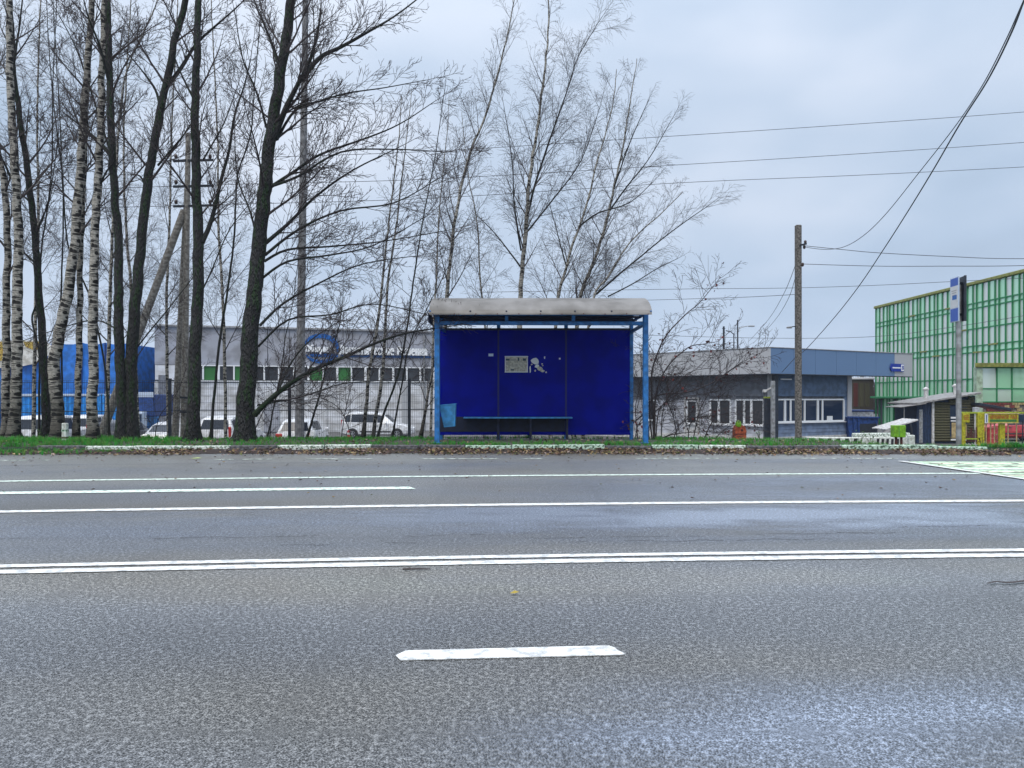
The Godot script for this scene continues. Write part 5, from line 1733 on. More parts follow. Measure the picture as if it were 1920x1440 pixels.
# ------------------------------------------------------------------ the long green glazed building
func build_green() -> void:
	var X := 35.2
	var za := -74.2
	var zn := -44.0
	var top := 9.75
	var t := thing("glazed_building", "long building glazed in pale green panes with dark green mullions", "building", Vector3(X, PLAIN, (za + zn) / 2))
	var mb := MB.new()
	mb.box(Vector3(X + 7.6, (top + PLAIN) / 2, (za + zn) / 2), Vector3(15, top - PLAIN - 0.1, zn - za - 0.1))
	obj("core", mb, M.roof_dark, t, true)
	mb = MB.new()
	mb.box(Vector3(X + 7.4, top + 0.08, (za + zn) / 2), Vector3(15.2, 0.24, zn - za + 0.3), Basis(), 0.03)
	obj("roof_edge", mb, M.olive_trim, t, true)
	var ys := [1.05, 2.55, 4.56, 5.04, 6.35, 7.9, 8.29, top - 0.07]
	var cols := [za + 0.05]
	var k := 0
	while cols[cols.size() - 1] < zn - 1.3:
		cols.append(cols[cols.size() - 1] + [0.74, 0.74, 0.74, 0.46][k % 4])
		k += 1
	cols.append(zn - 0.05)
	# share one mesh between panes of a size; a slight tilt of each pane breaks up the reflections
	var cache := {}
	for i in cols.size() - 1:
		for j in ys.size() - 1:
			if j == 2 or j == 5:
				continue
			var w: float = cols[i + 1] - cols[i]
			var h: float = ys[j + 1] - ys[j]
			var key := "%.2f %.2f" % [w, h]
			if not cache.has(key):
				var pm := MB.new()
				pm.box(Vector3.ZERO, Vector3(0.03, h - 0.02, w - 0.02))
				cache[key] = pm.mesh()
			var o := inst("pane", cache[key], M["green_pane%d" % ((i * 7 + j * 3 + i * j) % 4)], t)
			o.position = Vector3(X - 0.02, (ys[j] + ys[j + 1]) / 2, (cols[i] + cols[i + 1]) / 2) - t.position
			o.rotation = Vector3(0, rng.randf_range(-0.008, 0.008), rng.randf_range(-0.008, 0.008))
	for i in cols.size():
		mb = MB.new()
		mb.box(Vector3(X - 0.06, (top + PLAIN) / 2, cols[i]), Vector3(0.12, top - PLAIN - 0.1, 0.085))
		obj("mullion", mb, M.green_mullion, t, true)
	for j in ys.size() - 1:
		mb = MB.new()
		mb.box(Vector3(X - 0.05, ys[j], (za + zn) / 2), Vector3(0.08, 0.1, zn - za - 0.1))
		obj("rail", mb, M.green_mullion, t, true)
	for j in [2, 5]:
		mb = MB.new()
		mb.box(Vector3(X - 0.015, (ys[j] + ys[j + 1]) / 2, (za + zn) / 2), Vector3(0.03, ys[j + 1] - ys[j] - 0.1, zn - za - 0.1))
		obj("spandrel_band", mb, M.green_pane0, t, true)
	for q in 9:
		mb = MB.new()
		mb.box(Vector3(X - 0.115, ys[[3, 2, 4, 6, 2, 3, 6, 2, 3][q]] + 0.004, -56.0 - q * 1.9), Vector3(0.03, 0.11, 1.1))
		obj("rail_cover", mb, M.olive_trim, t, true)
	# dark ground-floor openings behind the mullions
	for i in cols.size() - 1:
		mb = MB.new()
		var w: float = cols[i + 1] - cols[i]
		var dark: bool = rng.randf() < 0.55
		mb.box(Vector3(X + (0.25 if dark else -0.02), (ys[0] + PLAIN) / 2, (cols[i] + cols[i + 1]) / 2), Vector3(0.04, ys[0] - PLAIN, w - 0.06))
		obj("ground_floor_panel", mb, M.dark_glass if dark else M.green_pane2, t, true)
	mb = MB.new()
	mb.box(Vector3(X - 0.35, 1.15, (za + zn) / 2), Vector3(0.7, 0.18, zn - za - 0.4), Basis(), 0.02)
	obj("canopy", mb, M.green_mullion, t, true)
	# the low entrance block in front of it
	var e := thing("entrance_block", "low brick and green glass block with an olive roof edge at the right", "building", Vector3(33, PLAIN, -50))
	var x0 := 30.2
	var x1 := 46.0
	var zf := -50.0
	mb = MB.new()
	mb.prism(PackedVector2Array([Vector2(x0 + 0.1, -zf + 0.2), Vector2(x1, -zf + 0.2), Vector2(x1, -zf + 7.6), Vector2(34.95, -zf + 7.6)]), 3.1 - PLAIN, Transform3D(Basis(Vector3.RIGHT, Vector3(0, 0, -1), Vector3.UP), Vector3(0, (3.1 + PLAIN) / 2, 0)))
	obj("core", mb, M.roof_dark, e, true)
	mb = MB.new()
	mb.prism(PackedVector2Array([Vector2(x0 - 0.2, -zf - 0.25), Vector2(x1 + 0.2, -zf - 0.25), Vector2(x1 + 0.2, -zf + 7.7), Vector2(34.9, -zf + 7.7)]), 0.26, Transform3D(Basis(Vector3.RIGHT, Vector3(0, 0, -1), Vector3.UP), Vector3(0, 3.25, 0)))
	obj("roof_edge", mb, M.olive_trim, e, true)
	mb = MB.new()
	mb.box(Vector3(x0 + 0.2, (3.1 + PLAIN) / 2, zf - 0.1), Vector3(0.4, 3.1 - PLAIN, 0.4), Basis(), 0.02)
	obj("corner_column", mb, M.mint_column, e, true)
	var by := [0.85, 1.72, 3.08]
	for i in 9:
		var a := x0 + 0.42 + i * 0.98
		for j in 2:
			var pm := MB.new()
			pm.box(Vector3(a + 0.49, (by[j] + by[j + 1]) / 2, zf - 0.1), Vector3(0.93, by[j + 1] - by[j] - 0.05, 0.03), Basis(Vector3.RIGHT, rng.randf_range(-0.03, 0.03)) * Basis(Vector3.UP, rng.randf_range(-0.03, 0.03)))
			obj("pane", pm, M["green_pane%d" % ((i + j) % 3)], e, true)
		mb = MB.new()
		mb.box(Vector3(a, (by[0] + by[2]) / 2, zf - 0.06), Vector3(0.07, by[2] - by[0], 0.1), Basis(), 0.008)
		obj("mullion", mb, M.green_mullion, e, true)
	for y in by:
		mb = MB.new()
		mb.box(Vector3((x0 + x1) / 2 + 0.2, y, zf - 0.065), Vector3(x1 - x0 - 0.45, 0.07, 0.07))
		obj("rail", mb, M.green_mullion, e, true)
	# brickwork: red bricks in courses and lattice blocks of pale brick
	var cb := {}
	for row in 11:
		for cidx in 17:
			var bx := x0 + 0.42 + cidx * 0.33 + (0.165 if row % 2 else 0.0)
			var byy := PLAIN + 0.1 + row * 0.205
			var bay := int((bx - x0 - 0.42) / 0.98)
			var pale: bool = (bay == 2 or bay == 3) and row > 3 or rng.randf() < 0.08
			if pale and (row + cidx) % 2 == 0 and row > 4 and row < 10:
				continue                              # holes of the lattice
			if not cb.has("b"):
				var bm := MB.new()
				bm.box(Vector3.ZERO, Vector3(0.305, 0.178, 0.12), Basis(), 0.008)
				cb["b"] = bm.mesh()
			var o := inst("brick", cb["b"], M.brick_cream if pale else M.brick_red, e)
			o.position = Vector3(bx + 0.16, byy + 0.1, zf - 0.1 + rng.randf_range(-0.006, 0.006)) - e.position
	mb = MB.new()
	mb.box(Vector3((x0 + x1) / 2, (PLAIN + 0.8) / 2, zf - 0.17), Vector3(x1 - x0 - 0.6, 0.8 - PLAIN, 0.06))
	obj("brick_backing", mb, M.concrete, e, true)

# ------------------------------------------------------------------ the cabin and the yard at the right
func build_yard() -> void:
	var d := 44.0
	var t := thing("guard_cabin", "small wooden cabin with a sloping roof and dark blue porch wall", "cabin", Vector3(24.3, PLAIN, -d - 1))
	var p0 := W(1719, 0, d)
	var p1 := W(1748, 0, d)
	var p2 := W(1836, 0, d)
	# the side wall leaned under the roof: roofline rises to the right
	var ry := func(x: float) -> float: return lerpf(W(0, 755, d).y, W(0, 738, d).y, (x - p0.x) / (p2.x - p0.x))
	var mb := MB.new()
	mb.prism(PackedVector2Array([Vector2(p0.x, PLAIN), Vector2(p2.x - 0.2, PLAIN), Vector2(p2.x - 0.2, ry.call(p2.x - 0.2) - 0.1), Vector2(p0.x, ry.call(p0.x) - 0.1)]), 2.4, Transform3D(Basis(), Vector3(0, 0, -d - 1.25)))
	obj("core", mb, M.cabin_blue, t, true)
	mb = MB.new()
	for k in 6:
		var xa := lerpf(p0.x, p1.x, k / 6.0)
		var xb := lerpf(p0.x, p1.x, (k + 1) / 6.0)
		mb = MB.new()
		mb.box(Vector3((xa + xb) / 2, (PLAIN + ry.call(xa) - 0.12) / 2, -d), Vector3(xb - xa - 0.012, ry.call(xa) - 0.12 - PLAIN, 0.05), Basis(), 0.008)
		obj("porch_board", mb, M.cabin_blue, t, true)
	mb = MB.new()
	mb.box(Vector3(lerpf(p0.x, p1.x, 0.24), PLAIN + 1.0, -d + 0.04), Vector3(0.2, 1.9, 0.04), Basis(), 0.01)
	obj("light_strip", mb, M.galvanised, t, true)
	mb = MB.new()
	mb.bar(Vector3(p1.x, PLAIN, -d + 0.05), Vector3(p1.x, ry.call(p1.x) - 0.05, -d + 0.05), 0.13, 0.13, Vector3.BACK, 0.012)
	obj("corner_post", mb, M.pipe_white, t, true)
	# log wall, course by course
	var y := PLAIN + 0.12
	while y < 1.4:
		var xa := p1.x + 0.07
		var xb := p2.x - 0.3
		while xa < xb and ry.call(xa) - 0.16 < y + 0.08:
			xa += 0.1
		if xb - xa > 0.3:
			var wx0 := W(1780, 0, d).x
			var wx1 := W(1797, 0, d).x
			for q in ([[xa, wx0], [wx1, xb]] if y > -1.2 and y < 0.62 and xa < wx0 else [[xa, xb]]):
				mb = MB.new()
				mb.tube(PackedVector3Array([Vector3(q[0], y + 0.075, -d), Vector3(q[1], y + 0.075, -d)]), PackedFloat32Array([0.078, 0.078]), 8, Color(1, 1, 1), Color(1, 1, 1), true)
				obj("log", mb, M.cabin_log, t, true)
		y += 0.15
	# window with frame and the pale board under it
	var wa := W(1780, 0, d).x
	var wb := W(1812, 0, d).x
	mb = MB.new()
	mb.box(Vector3((wa + wb) / 2, -0.35, -d + 0.02), Vector3(wb - wa, 1.95, 0.06))
	var wf := obj("window", mb, M.glass_blue, t, true)
	for q in [[-0.02, 0.10], [-0.2, 0.07], [-1.28, 0.08]]:
		mb = MB.new()
		mb.box(Vector3((wa + wb) / 2, q[0], -d + 0.075), Vector3(wb - wa - 0.08, q[1], 0.05), Basis(), 0.008)
		obj("frame", mb, M.white_frame, wf, true)
	mb = MB.new()
	mb.box(Vector3((wa + wb) / 2, -0.75, -d + 0.06), Vector3(wb - wa - 0.2, 0.9, 0.03))
	obj("lower_board", mb, M.brick_cream, wf, true)
	mb = MB.new()
	var ra := Vector3(W(1708, 0, d).x, W(0, 757, d).y, 0)
	var rb := Vector3(W(1832, 0, d).x, W(0, 737, d).y, 0)
	mb.bar(ra + Vector3(0, 0, -d - 1.2), rb + Vector3(0, 0, -d - 1.2), 3.2, 0.11, Vector3.UP, 0.012)
	obj("roof", mb, M.sheet_grey, t, true)
	mb = MB.new()
	ra = Vector3(W(1682, 0, d).x, W(0, 763.5, d).y, -d - 0.5)
	rb = Vector3(W(1730, 0, d).x, W(0, 756.5, d).y, -d - 0.5)
	mb.bar(ra, rb, 1.8, 0.05, Vector3.UP, 0.01)
	obj("porch_roof", mb, M.sheet_grey, t, true)
	mb = MB.new()
	mb.rod(Vector3(ra.x + 0.3, PLAIN, -d + 0.2), Vector3(ra.x + 0.3, ra.y, -d + 0.2), 0.03)
	obj("porch_prop", mb, M.galvanised, t, true)
	mb = MB.new()
	mb.bar(Vector3(W(1819, 0, d).x, W(0, 757.5, d).y, -d + 0.3), Vector3(W(1878, 0, d).x, W(0, 767.5, d).y, -d + 0.3), 1.2, 0.16, Vector3.UP, 0.015)
	obj("side_awning", mb, M.steel_dark, t, true)
	for q in [1736.0, 1791.0]:
		mb = MB.new()
		var b := W(q, 748 if q < 1760 else 742, d + 1)
		mb.lathe(PackedVector2Array([Vector2(0.11, -0.1), Vector2(0.11, 0.5), Vector2(0.17, 0.53), Vector2(0.17, 0.6), Vector2(0.03, 0.7), Vector2(0, 0.7)]), 14, Transform3D(Basis(), b))
		obj("stove_pipe", mb, M.pipe_white, t, true)
	# vent pipe standing between cabin and green building
	# yellow gate with its sign boards
	d = 40.0
	var g := thing("yellow_gate", "yellow-green steel gate frame of posts and thin bars at the right", "gate", Vector3(25, PLAIN, -d))
	var yt := W(0, 774, d).y
	for q in [[1806, 6, "gate_yellow"], [1838, 13, "gate_yellow"], [1878, 10, "gate_yellow"], [1928, 9, "gate_yellow"], [1990, 9, "gate_yellow"]]:
		mb = MB.new()
		var x := W(q[0], 0, d).x
		mb.bar(Vector3(x, PLAIN, -d), Vector3(x, yt, -d), q[1] / 36.0, 0.16, Vector3.BACK, 0.012)
		obj("post", mb, M[q[2]], g, true)
	for q in [[1800, 2000, 774, 0.09], [1802, 1834, 823, 0.07]]:
		mb = MB.new()
		mb.bar(Vector3(W(q[0], 0, d).x, W(0, q[2], d).y, -d + 0.02), Vector3(W(q[1], 0, d).x, W(0, q[2], d).y, -d + 0.02), 0.08, q[3], Vector3.UP, 0.01)
		obj("rail", mb, M.gate_lime, g, true)
	for q in [[1811.5, 796, 818], [1849, 792, 832], [1857.5, 794, 830], [1864.5, 794, 830], [1890, 794, 830], [1906, 794, 830]]:
		mb = MB.new()
		mb.rod(Vector3(W(q[0], 0, d).x, W(0, q[2], d).y, -d), Vector3(W(q[0], 0, d).x, W(0, q[1], d).y, -d), 0.03)
		obj("bar", mb, M.brick_cream, g, true)
	for k in 9:
		mb = MB.new()
		var x := lerpf(W(1810, 0, d).x, W(1833, 0, d).x, k / 8.0)
		mb.rod(Vector3(x, W(0, 840, d).y, -d + 0.05), Vector3(x, W(0, 832.5 if k % 2 else 831, d).y, -d + 0.05), 0.022)
		obj("picket", mb, M.pipe_white, g, true)
	for k in 7:
		mb = MB.new()
		var x := lerpf(W(1813, 0, d).x, W(1831, 0, d).x, k / 6.0)
		mb.rod(Vector3(x, W(0, 829, d).y, -d), Vector3(x, W(0, 806 + 6.0 * sin(k * 1.9), d).y, -d), 0.025)
		obj("bar", mb, M.rust_leg, g, true)
	var s := thing("gate_sign", "long yellow sign board with red Cyrillic letters on the yellow gate", "sign", W(1876, 786, d) + Vector3(0, 0, 0.14))
	var c0 := W(1849, 793, d)
	var c1 := W(1906, 775.5, d)
	mb = MB.new()
	mb.box(Vector3((c0.x + c1.x) / 2, (c0.y + c1.y) / 2, -d + 0.13), Vector3(c1.x - c0.x, c1.y - c0.y, 0.05), Basis(), 0.008)
	obj("board", mb, M.gate_yellow, s, true)
	for q in [[0.0, 1.0], [0.0, 0.0]]:
		mb = MB.new()
		mb.box(Vector3((c0.x + c1.x) / 2, lerpf(c0.y, c1.y, q[1]), -d + 0.16), Vector3(c1.x - c0.x + 0.06, 0.045, 0.05), Basis(), 0.008)
		obj("frame", mb, M.brick_cream, s, true)
	mb = MB.new()
	mb.box(Vector3((c0.x + c1.x) / 2, lerpf(c0.y, c1.y, 0.25), -d + 0.157), Vector3(c1.x - c0.x - 0.2, 0.12, 0.004))
	obj("green_band", mb, M.green_blind, s, true)
	var tw := c1.x - c0.x
	for q in [["АВТОЗАПЧАСТИ", 0.07, 0.60, "letter_red"], ["ГАЗ", 0.74, 0.21, "letter_red"]]:
		var o := letters(s, "lettering", q[0], M[q[3]], 0.2, 0.012, Transform3D())
		var ab := o.mesh.get_aabb()
		var sc: float = q[2] * tw / ab.size.x
		var sy := 0.19 / ab.size.y
		o.transform = Transform3D(Basis().scaled(Vector3(sc, sy, 1)), Vector3(c0.x + q[1] * tw - ab.position.x * sc, lerpf(c0.y, c1.y, 0.46) - ab.position.y * sy, -d + 0.165) - s.position)
	s = thing("gate_sign", "small square yellow board at the gate's left post", "sign", W(1808, 786, d) + Vector3(0, 0, 0.14))
	mb = MB.new()
	mb.box(W(1809, 783, d) + Vector3(0, 0, 0.13), Vector3(0.34, 0.5, 0.04), Basis(), 0.008)
	obj("board", mb, M.gate_yellow, s, true)
	for k in 3:
		mb = MB.new()
		mb.box(W(1809, 779.5 + k * 3.2, d) + Vector3(0, 0, 0.155), Vector3(0.26, 0.045, 0.006))
		obj("print", mb, M.letter_red, s, true)
	s = thing("gate_sign", "narrow white plate with a blue stripe left of the long sign board", "sign", W(1847, 785, d) + Vector3(0, 0, 0.16))
	mb = MB.new()
	mb.box(W(1846.5, 784.5, d) + Vector3(0, 0, 0.14), Vector3(0.17, 0.5, 0.03), Basis(), 0.006)
	obj("plate", mb, M.flag_white, s, true)
	mb = MB.new()
	mb.box(W(1846.5, 784.5, d) + Vector3(0, 0, 0.158), Vector3(0.05, 0.4, 0.004))
	obj("stripe", mb, M.sign_blue, s, true)
	# grey letter-box with white drop pipes behind the gate
	var m := thing("meter_box", "pale grey meter box on two white pipes behind the yellow gate", "meter box", Vector3(W(1829, 0, 41).x, PLAIN, -41.2))
	mb = MB.new()
	mb.box(W(1830, 769, 41), Vector3(0.27, 0.3, 0.2), Basis(), 0.015)
	obj("box", mb, M.siding_white, m, true)
	for x in [1828.5, 1832.5]:
		mb = MB.new()
		mb.rod(Vector3(W(x, 0, 41).x, PLAIN, -41), W(x, 774, 41), 0.045)
		obj("pipe", mb, M.pipe_white, m, true)
	# dark notice board right of the long sign
	m = thing("notice_board", "dark blue notice board at the frame's right edge", "notice board", W(1915, 790, 41))
	mb = MB.new()
	mb.box(W(1916, 784, 41), Vector3(0.4, 0.38, 0.05), Basis(), 0.01)
	obj("board", mb, M.glass_blue, m, true)
	mb = MB.new()
	mb.rod(Vector3(W(1918, 0, 41).x, PLAIN, -41.05), W(1918, 780, 41.05), 0.03)
	obj("post", mb, M.steel_dark, m, true)
	# striped blocks, lime box, white box, white sheet, skip
	d = 24.0
	var bl := thing("concrete_barrier", "low white concrete block with black rectangles lying before the office", "barrier", W(1562, 826, d))
	var gy := ground_y(W(1562, 0, d).x, d)
	mb = MB.new()
	var a := W(1513, 821, d)
	var b := W(1611, 822, d)
	mb.bar(Vector3(a.x, a.y - 0.09, -d), Vector3(b.x, b.y - 0.09, -d), 0.3, 0.24, Vector3.UP, 0.02)
	obj("block", mb, M.stripe_white, bl, true)
	for k in 6:
		mb = MB.new()
		var x := lerpf(a.x, b.x, (k + 0.28) / 6.0)
		var p := PackedVector2Array([Vector2(-0.06, -0.06), Vector2(0.06, -0.06), Vector2(0.085, 0.05), Vector2(-0.03, 0.05)])
		mb.prism(p, 0.006, Transform3D(Basis(), Vector3(x, a.y - 0.06, -d + 0.153)))
		obj("black_mark", mb, M.stripe_black, bl, true)
	d = 30.0
	bl = thing("concrete_barrier", "white concrete block with slanting black stripes behind the lime green box", "barrier", Vector3(W(1660, 0, d).x, PLAIN, -d))
	mb = MB.new()
	a = W(1600, 817, d)
	b = W(1704, 814, d)
	mb.bar(Vector3(a.x, -0.85, -d), Vector3(b.x, -0.82, -d), 0.35, 0.9, Vector3.UP, 0.03)
	obj("block", mb, M.stripe_white, bl, true)
	mb = MB.new()
	mb.bar(Vector3(W(1600, 0, d).x, -0.35, -d - 0.02), Vector3(W(1704, 0, d).x, -0.33, -d - 0.02), 0.3, 0.2, Vector3.UP, 0.03)
	obj("top_course", mb, M.kerb_white, bl, true)
	for x in [1640, 1649, 1658, 1667, 1677, 1698]:
		mb = MB.new()
		var xx := W(x, 0, d).x
		mb.prism(PackedVector2Array([Vector2(xx - 0.06, -1.2), Vector2(xx + 0.035, -1.2), Vector2(xx + 0.1, -0.46), Vector2(xx + 0.0, -0.46)]), 0.006, Transform3D(Basis(), Vector3(0, 0, -d + 0.178)))
		obj("black_stripe", mb, M.stripe_black, bl, true)
	d = 24.5
	var lb := thing("lime_box", "lime green metal box on two dark rusty legs by the striped block", "utility box", Vector3(W(1684, 0, d).x, ground_y(W(1684, 0, d).x, d), -d))
	mb = MB.new()
	mb.box(W(1684, 808.5, d), Vector3(0.37, 0.38, 0.26), Basis(), 0.012)
	obj("box", mb, M.lime_box, lb, true)
	mb = MB.new()
	mb.box(W(1682, 808.5, d) + Vector3(0, 0, 0.132), Vector3(0.012, 0.34, 0.006))
	obj("door_seam", mb, M.green_mullion, lb, true)
	for x in [1680, 1690]:
		mb = MB.new()
		mb.bar(Vector3(W(x, 0, d).x, ground_y(W(x, 0, d).x, d) - 0.05, -d), W(x, 819, d), 0.06, 0.06, Vector3.BACK, 0.006)
		obj("leg", mb, M.rust_leg, lb, true)
	d = 26.0
	var wbx := thing("white_block", "small white cube block right of the lime green box", "block", Vector3(W(1708, 0, d).x, PLAIN, -d))
	mb = MB.new()
	mb.box(W(1708, 830, d) , Vector3(0.19, 0.52, 0.2), Basis(), 0.02)
	obj("block", mb, M.stripe_white, wbx, true)
	d = 46.0
	var sk := thing("waste_skip", "dark blue steel waste skip with an open dark end", "skip", Vector3(W(1620, 0, d).x, PLAIN, -d - 1.0))
	mb = MB.new()
	mb.prism(PackedVector2Array([Vector2(W(1594, 0, d).x, PLAIN), Vector2(W(1640, 0, d).x, PLAIN), Vector2(W(1648, 0, d).x, W(0, 783, d).y), Vector2(W(1590, 0, d).x, W(0, 782, d).y)]), 1.8, Transform3D(Basis(), Vector3(0, 0, -d - 0.95)))
	obj("body", mb, M.skip_blue, sk, true)
	mb = MB.new()
	mb.bar(W(1589, 782, d), W(1649, 783, d), 0.1, 0.1, Vector3.UP, 0.01)
	obj("rim", mb, M.skip_blue, sk, true)
	mb = MB.new()
	mb.prism(PackedVector2Array([Vector2(W(1609, 0, d).x, PLAIN + 0.3), Vector2(W(1641, 0, d).x, PLAIN + 0.3), Vector2(W(1644, 0, d).x, W(0, 794, d).y), Vector2(W(1611, 0, d).x, W(0, 795, d).y)]), 0.02, Transform3D(Basis(), Vector3(0, 0, -d - 0.03)))
	obj("dark_panel", mb, M.steel_dark, sk, true)
	for x in [1602.0, 1611.0]:
		mb = MB.new()
		mb.bar(Vector3(W(x, 0, d).x, PLAIN + 0.2, -d), Vector3(W(x - 1.5, 0, d).x, W(0, 785, d).y, -d), 0.09, 0.08, Vector3.BACK, 0.01)
		obj("rib", mb, M.skip_blue, sk, true)
	d = 52.0
	var cab := thing("white_trailer", "white box trailer with a blue roof edge behind the skip", "trailer", Vector3(W(1618, 0, d).x, PLAIN, -d - 1))
	mb = MB.new()
	mb.box(Vector3(W(1617, 0, d).x, (PLAIN + 0.3 + W(0, 769, d).y) / 2, -d - 1.0), Vector3(1.55, W(0, 769, d).y - PLAIN - 0.3, 2.0), Basis(), 0.05)
	obj("body", mb, M.car_white, cab, true)
	mb = MB.new()
	mb.box(Vector3(W(1617, 0, d).x, W(0, 770.5, d).y, -d - 1.0), Vector3(1.62, 0.12, 2.08), Basis(), 0.02)
	obj("blue_edge", mb, M.skip_blue, cab, true)
	for x in [-0.5, 0.5]:
		mb = MB.new()
		mb.lathe(PackedVector2Array([Vector2(0, -0.1), Vector2(0.3, -0.1), Vector2(0.32, 0), Vector2(0.3, 0.1), Vector2(0, 0.1)]), 16, Transform3D(Basis(Vector3.UP, Vector3.LEFT, Vector3.BACK), Vector3(W(1617, 0, d).x + x * 1.4, PLAIN + 0.32, -d - 0.8)))
		obj("wheel", mb, M.rubber, cab, true)
	d = 38.0
	var sh := thing("white_sheet", "white ribbed roofing sheet propped aslant before the green building", "roofing sheet", Vector3(W(1680, 0, d).x, PLAIN, -d))
	var q0 := W(1643, 804, d)
	var q1 := W(1702, 786, d)
	mb = MB.new()
	for k in 9:
		var z0 := -0.9 + k * 0.2
		mb.bar(q0 + Vector3(k * 0.02, 0, -z0), q1 + Vector3(k * 0.02, 0, -z0), 0.2, 0.03 if k % 2 else 0.06)
	obj("sheet", mb, M.pipe_white, sh, true)
	mb = MB.new()
	mb.bar(q1 + Vector3(0.1, -0.02, 0), Vector3(q1.x + 0.35, PLAIN, -d), 0.08, 0.08)
	obj("prop", mb, M.steel_dark, sh, true)
	mb = MB.new()
	mb.bar(Vector3(q0.x, PLAIN, -d), q0, 0.08, 0.08)
	obj("prop", mb, M.steel_dark, sh, true)
	# dark shed behind, seen between the office and the green building
	d = 78.0
	var ds := thing("brown_shed", "dark brown shed with a white roof edge seen past the office", "shed", Vector3(W(1612, 0, d).x, PLAIN, -d - 3))
	var w0 := W(1540, 0, d)
	var w1 := W(1638, 0, d)
	mb = MB.new()
	mb.box(Vector3((w0.x + w1.x) / 2, (PLAIN + W(0, 711, d).y) / 2, -d - 3), Vector3(w1.x - w0.x, W(0, 711, d).y - PLAIN, 6))
	obj("wall", mb, M.hedge_brown, ds, true)
	mb = MB.new()
	mb.box(Vector3((w0.x + w1.x) / 2, W(0, 709.5, d).y, -d - 3), Vector3(w1.x - w0.x + 0.3, 0.2, 6.3), Basis(), 0.02)
	obj("roof", mb, M.white_frame, ds, true)
	for k in 3:
		mb = MB.new()
		mb.box(Vector3(W(1604 + k * 11, 0, d).x, 1.4, -d + 0.03), Vector3(0.42, 2.4, 0.06), Basis(), 0.01)
		obj("wall_board", mb, M.rust_leg if k == 0 else M.cabin_log, ds, true)
	# grey sheds farther off, whose roofs the green panes mirror
	for k in 4:
		var sx := 2.0 + k * 6.4
		var sd := thing("grey_shed", ["grey gabled shed farthest left behind the office", "grey gabled shed second from the left behind the office", "grey gabled shed third from the left behind the office", "grey gabled shed farthest right behind the office"][k], "shed", Vector3(sx, PLAIN, -98.0 - k * 3.0), 0.0, "grey sheds behind the office")
		mb = MB.new()
		mb.box(Vector3(0, 1.9, 0), Vector3(6.0, 3.8, 9))
		obj("wall", mb, M.fascia_pale, sd)
		mb = MB.new()
		mb.prism(PackedVector2Array([Vector2(-3.2, 3.8), Vector2(3.2, 3.8), Vector2(0, 5.4)]), 9.3)
		obj("roof", mb, M.sheet_grey, sd)
		mb = MB.new()
		mb.box(Vector3(0, 1.4, 4.53), Vector3(2.4, 2.8, 0.06))
		obj("door", mb, M.siding_dark, sd)
	# orange box on the verge
	d = 19.4
	var ob := thing("orange_box", "weathered orange utility box with a green top on the verge", "utility box", Vector3(W(1386, 0, d).x, ground_y(W(1386, 0, d).x, d), -d))
	mb = MB.new()
	var bx := W(1386, 812, d)
	mb.prism(PackedVector2Array([Vector2(-0.15, -0.24), Vector2(0.14, -0.24), Vector2(0.15, 0.06), Vector2(0.12, 0.15), Vector2(0.06, 0.2), Vector2(-0.1, 0.2), Vector2(-0.14, 0.1)]), 0.22, Transform3D(Basis(), bx))
	obj("body", mb, M.orange, ob, true)
	mb = MB.new()
	mb.lathe(PackedVector2Array([Vector2(0.0, 0.1), Vector2(0.06, 0.08), Vector2(0.08, 0.0), Vector2(0.075, -0.06), Vector2(0, -0.06)]), 12, Transform3D(Basis(), bx + Vector3(-0.04, 0.22, 0.06)))
	obj("cap", mb, M.lime_box, ob, true)
	mb = MB.new()
	mb.box(bx + Vector3(-0.02, -0.02, 0.112), Vector3(0.2, 0.02, 0.01))
	obj("seam", mb, M.rust_leg, ob, true)
	# grey trough at the foot of the office wall
	d = 27.0
	var tr := thing("steel_trough", "low grey steel trough lying by the shrub before the office", "trough", W(1283, 824, d))
	mb = MB.new()
	mb.box(W(1283, 826, d), Vector3(0.8, 0.26, 0.4), Basis(), 0.02)
	obj("body", mb, M.steel_dark, tr, true)
	mb = MB.new()
	mb.box(W(1283, 819, d), Vector3(0.84, 0.03, 0.44), Basis(), 0.008)
	obj("rim", mb, M.galvanised, tr, true)

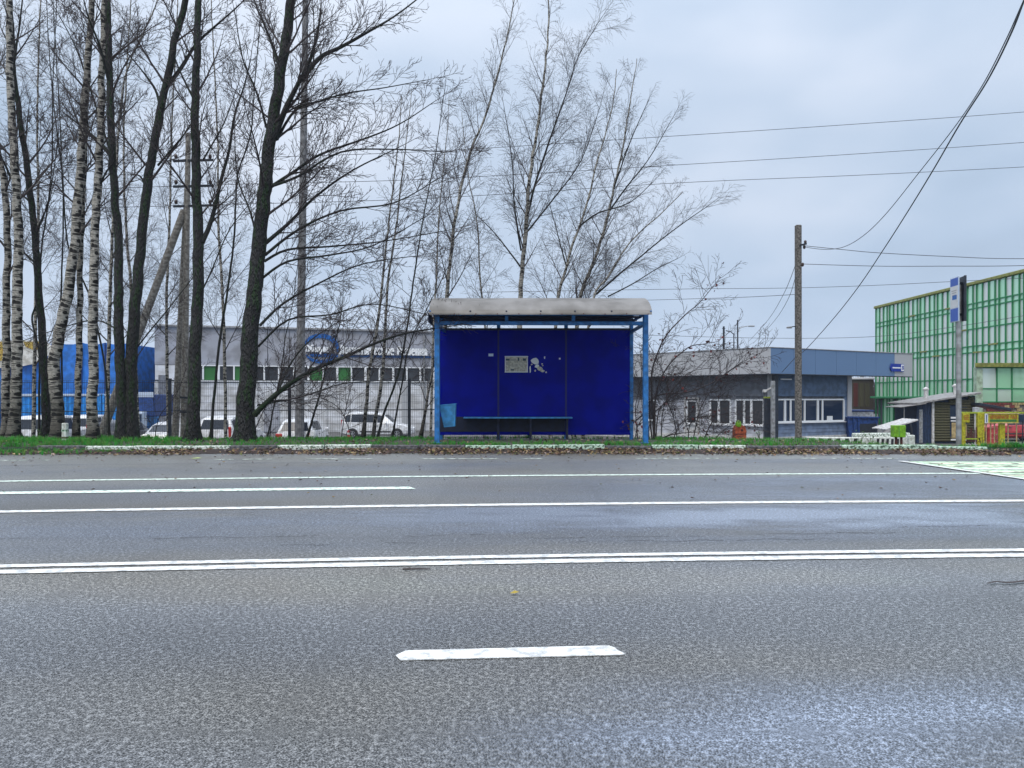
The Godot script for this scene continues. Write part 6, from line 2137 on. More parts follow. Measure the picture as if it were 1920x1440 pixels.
# ------------------------------------------------------------------ the blue hall and lorries at the left
func build_left_yard() -> void:
	var d := 60.0
	var t := thing("tarpaulin_hall", "blue tarpaulin hall with a white and yellow panel behind the birches", "hall", Vector3(W(90, 0, d).x, PLAIN, -d))
	var x0 := W(-330, 0, d).x
	var x1 := W(243, 0, d).x
	var mb := MB.new()
	mb.box(Vector3((x0 + x1) / 2, (PLAIN + 5.3) / 2, -d - 6), Vector3(x1 - x0, 5.3 - PLAIN, 11.8))
	obj("core", mb, M.tarp_blue, t, true)
	# lengths of tarpaulin that belly between the frames
	var n := 13
	for i in n:
		var a := lerpf(x0, x1, float(i) / n)
		var b := lerpf(x0, x1, float(i + 1) / n)
		mb = MB.new()
		for j in 6:
			for k in 4:
				var f := func(u: float, v: float) -> Vector3: return Vector3(lerpf(a, b, u), lerpf(PLAIN, 5.42 - 0.16 * sin(u * PI), v), -d + 0.1 + 0.22 * sin(u * PI) * sin(v * PI) + 0.05 * sin(v * 17.0 + i))
				mb.quad(f.call(j / 6.0, k / 4.0), f.call((j + 1) / 6.0, k / 4.0), f.call((j + 1) / 6.0, (k + 1) / 4.0), f.call(j / 6.0, (k + 1) / 4.0))
		obj("tarpaulin", mb, M.tarp_blue, t, true)
		mb = MB.new()
		mb.bar(Vector3(a, PLAIN, -d + 0.16), Vector3(a, 5.4, -d + 0.16), 0.09, 0.09, Vector3.BACK)
		obj("frame_post", mb, M.skip_blue, t, true)
	# white and yellow scalloped sheet over the upper left
	mb = MB.new()
	var pts := PackedVector2Array()
	for q in [[-120, 640], [82, 638], [100, 650], [96, 664], [82, 672], [60, 683], [40, 687], [0, 690], [-60, 686], [-120, 690]]:
		var p := W(q[0], q[1], d - 0.6)
		pts.append(Vector2(p.x, p.y))
	mb.prism(pts, 0.06, Transform3D(Basis(), Vector3(0, 0, -d + 0.6)))
	obj("white_sheet", mb, M.tarp_white, t, true)
	for q in [[[-70, 641], [20, 641], [16, 676], [-60, 678]], [[44, 641], [78, 641], [80, 655], [62, 656], [48, 650]]]:
		mb = MB.new()
		pts = PackedVector2Array()
		for z in q:
			var p := W(z[0], z[1], d - 0.66)
			pts.append(Vector2(p.x, p.y))
		mb.prism(pts, 0.03, Transform3D(Basis(), Vector3(0, 0, -d + 0.66)))
		obj("yellow_patch", mb, M.tarp_yellow, t, true)
	# freight containers in front
	d = 47.0
	for q in [[96.0, 6.06, "bright blue freight container broadside between the two left trunks and the birches"], [228.0, 2.44, "bright blue freight container end-on behind the paired dark trunks"], [-98.0, 6.06, "bright blue freight container cut by the frame's left edge"]]:
		var kw: float = q[1]
		var c := thing("freight_container", q[2], "container", Vector3(W(q[0], 0, d).x, PLAIN, -d - 1.3), 0.0, "blue freight containers")
		var hgt := W(0, 739, d).y - PLAIN
		mb = MB.new()
		mb.box(Vector3(0, hgt / 2, 0), Vector3(kw - 0.1, hgt - 0.06, 2.3))
		obj("body", mb, M.container_blue, c)
		mb = MB.new()
		for j in int(kw * 3.6):
			mb.box(Vector3(-kw / 2 + 0.2 + j * (kw - 0.4) / (int(kw * 3.6) - 1.0), hgt / 2, 1.17), Vector3(0.13, hgt - 0.3, 0.05), Basis(), 0.01)
		obj("corrugation", mb, M.container_blue, c).set_meta("kind", "stuff")
		for y in [hgt - 0.06, 0.08]:
			mb = MB.new()
			mb.box(Vector3(0, y, 1.18), Vector3(kw, 0.14, 0.12), Basis(), 0.01)
			obj("rail", mb, M.flag_edge if y > 1 else M.container_blue, c)
		for x in [-kw / 2 + 0.07, kw / 2 - 0.07]:
			mb = MB.new()
			mb.box(Vector3(x, hgt / 2, 1.185), Vector3(0.14, hgt, 0.13), Basis(), 0.01)
			obj("corner_post", mb, M.container_blue, c)
	# blue lorry beside the warehouse
	d = 46.0
	var lo := thing("blue_lorry", "dark blue lorry with box body parked at the warehouse corner", "lorry", Vector3(W(268, 0, d).x, PLAIN, -d - 1.5))
	var a0 := W(256, 0, d).x
	var a1 := W(288, 0, d).x
	var ty := W(0, 736, d).y
	mb = MB.new()
	mb.box(Vector3((a0 + a1) / 2, (ty + W(0, 781, d).y) / 2 - 0.06, -d - 1.6), Vector3(a1 - a0, ty - W(0, 781, d).y - 0.1, 3.0), Basis(), 0.05)
	obj("box_body", mb, M.skip_blue, lo, true)
	mb = MB.new()
	mb.box(Vector3((a0 + a1) / 2, ty - 0.13, -d - 0.08), Vector3(a1 - a0 - 0.06, 0.3, 0.05), Basis(), 0.01)
	obj("light_top", mb, M.flag_edge, lo, true)
	mb = MB.new()
	mb.box(Vector3(a0 + 0.33, W(0, 786, d).y, -d + 0.25), Vector3(0.62, 0.95, 0.6), Basis(), 0.06)
	var cb := obj("cab", mb, M.flag_edge, lo, true)
	mb = MB.new()
	mb.box(Vector3(a0 + 0.33, W(0, 783, d).y, -d + 0.56), Vector3(0.5, 0.45, 0.03), Basis(), 0.01)
	obj("window", mb, M.glass_blue, cb, true)
	mb = MB.new()
	mb.box(Vector3((a0 + a1) / 2, PLAIN + 0.6, -d - 1.6), Vector3(0.8, 0.25, 3.0))
	obj("chassis", mb, M.steel_dark, lo, true)
	for q in [[a0 + 0.1, 0.2], [a1 - 0.1, 0.2], [a0 + 0.1, -2.4], [a1 - 0.1, -2.4]]:
		mb = MB.new()
		mb.lathe(PackedVector2Array([Vector2(0, -0.13), Vector2(0.42, -0.13), Vector2(0.46, -0.05), Vector2(0.46, 0.05), Vector2(0.42, 0.13), Vector2(0, 0.13)]), 18, Transform3D(Basis(Vector3.UP, Vector3.LEFT, Vector3.BACK), Vector3(q[0], PLAIN + 0.46, -d + q[1] - 0.5)))
		obj("wheel", mb, M.rubber, lo, true)
	# far belt of bare wood along the horizon
	var trs: Array[Transform3D] = []
	var cols: Array[Color] = []
	var tw := MB.new()
	for k in 16:
		var p := Vector3(rng.randf_range(-0.4, 0.4), rng.randf_range(0, 0.3), rng.randf_range(-0.4, 0.4))
		var tip := p + Vector3(rng.randf_range(-0.35, 0.35), rng.randf_range(0.4, 1.0), rng.randf_range(-0.3, 0.3))
		tw.tube(PackedVector3Array([p, (p + tip) / 2 + Vector3(0.04, 0, 0.02), tip]), PackedFloat32Array([0.02, 0.014, 0.005]), 3)
	for i in 1500:
		var an := rng.randf_range(-0.95, 0.95)
		var rr := rng.randf_range(135, 165)
		var s := rng.randf_range(4.0, 6.6)
		trs.append(Transform3D(Basis(Vector3.UP, rng.randf() * TAU).scaled_local(Vector3(s * 0.9, s, s * 0.9)), Vector3(sin(an) * rr, PLAIN - 0.3, -cos(an) * rr)))
		cols.append(Color(0.75, 0.7, 0.62) * rng.randf_range(0.7, 1.3))
	scatter("far_wood", tw.mesh(), M.twig, trs, cols, "far belt of bare woodland along the horizon behind the yards", "woodland")

# ------------------------------------------------------------------ cars
# stations from the tail to the nose: [share of length, y low, y belt, y top, half width share, half width share at the top]
const HATCH := {"l": 4.0, "w": 1.70, "s": [[0.0, 0.34, 0.56, 0.60, 0.86, 0.84], [0.012, 0.30, 0.90, 0.94, 0.95, 0.90], [0.10, 0.24, 0.96, 1.40, 1.0, 0.72], [0.20, 0.22, 0.95, 1.49, 1.0, 0.72], [0.44, 0.22, 0.94, 1.50, 1.0, 0.73], [0.54, 0.22, 0.93, 1.44, 1.0, 0.72], [0.71, 0.22, 0.93, 0.98, 1.0, 0.84], [0.90, 0.24, 0.80, 0.84, 0.97, 0.80], [0.985, 0.28, 0.62, 0.66, 0.88, 0.74], [1.0, 0.34, 0.50, 0.53, 0.80, 0.70]], "rear": 1, "front": 5, "side": [[2, 3], [3, 4], [4, 5]], "wheels": [0.17, 0.80], "r": 0.31}
const SEDAN := {"l": 4.5, "w": 1.74, "s": [[0.0, 0.36, 0.60, 0.64, 0.84, 0.80], [0.012, 0.30, 0.92, 0.98, 0.95, 0.86], [0.11, 0.24, 0.96, 1.03, 1.0, 0.84], [0.22, 0.22, 0.95, 1.36, 1.0, 0.70], [0.32, 0.22, 0.94, 1.44, 1.0, 0.70], [0.48, 0.22, 0.93, 1.45, 1.0, 0.71], [0.55, 0.22, 0.92, 1.39, 1.0, 0.70], [0.71, 0.22, 0.92, 0.97, 1.0, 0.82], [0.90, 0.24, 0.80, 0.84, 0.97, 0.80], [0.985, 0.28, 0.60, 0.64, 0.88, 0.74], [1.0, 0.34, 0.50, 0.53, 0.80, 0.70]], "rear": 2, "front": 6, "side": [[3, 4], [4, 5], [5, 6]], "wheels": [0.20, 0.81], "r": 0.32}
const ESTATE := {"l": 4.47, "w": 1.75, "s": [[0.0, 0.36, 0.58, 0.62, 0.88, 0.86], [0.012, 0.30, 1.00, 1.05, 0.96, 0.92], [0.055, 0.24, 1.02, 1.56, 1.0, 0.76], [0.14, 0.22, 1.00, 1.66, 1.0, 0.76], [0.34, 0.22, 0.98, 1.68, 1.0, 0.76], [0.52, 0.22, 0.97, 1.65, 1.0, 0.76], [0.60, 0.22, 0.96, 1.56, 1.0, 0.75], [0.74, 0.22, 0.97, 1.02, 1.0, 0.84], [0.90, 0.24, 0.86, 0.90, 0.97, 0.80], [0.985, 0.28, 0.66, 0.70, 0.88, 0.74], [1.0, 0.34, 0.52, 0.55, 0.80, 0.70]], "rear": 1, "front": 6, "side": [[2, 3], [3, 4], [4, 5], [5, 6]], "wheels": [0.17, 0.81], "r": 0.32}

func make_car(label: String, at: Vector3, turn: float, kind: Dictionary, paint: Material, k := 1.0) -> Node3D:
	var t := thing("parked_car", label, "car", at, turn)
	var L: float = kind.l
	var hw: float = kind.w * 0.5
	var rings := []
	for s in kind.s:
		var z: float = L * 0.5 - s[0] * L
		var w: float = hw * s[4]
		var wt: float = hw * s[5]
		var pts := [Vector3(w * 0.82, s[1], z), Vector3(w * 0.98, s[1] + 0.10, z), Vector3(w, lerpf(s[1], s[2], 0.55), z), Vector3(w * 0.965, s[2], z), Vector3(wt, s[3] - 0.03, z), Vector3(wt * 0.86, s[3] + 0.015, z), Vector3(wt * 0.45, s[3] + 0.035, z)]
		var ring := pts.duplicate()
		for i in range(pts.size() - 1, -1, -1):
			ring.append(Vector3(-pts[i].x, pts[i].y, z))
		for i in ring.size():
			ring[i] = Vector3(ring[i].x * k, ring[i].y * k, ring[i].z * k)
		rings.append(ring)
	var st := SurfaceTool.new()
	st.begin(Mesh.PRIMITIVE_TRIANGLES)
	var n: int = rings[0].size()
	for j in n:
		st.set_smooth_group(j % n if j != 5 and j != 6 and j != 7 else 40)
		for i in rings.size() - 1:
			var a: Vector3 = rings[i][j]
			var b: Vector3 = rings[i][(j + 1) % n]
			var c: Vector3 = rings[i + 1][(j + 1) % n]
			var d: Vector3 = rings[i + 1][j]
			for v in [a, b, c, a, c, d]:
				st.add_vertex(v)
	for e in [0, rings.size() - 1]:
		st.set_smooth_group(50 + e)
		for j in range(1, n - 1):
			var tri := [rings[e][0], rings[e][j + 1], rings[e][j]] if e == 0 else [rings[e][0], rings[e][j], rings[e][j + 1]]
			for v in tri:
				st.add_vertex(v)
	st.generate_normals()
	var body := MeshInstance3D.new()
	body.name = "body"
	body.mesh = st.commit()
	body.material_override = paint
	t.add_child(body, true)
	var lift := 0.012
	# windows, each laid just proud of its side of the cabin
	for pr in kind.side:
		for sg in [-1.0, 1.0]:
			var b0: Vector3 = rings[pr[0]][3]
			var b1: Vector3 = rings[pr[1]][3]
			var t1: Vector3 = rings[pr[1]][4]
			var t0: Vector3 = rings[pr[0]][4]
			if sg < 0:
				for q in 1:
					b0.x = -b0.x
					b1.x = -b1.x
					t0.x = -t0.x
					t1.x = -t1.x
			var o := Vector3(sg, 0.35, 0).normalized() * lift
			var f := func(u: float, v: float) -> Vector3: return b0.lerp(b1, u).lerp(t0.lerp(t1, u), v) + o
			var mb := MB.new()
			mb.quado(f.call(0.05, 0.12), f.call(0.95, 0.12), f.call(0.95, 0.88), f.call(0.05, 0.88), o)
			obj("side_window", mb, M.car_glass, t)
	for e in [["rear_window", kind.rear, 1.0], ["windscreen", kind.front, -1.0]]:
		var i: int = e[1]
		var a: Vector3 = rings[i][5]
		var b: Vector3 = rings[i][8]
		var c: Vector3 = rings[i + 1][8]
		var d: Vector3 = rings[i + 1][5]
		var o: Vector3 = Vector3(0, 0.6, e[2]).normalized() * (lift + 0.02)
		var f := func(u: float, v: float) -> Vector3: return a.lerp(b, u).lerp(d.lerp(c, u), v) + o
		var mb := MB.new()
		mb.quado(f.call(0.03, 0.1), f.call(0.97, 0.1), f.call(0.97, 0.9), f.call(0.03, 0.9), o)
		obj(e[0], mb, M.car_glass, t)
	var zr: float = (L * 0.5 - 0.012 * L) * k
	var zf := -L * 0.5 * k
	for sg in [-1.0, 1.0]:
		var tall: bool = kind.l > 4.45 and kind.rear == 1
		var mb := MB.new()
		mb.box(Vector3(sg * hw * 0.80 * k, (0.98 if tall else 0.80) * k, zr + 0.015), Vector3((0.14 if tall else 0.30) * k, (0.5 if tall else 0.18) * k, 0.07), Basis(), 0.03)
		obj("tail_light", mb, M.tail_red, t)
		mb = MB.new()
		mb.box(Vector3(sg * hw * 0.70 * k, 0.66 * k, zf + 0.06), Vector3(0.36 * k, 0.14 * k, 0.16), Basis(), 0.04)
		obj("headlight", mb, M.lamp_clear, t)
		mb = MB.new()
		mb.box(Vector3(sg * (hw + 0.09) * k, 1.0 * k, zf + L * 0.34 * k), Vector3(0.18, 0.13, 0.09) * k, Basis(), 0.03)
		obj("mirror", mb, paint, t)
		for q in [0.42, 0.60]:
			mb = MB.new()
			mb.box(Vector3(sg * (hw * 0.995) * k, 0.84 * k, (L * 0.5 - q * L + 0.32) * k), Vector3(0.03, 0.035, 0.16) * k, Basis(), 0.01)
			obj("door_handle", mb, M.plastic, t)
		mb = MB.new()
		mb.box(Vector3(sg * hw * k * 1.0, 0.47 * k, 0), Vector3(0.03, 0.07, L * 0.44) * k, Basis(), 0.01)
		obj("side_moulding", mb, M.plastic, t)
		for q in kind.wheels:
			var z: float = (L * 0.5 - q * L) * k
			var r: float = kind.r * k
			var x := Transform3D(Basis(Vector3.UP, Vector3.LEFT * sg, Vector3.BACK * sg), Vector3(sg * (hw - 0.09) * k, r, z))
			mb = MB.new()
			mb.lathe(PackedVector2Array([Vector2(0, -0.102), Vector2(r * 1.16, -0.102), Vector2(r * 1.2, -0.06)]), 20, x)
			obj("wheel_arch", mb, M.plastic, t)
			mb = MB.new()
			mb.lathe(PackedVector2Array([Vector2(r * 0.6, -0.115), Vector2(r * 0.93, -0.118), Vector2(r, -0.07), Vector2(r, 0.08), Vector2(r * 0.9, 0.1)]), 20, x)
			var wh := obj("wheel", mb, M.rubber, t)
			mb = MB.new()
			for s in 6:
				var an := TAU * s / 6.0
				mb.bar(x * Vector3(cos(an) * r * 0.1, -0.112, sin(an) * r * 0.1), x * Vector3(cos(an) * r * 0.6, -0.108, sin(an) * r * 0.6), 0.05, 0.03)
			mb.lathe(PackedVector2Array([Vector2(0, -0.13), Vector2(r * 0.16, -0.125), Vector2(r * 0.18, -0.1)]), 10, x)
			mb.lathe(PackedVector2Array([Vector2(r * 0.56, -0.12), Vector2(r * 0.63, -0.12)]), 20, x)
			obj("rim", mb, M.rim, wh)
	var mb := MB.new()
	mb.box(Vector3(0, 0.43 * k, zr + 0.03), Vector3(hw * 1.78, 0.22, 0.12) * k, Basis(), 0.05)
	obj("rear_bumper", mb, paint, t)
	mb = MB.new()
	mb.box(Vector3(0, 0.66 * k, zr + 0.035), Vector3(0.52, 0.11, 0.012) * k)
	obj("number_plate", mb, M.sign_white, t)
	mb = MB.new()
	mb.box(Vector3(0, 0.77 * k, zr + 0.03), Vector3(0.6, 0.03, 0.03) * k, Basis(), 0.008)
	obj("plate_trim", mb, M.rim, t)
	mb = MB.new()
	mb.box(Vector3(0, 0.42 * k, zf + 0.03), Vector3(hw * 1.6, 0.22, 0.14) * k, Basis(), 0.05)
	obj("front_bumper", mb, paint, t)
	return t

func build_cars() -> void:
	var y := PLAIN
	make_car("silver saloon seen from behind, left of the fence post and grey pole", Vector3(W(293, 0, 33).x, y, -35.2), 0.07, SEDAN, M.car_silver, 1.06)
	make_car("white tall estate seen from behind, between the two thickest dark trunks", Vector3(W(408, 0, 36).x, y, -38.0), -0.02, ESTATE, M.car_white, 1.04)
	make_car("white hatchback seen from behind, right of the thickest trunk", Vector3(W(552, 0, 36.5).x, y, -38.2), 0.05, HATCH, M.car_white, 1.06)
	make_car("white estate car seen side-on, nose right, beside the shelter", Vector3(W(707, 0, 49).x, y, -49.5), -PI / 2 - 0.06, ESTATE, M.car_white, 1.0)
	make_car("white tall car with red tail lamps behind the two leftmost birches", Vector3(W(42, 0, 35).x, y, -37.5), 0.06, ESTATE, M.car_white, 1.06)
	make_car("dark car behind the brightest birch and the leaning pole brace", Vector3(W(200, 0, 37).x, y, -39.0), -0.04, HATCH, M.car_dark, 1.0)
	make_car("white car farther back behind the dark pair of trunks", Vector3(W(150, 0, 41).x, y, -42.5), 0.03, ESTATE, M.car_white, 1.0)
	make_car("red car behind the yellow gate at the right edge", Vector3(W(1900, 0, 46).x + 0.2, y, -47.0), PI / 2 - 0.22, HATCH, M.car_red, 1.0)
	make_car("white car half hidden behind the cabin's porch", Vector3(W(1711, 0, 47).x + 0.6, y, -47.5), 1.2, HATCH, M.car_white, 1.0)
	# red stack beside the red car
	var d := 43.5
	var t := thing("red_barrel", "dull red oil drum standing behind the yellow gate bars", "drum", Vector3(W(1860, 0, d).x, PLAIN, -d))
	var mb := MB.new()
	mb.lathe(PackedVector2Array([Vector2(0, 0), Vector2(0.29, 0), Vector2(0.3, 0.02), Vector2(0.29, 0.04), Vector2(0.29, 0.3), Vector2(0.302, 0.32), Vector2(0.29, 0.34), Vector2(0.29, 0.6), Vector2(0.302, 0.62), Vector2(0.29, 0.64), Vector2(0.29, 0.9), Vector2(0.3, 0.92), Vector2(0.27, 0.93), Vector2(0, 0.92)]), 20, Transform3D())
	obj("body", mb, M.car_red, t)
	mb = MB.new()
	mb.lathe(PackedVector2Array([Vector2(0.045, 0.92), Vector2(0.045, 0.95), Vector2(0, 0.95)]), 10, Transform3D(Basis(), Vector3(0.15, 0, 0.05)))
	obj("bung", mb, M.steel_dark, t)
	# orange and white traffic post by the estate car
	d = 40.0
	t = thing("traffic_post", "pinkish red traffic post standing at the estate car's tail", "post", Vector3(W(654, 0, d).x, PLAIN, -d))
	mb = MB.new()
	mb.lathe(PackedVector2Array([Vector2(0.22, 0), Vector2(0.2, 0.05), Vector2(0.09, 0.08), Vector2(0.075, 0.9), Vector2(0.05, 0.95), Vector2(0, 0.95)]), 14, Transform3D())
	obj("body", mb, M.car_red, t)
	for q in [0.4, 0.7]:
		mb = MB.new()
		mb.lathe(PackedVector2Array([Vector2(0.0855, q), Vector2(0.0825, q + 0.12)]), 14, Transform3D())
		obj("band", mb, M.stripe_white, t)
	# white bag
	d = 19.6
	t = thing("white_bag", "white plastic bag on the ground by the slim leaning stem", "bag", Vector3(W(587, 0, d).x, ground_y(W(587, 0, d).x, d), -d))
	mb = MB.new()
	mb.lathe(PackedVector2Array([Vector2(0, 0.0), Vector2(0.08, 0.0), Vector2(0.1, 0.06), Vector2(0.075, 0.16), Vector2(0.03, 0.22), Vector2(0.035, 0.26), Vector2(0, 0.25)]), 9, Transform3D(Basis(Vector3.UP, 0.4) * Basis(Vector3.FORWARD, 0.15), Vector3(0, 0.0, 0)))
	for i in mb.v.size():
		mb.v[i] += Vector3(lump.get_noise_3dv(mb.v[i] * 500.0), 0, lump.get_noise_3dv(mb.v[i] * 500.0 + Vector3(9, 9, 9))) * 0.03
	obj("sack", mb, M.flag_white, t)

# ------------------------------------------------------------------ poles, wires, fence, stop sign
func wire(label: String, pts: Array, r: float, group := "overhead wires") -> void:
	var p := []
	for q in pts:
		p.append(W(q[0], q[1], q[2]))
	var s := smooth(p, 10)
	var rad := PackedFloat32Array()
	for i in s.size():
		rad.append(r)
	var mid := s[s.size() / 2]
	var mb := MB.new()
	mb.tube(s, rad, 5)
	var o := obj("overhead_wire", mb, M.wire)
	tag(o, label, "wire", group)

func build_poles() -> void:
	# A-frame pole of grey concrete with its brace
	var t := thing("utility_pole", "grey concrete A-frame utility pole with a leaning brace behind the trunks", "utility pole", Vector3(W(340, 0, 22).x, ground_y(W(340, 0, 22).x, 22), -22))
	var mb := MB.new()
	var a := W(326, 840, 22.2)
	a.y = ground_y(a.x, 22.2) - 0.1
	mb.rod(a, W(352, 330, 22.0), 0.105, 10, 0.075)
	obj("pole", mb, M.concrete, t, true)
	a = W(344, 840, 21.7)
	a.y = ground_y(a.x, 21.7) - 0.1
	mb = MB.new()
	mb.rod(a, W(353, 250, 21.8), 0.1, 10, 0.07)
	obj("pole", mb, M.concrete, t, true)
	a = W(180, 845, 20.6)
	a.y = ground_y(a.x, 20.6) - 0.1
	mb = MB.new()
	mb.rod(a, W(345, 395, 21.8), 0.115, 10, 0.1)
	obj("brace", mb, M.concrete, t, true)
	for q in [300.0, 348.0, 385.0]:
		mb = MB.new()
		mb.bar(W(325, q + 2, 21.75), W(400, q, 21.75), 0.05, 0.06)
		obj("cross_arm", mb, M.steel_dark, t, true)
		for x in [330.0, 394.0]:
			mb = MB.new()
			mb.lathe(PackedVector2Array([Vector2(0.015, 0), Vector2(0.045, 0.03), Vector2(0.05, 0.09), Vector2(0.03, 0.13), Vector2(0, 0.14)]), 10, Transform3D(Basis(), W(x, q - 2, 21.75)))
			obj("insulator", mb, M.insulator, t, true)
	for q in [745.0, 772.0]:
		mb = MB.new()
		mb.bar(W(338, q, 21.55), W(352, q + 1, 21.55), 0.05, 0.06)
		obj("clamp", mb, M.steel_dark, t, true)
	# tall lighting mast
	t = thing("light_mast", "very tall grey lighting mast rising behind the big dark tree", "light mast", Vector3(W(561, 0, 36).x, PLAIN, -36))
	mb = MB.new()
	mb.rod(Vector3(W(561, 0, 36).x, PLAIN, -36), W(575, -160, 36), 0.215, 12, 0.12)
	obj("mast", mb, M.mast_grey, t, true)
	for q in [120.0, 420.0]:
		mb = MB.new()
		var c := W(lerpf(575, 561, (q + 160) / 1010.0), q, 36)
		mb.lathe(PackedVector2Array([Vector2(0.17, -0.05), Vector2(0.2, -0.05), Vector2(0.2, 0.05), Vector2(0.15, 0.05)]), 12, Transform3D(Basis(), c))
		obj("collar", mb, M.mast_grey, t, true)
	for s in [-1.0, 1.0]:
		mb = MB.new()
		var top := W(575, -160, 36)
		mb.bar(top, top + Vector3(s * 1.2, 0.1, 0), 0.08, 0.08)
		obj("arm", mb, M.mast_grey, t, true)
		mb = MB.new()
		mb.box(top + Vector3(s * 1.25, 0.0, 0.1), Vector3(0.5, 0.18, 0.4), Basis(), 0.04)
		obj("floodlight", mb, M.steel_dark, t, true)
	# single pole at the right
	var px := W(1497, 0, 30).x
	t = thing("utility_pole", "single weathered utility pole standing before the grey-blue office", "utility pole", Vector3(px, PLAIN, -30))
	mb = MB.new()
	mb.bar(Vector3(px, PLAIN - 0.1, -30), W(1496.5, 422, 30), 0.225, 0.2, Vector3.BACK, 0.03)
	obj("pole", mb, M.pole_wood, t, true)
	mb = MB.new()
	mb.bar(W(1498, 461, 30) + Vector3(0, 0, 0.1), W(1512, 457, 29.6), 0.05, 0.06)
	obj("bracket", mb, M.steel_dark, t, true)
	for q in [[1510, 454, 29.7], [1508, 463, 29.8], [1505, 496, 29.9]]:
		mb = MB.new()
		mb.lathe(PackedVector2Array([Vector2(0.02, -0.08), Vector2(0.05, -0.05), Vector2(0.055, 0.03), Vector2(0.03, 0.07), Vector2(0, 0.075)]), 10, Transform3D(Basis(), W(q[0], q[1], q[2])))
		obj("insulator", mb, M.insulator, t, true)
	mb = MB.new()
	mb.bar(W(1494, 612, 30), W(1479, 613, 29.9), 0.04, 0.035)
	obj("lamp_arm", mb, M.steel_dark, t, true)
	mb = MB.new()
	mb.box(W(1480, 614, 29.9), Vector3(0.2, 0.07, 0.12), Basis(), 0.02)
	obj("lamp_head", mb, M.galvanised, t, true)
	# far street lamp and posts over the office roof
	var d := 70.0
	t = thing("street_lamp", "distant thin street lamp with one arm above the office roof", "street lamp", Vector3(W(1384, 0, d).x, PLAIN, -d))
	mb = MB.new()
	mb.rod(Vector3(W(1384, 0, d).x, PLAIN, -d), W(1383, 600, d), 0.09, 8, 0.06)
	obj("post", mb, M.steel_dark, t, true)
	mb = MB.new()
	mb.tube(PackedVector3Array([W(1383, 618, d), W(1390, 614, d), W(1400, 611.5, d), W(1411, 611, d)]), PackedFloat32Array([0.04, 0.04, 0.035, 0.03]), 6)
	obj("arm", mb, M.galvanised, t, true)
	mb = MB.new()
	mb.box(W(1409, 611.5, d), Vector3(0.55, 0.12, 0.2), Basis(), 0.03)
	obj("lamp_head", mb, M.galvanised, t, true)
	t = thing("roof_post", "distant dark bare post above the office roof, left of the street lamp", "post", Vector3(W(1357, 0, d).x, PLAIN, -d))
	mb = MB.new()
	mb.rod(Vector3(W(1357, 0, d).x, PLAIN, -d), W(1357, 612, d), 0.11, 8, 0.09)
	obj("post", mb, M.steel_dark, t, true)
	mb = MB.new()
	mb.bar(W(1354, 616, d), W(1360, 616, d), 0.06, 0.06)
	obj("cross_piece", mb, M.steel_dark, t, true)
	t = thing("roof_post", "short thin post with a lamp between the bare post and street lamp", "post", Vector3(W(1376, 0, d).x, PLAIN, -d))
	mb = MB.new()
	mb.rod(Vector3(W(1376, 0, d).x, PLAIN, -d), W(1376, 625, d), 0.05, 8)
	obj("post", mb, M.steel_dark, t, true)
	mb = MB.new()
	mb.tube(PackedVector3Array([W(1376, 627, d), W(1370, 622, d), W(1361, 620, d)]), PackedFloat32Array([0.04, 0.04, 0.05]), 6)
	obj("arm", mb, M.steel_dark, t, true)
	# wires
	wire("uppermost of the three long power lines over the birches", [[-300, 330, 22], [358, 300, 21.8], [800, 284, 24], [1265, 255, 25], [1600, 233, 25], [1920, 210, 25], [2400, 170, 25]], 0.009)
	wire("middle one of the three long power lines over the birches", [[-300, 372, 22], [358, 348, 21.8], [800, 336, 24], [1290, 308, 25], [1600, 289, 25], [1920, 267, 25], [2400, 230, 25]], 0.009)
	wire("lowest of the three long power lines over the birches", [[-300, 402, 22], [358, 385, 21.8], [800, 372, 24], [1270, 343, 25], [1600, 329, 25], [1920, 313, 25], [2400, 286, 25]], 0.009)
	wire("faint wire just above the shelter roof's right side, passing behind the pole", [[900, 548, 44], [1270, 542, 44], [1480, 540, 44], [1640, 535, 43], [1783, 528, 42], [1990, 518, 40]], 0.014)
	wire("faint wire from the pole down left past the roof's right end", [[1100, 566, 40], [1275, 561, 36], [1400, 557, 32], [1493, 552, 30.1]], 0.011)
	wire("low faint wire crossing the green glazed building", [[1200, 628, 60], [1440, 634, 56], [1640, 631, 52], [1800, 611, 46], [1990, 580, 40]], 0.016)
	wire("wire from the pole's upper insulator to the right frame edge", [[1510, 461, 29.7], [1580, 468, 29], [1646, 474, 28.5], [1780, 481, 28], [1920, 485, 27], [2300, 480, 25]], 0.012)
	wire("level wire from the pole's lower insulator to the right frame edge", [[1505, 495, 29.9], [1646, 499, 29], [1780, 499, 28], [1920, 498, 27], [2300, 488, 25]], 0.012)
	wire("sagging cable from the pole top that climbs steeply right", [[1508, 463, 29.8], [1545, 467.5, 28], [1582, 463, 26.5], [1620, 441, 25], [1662, 400, 23], [1722, 325, 20.5], [1790, 238, 18], [1842, 160, 16], [1886, 75, 14.5], [1925, -12, 13], [2010, -200, 11]], 0.011)
	wire("thick dark cable from the office fascia climbing steeply right", [[1466, 698, 41.5], [1492, 670, 38], [1513, 653, 35.5], [1563, 597, 31], [1610, 537, 27.5], [1657, 467, 24], [1703, 395, 21], [1750, 318, 18.5], [1800, 232, 16.2], [1852, 150, 14.5], [1896, 62, 13], [1928, -20, 12], [2000, -200, 10.5]], 0.0155)
	wire("left one of two thin wires from the pole down to the office roof", [[1494, 490, 30.1], [1470, 550, 38], [1440, 600, 50], [1404, 640, 66]], 0.013)
	wire("right one of two thin wires from the pole down to the office roof", [[1495, 505, 30.1], [1478, 560, 38], [1450, 604, 50], [1412, 644, 66]], 0.013)
	# bus stop flag
	d = 16.75
	var bx := W(1797.5, 0, d).x
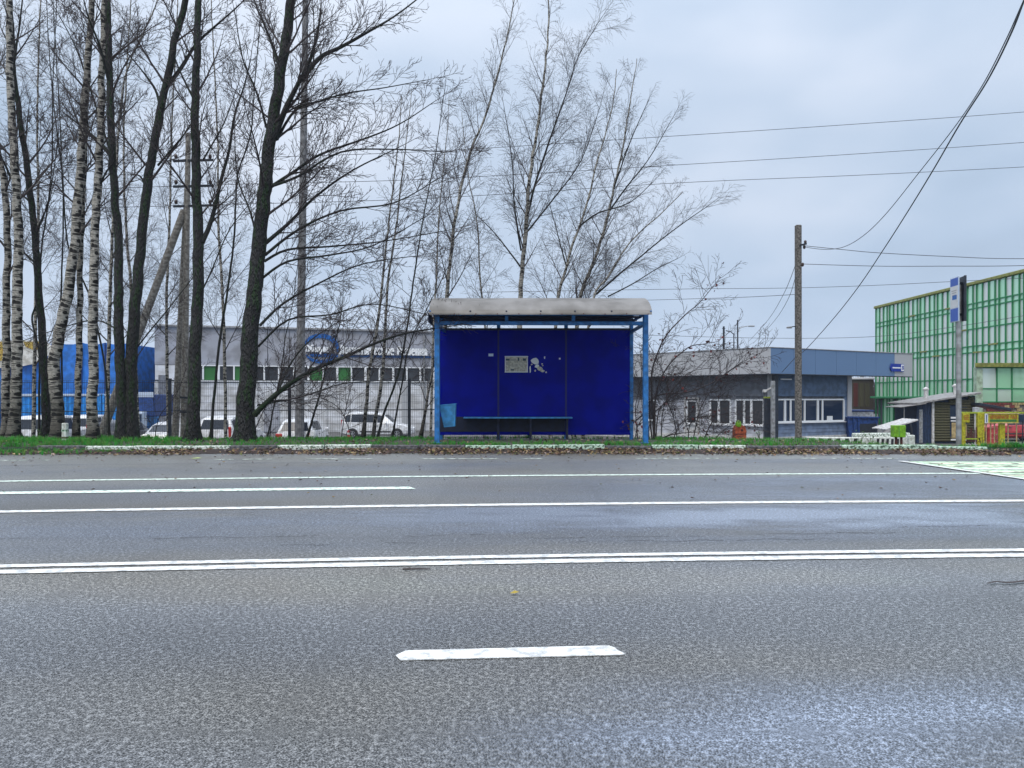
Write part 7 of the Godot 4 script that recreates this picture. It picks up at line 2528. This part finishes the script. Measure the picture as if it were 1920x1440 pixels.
	t = thing("bus_stop_sign", "tall bus stop pole carrying two tall boards set in a V", "bus stop sign", Vector3(bx, ground_y(bx, d), -d))
	mb = MB.new()
	mb.rod(Vector3(bx, ground_y(bx, d) - 0.1, -d), Vector3(bx, W(0, 530, d).y, -d), 0.054, 14)
	obj("pole", mb, M.galvanised, t, true)
	var y0 := W(0, 603, d).y
	var y1 := W(0, 519, d).y
	var h := y1 - y0
	var yc := (y0 + y1) / 2
	for s in 2:
		var yaw := deg_to_rad(-96.0 if s == 0 else -101.0)
		var b := Basis(Vector3.UP, yaw)
		var c := Vector3(bx + (-0.085 if s == 0 else 0.07), yc - (0.012 if s == 0 else 0.0), -d)
		mb = MB.new()
		mb.box(c, Vector3(0.40, h, 0.022), b, 0.006)
		var bd := obj("board", mb, M.flag_edge if s == 0 else M.steel_dark, t, true)
		if s == 0:
			for q in [[0.89, 0.17, "flag_blue"], [0.62, 0.36, "flag_white"], [0.16, 0.28, "flag_blue"], [0.38, 0.13, "flag_white"]]:
				mb = MB.new()
				mb.box(c + b * Vector3(0, (q[0] - 0.5) * h, 0.0125), Vector3(0.345, q[1] * h, 0.003), b)
				obj("print_field", mb, M[q[2]], bd, true)
			mb = MB.new()
			mb.box(c + b * Vector3(0.02, 0.05 * h, 0.0155), Vector3(0.2, 0.1 * h, 0.003), b)
			obj("bus_mark", mb, M.logo_blue, bd, true)
			for q in 3:
				mb = MB.new()
				mb.box(c + b * Vector3(0.0, (0.2 - q * 0.05) * h, 0.0155), Vector3(0.24 - 0.04 * q, 0.012, 0.003), b)
				obj("print_line", mb, M.print_grey, bd, true)
		else:
			for e in [-1.0, 1.0]:
				mb = MB.new()
				mb.box(c + b * Vector3(e * 0.19, 0, 0.0), Vector3(0.022, h + 0.01, 0.05), b, 0.005)
				obj("edge_channel", mb, M.steel_dark, bd, true)
	for y in [y0 + 0.15, y1 - 0.15]:
		mb = MB.new()
		mb.lathe(PackedVector2Array([Vector2(0.055, -0.025), Vector2(0.065, -0.025), Vector2(0.065, 0.025), Vector2(0.055, 0.025)]), 14, Transform3D(Basis(), Vector3(bx, y, -d)))
		obj("clamp", mb, M.steel_dark, t, true)

func build_fence() -> void:
	# dark mesh fence of the car park: posts and wire panels
	var d := 20.4
	var f := thing("mesh_fence", "dark steel wire mesh fence on square posts before the car park", "fence", Vector3(W(420, 0, d).x, ground_y(W(420, 0, d).x, d), -d))
	var top := W(0, 713, d).y
	var xs := []
	for k in range(-3, 4):
		xs.append(W(318.5 + 224.5 * k, 0, d).x)
	for i in xs.size():
		var x: float = xs[i]
		var gy := ground_y(x, d)
		var mb := MB.new()
		mb.box(Vector3(x, (gy - 0.05 + top + 0.05) / 2, -d), Vector3(0.075, top - gy + 0.1, 0.075), Basis(), 0.006)
		obj("post", mb, M.steel_dark, f, true)
		if i == xs.size() - 1:
			break
		if i >= 6 + 9:
			continue
		mb = MB.new()
		var x1: float = xs[i + 1]
		var bot := gy + 0.05
		var n := 52
		for k in n:
			var xx := lerpf(x + 0.05, x1 - 0.05, (k + 0.5) / n)
			mb.tube(PackedVector3Array([Vector3(xx, bot, -d), Vector3(xx, top, -d)]), PackedFloat32Array([0.0035, 0.0035]), 3)
		for k in 9:
			var yy := lerpf(bot + 0.03, top - 0.01, k / 8.0)
			mb.tube(PackedVector3Array([Vector3(x + 0.03, yy, -d + 0.006), Vector3(x1 - 0.03, yy, -d + 0.006)]), PackedFloat32Array([0.004, 0.004]), 3)
		obj("mesh_panel", mb, M.steel_dark, f, true)
		for yy in [bot + 0.05, top - 0.06, (bot + top) / 2]:
			mb = MB.new()
			mb.bar(Vector3(x + 0.037, yy, -d + 0.008), Vector3(x1 - 0.037, yy, -d + 0.008), 0.014, 0.014)
			obj("rail", mb, M.steel_dark, f, true)
	# short painted stake at the foot of the birches
	d = 17.4
	var s := thing("painted_stake", "short white banded stake in the grass before the leaning birch", "stake", Vector3(W(122, 0, d).x, ground_y(W(122, 0, d).x, d), -d))
	var b := MB.new()
	b.box(Vector3(0, 0.15, 0), Vector3(0.11, 0.56, 0.1), Basis(), 0.012)
	obj("stake", b, M.stripe_white, s)
	for y in [0.10, 0.26]:
		b = MB.new()
		b.box(Vector3(0, y, 0.0), Vector3(0.113, 0.05, 0.103), Basis(), 0.004)
		obj("band", b, M.kerb_mint if y > 0.2 else M.cabin_log, s)

# ------------------------------------------------------------------ everything in order
func _ready() -> void:
	rng.seed = 20
	lump.seed = 3
	lump.frequency = 0.02
	lump.fractal_octaves = 3
	setup()
	make_materials()
	build_ground()
	build_markings()
	build_warehouse()
	build_checkpoint()
	build_green()
	build_left_yard()
	build_trees()
	build_shelter()
	build_yard()
	build_cars()
	build_fence()
	build_poles()
	build_verge()
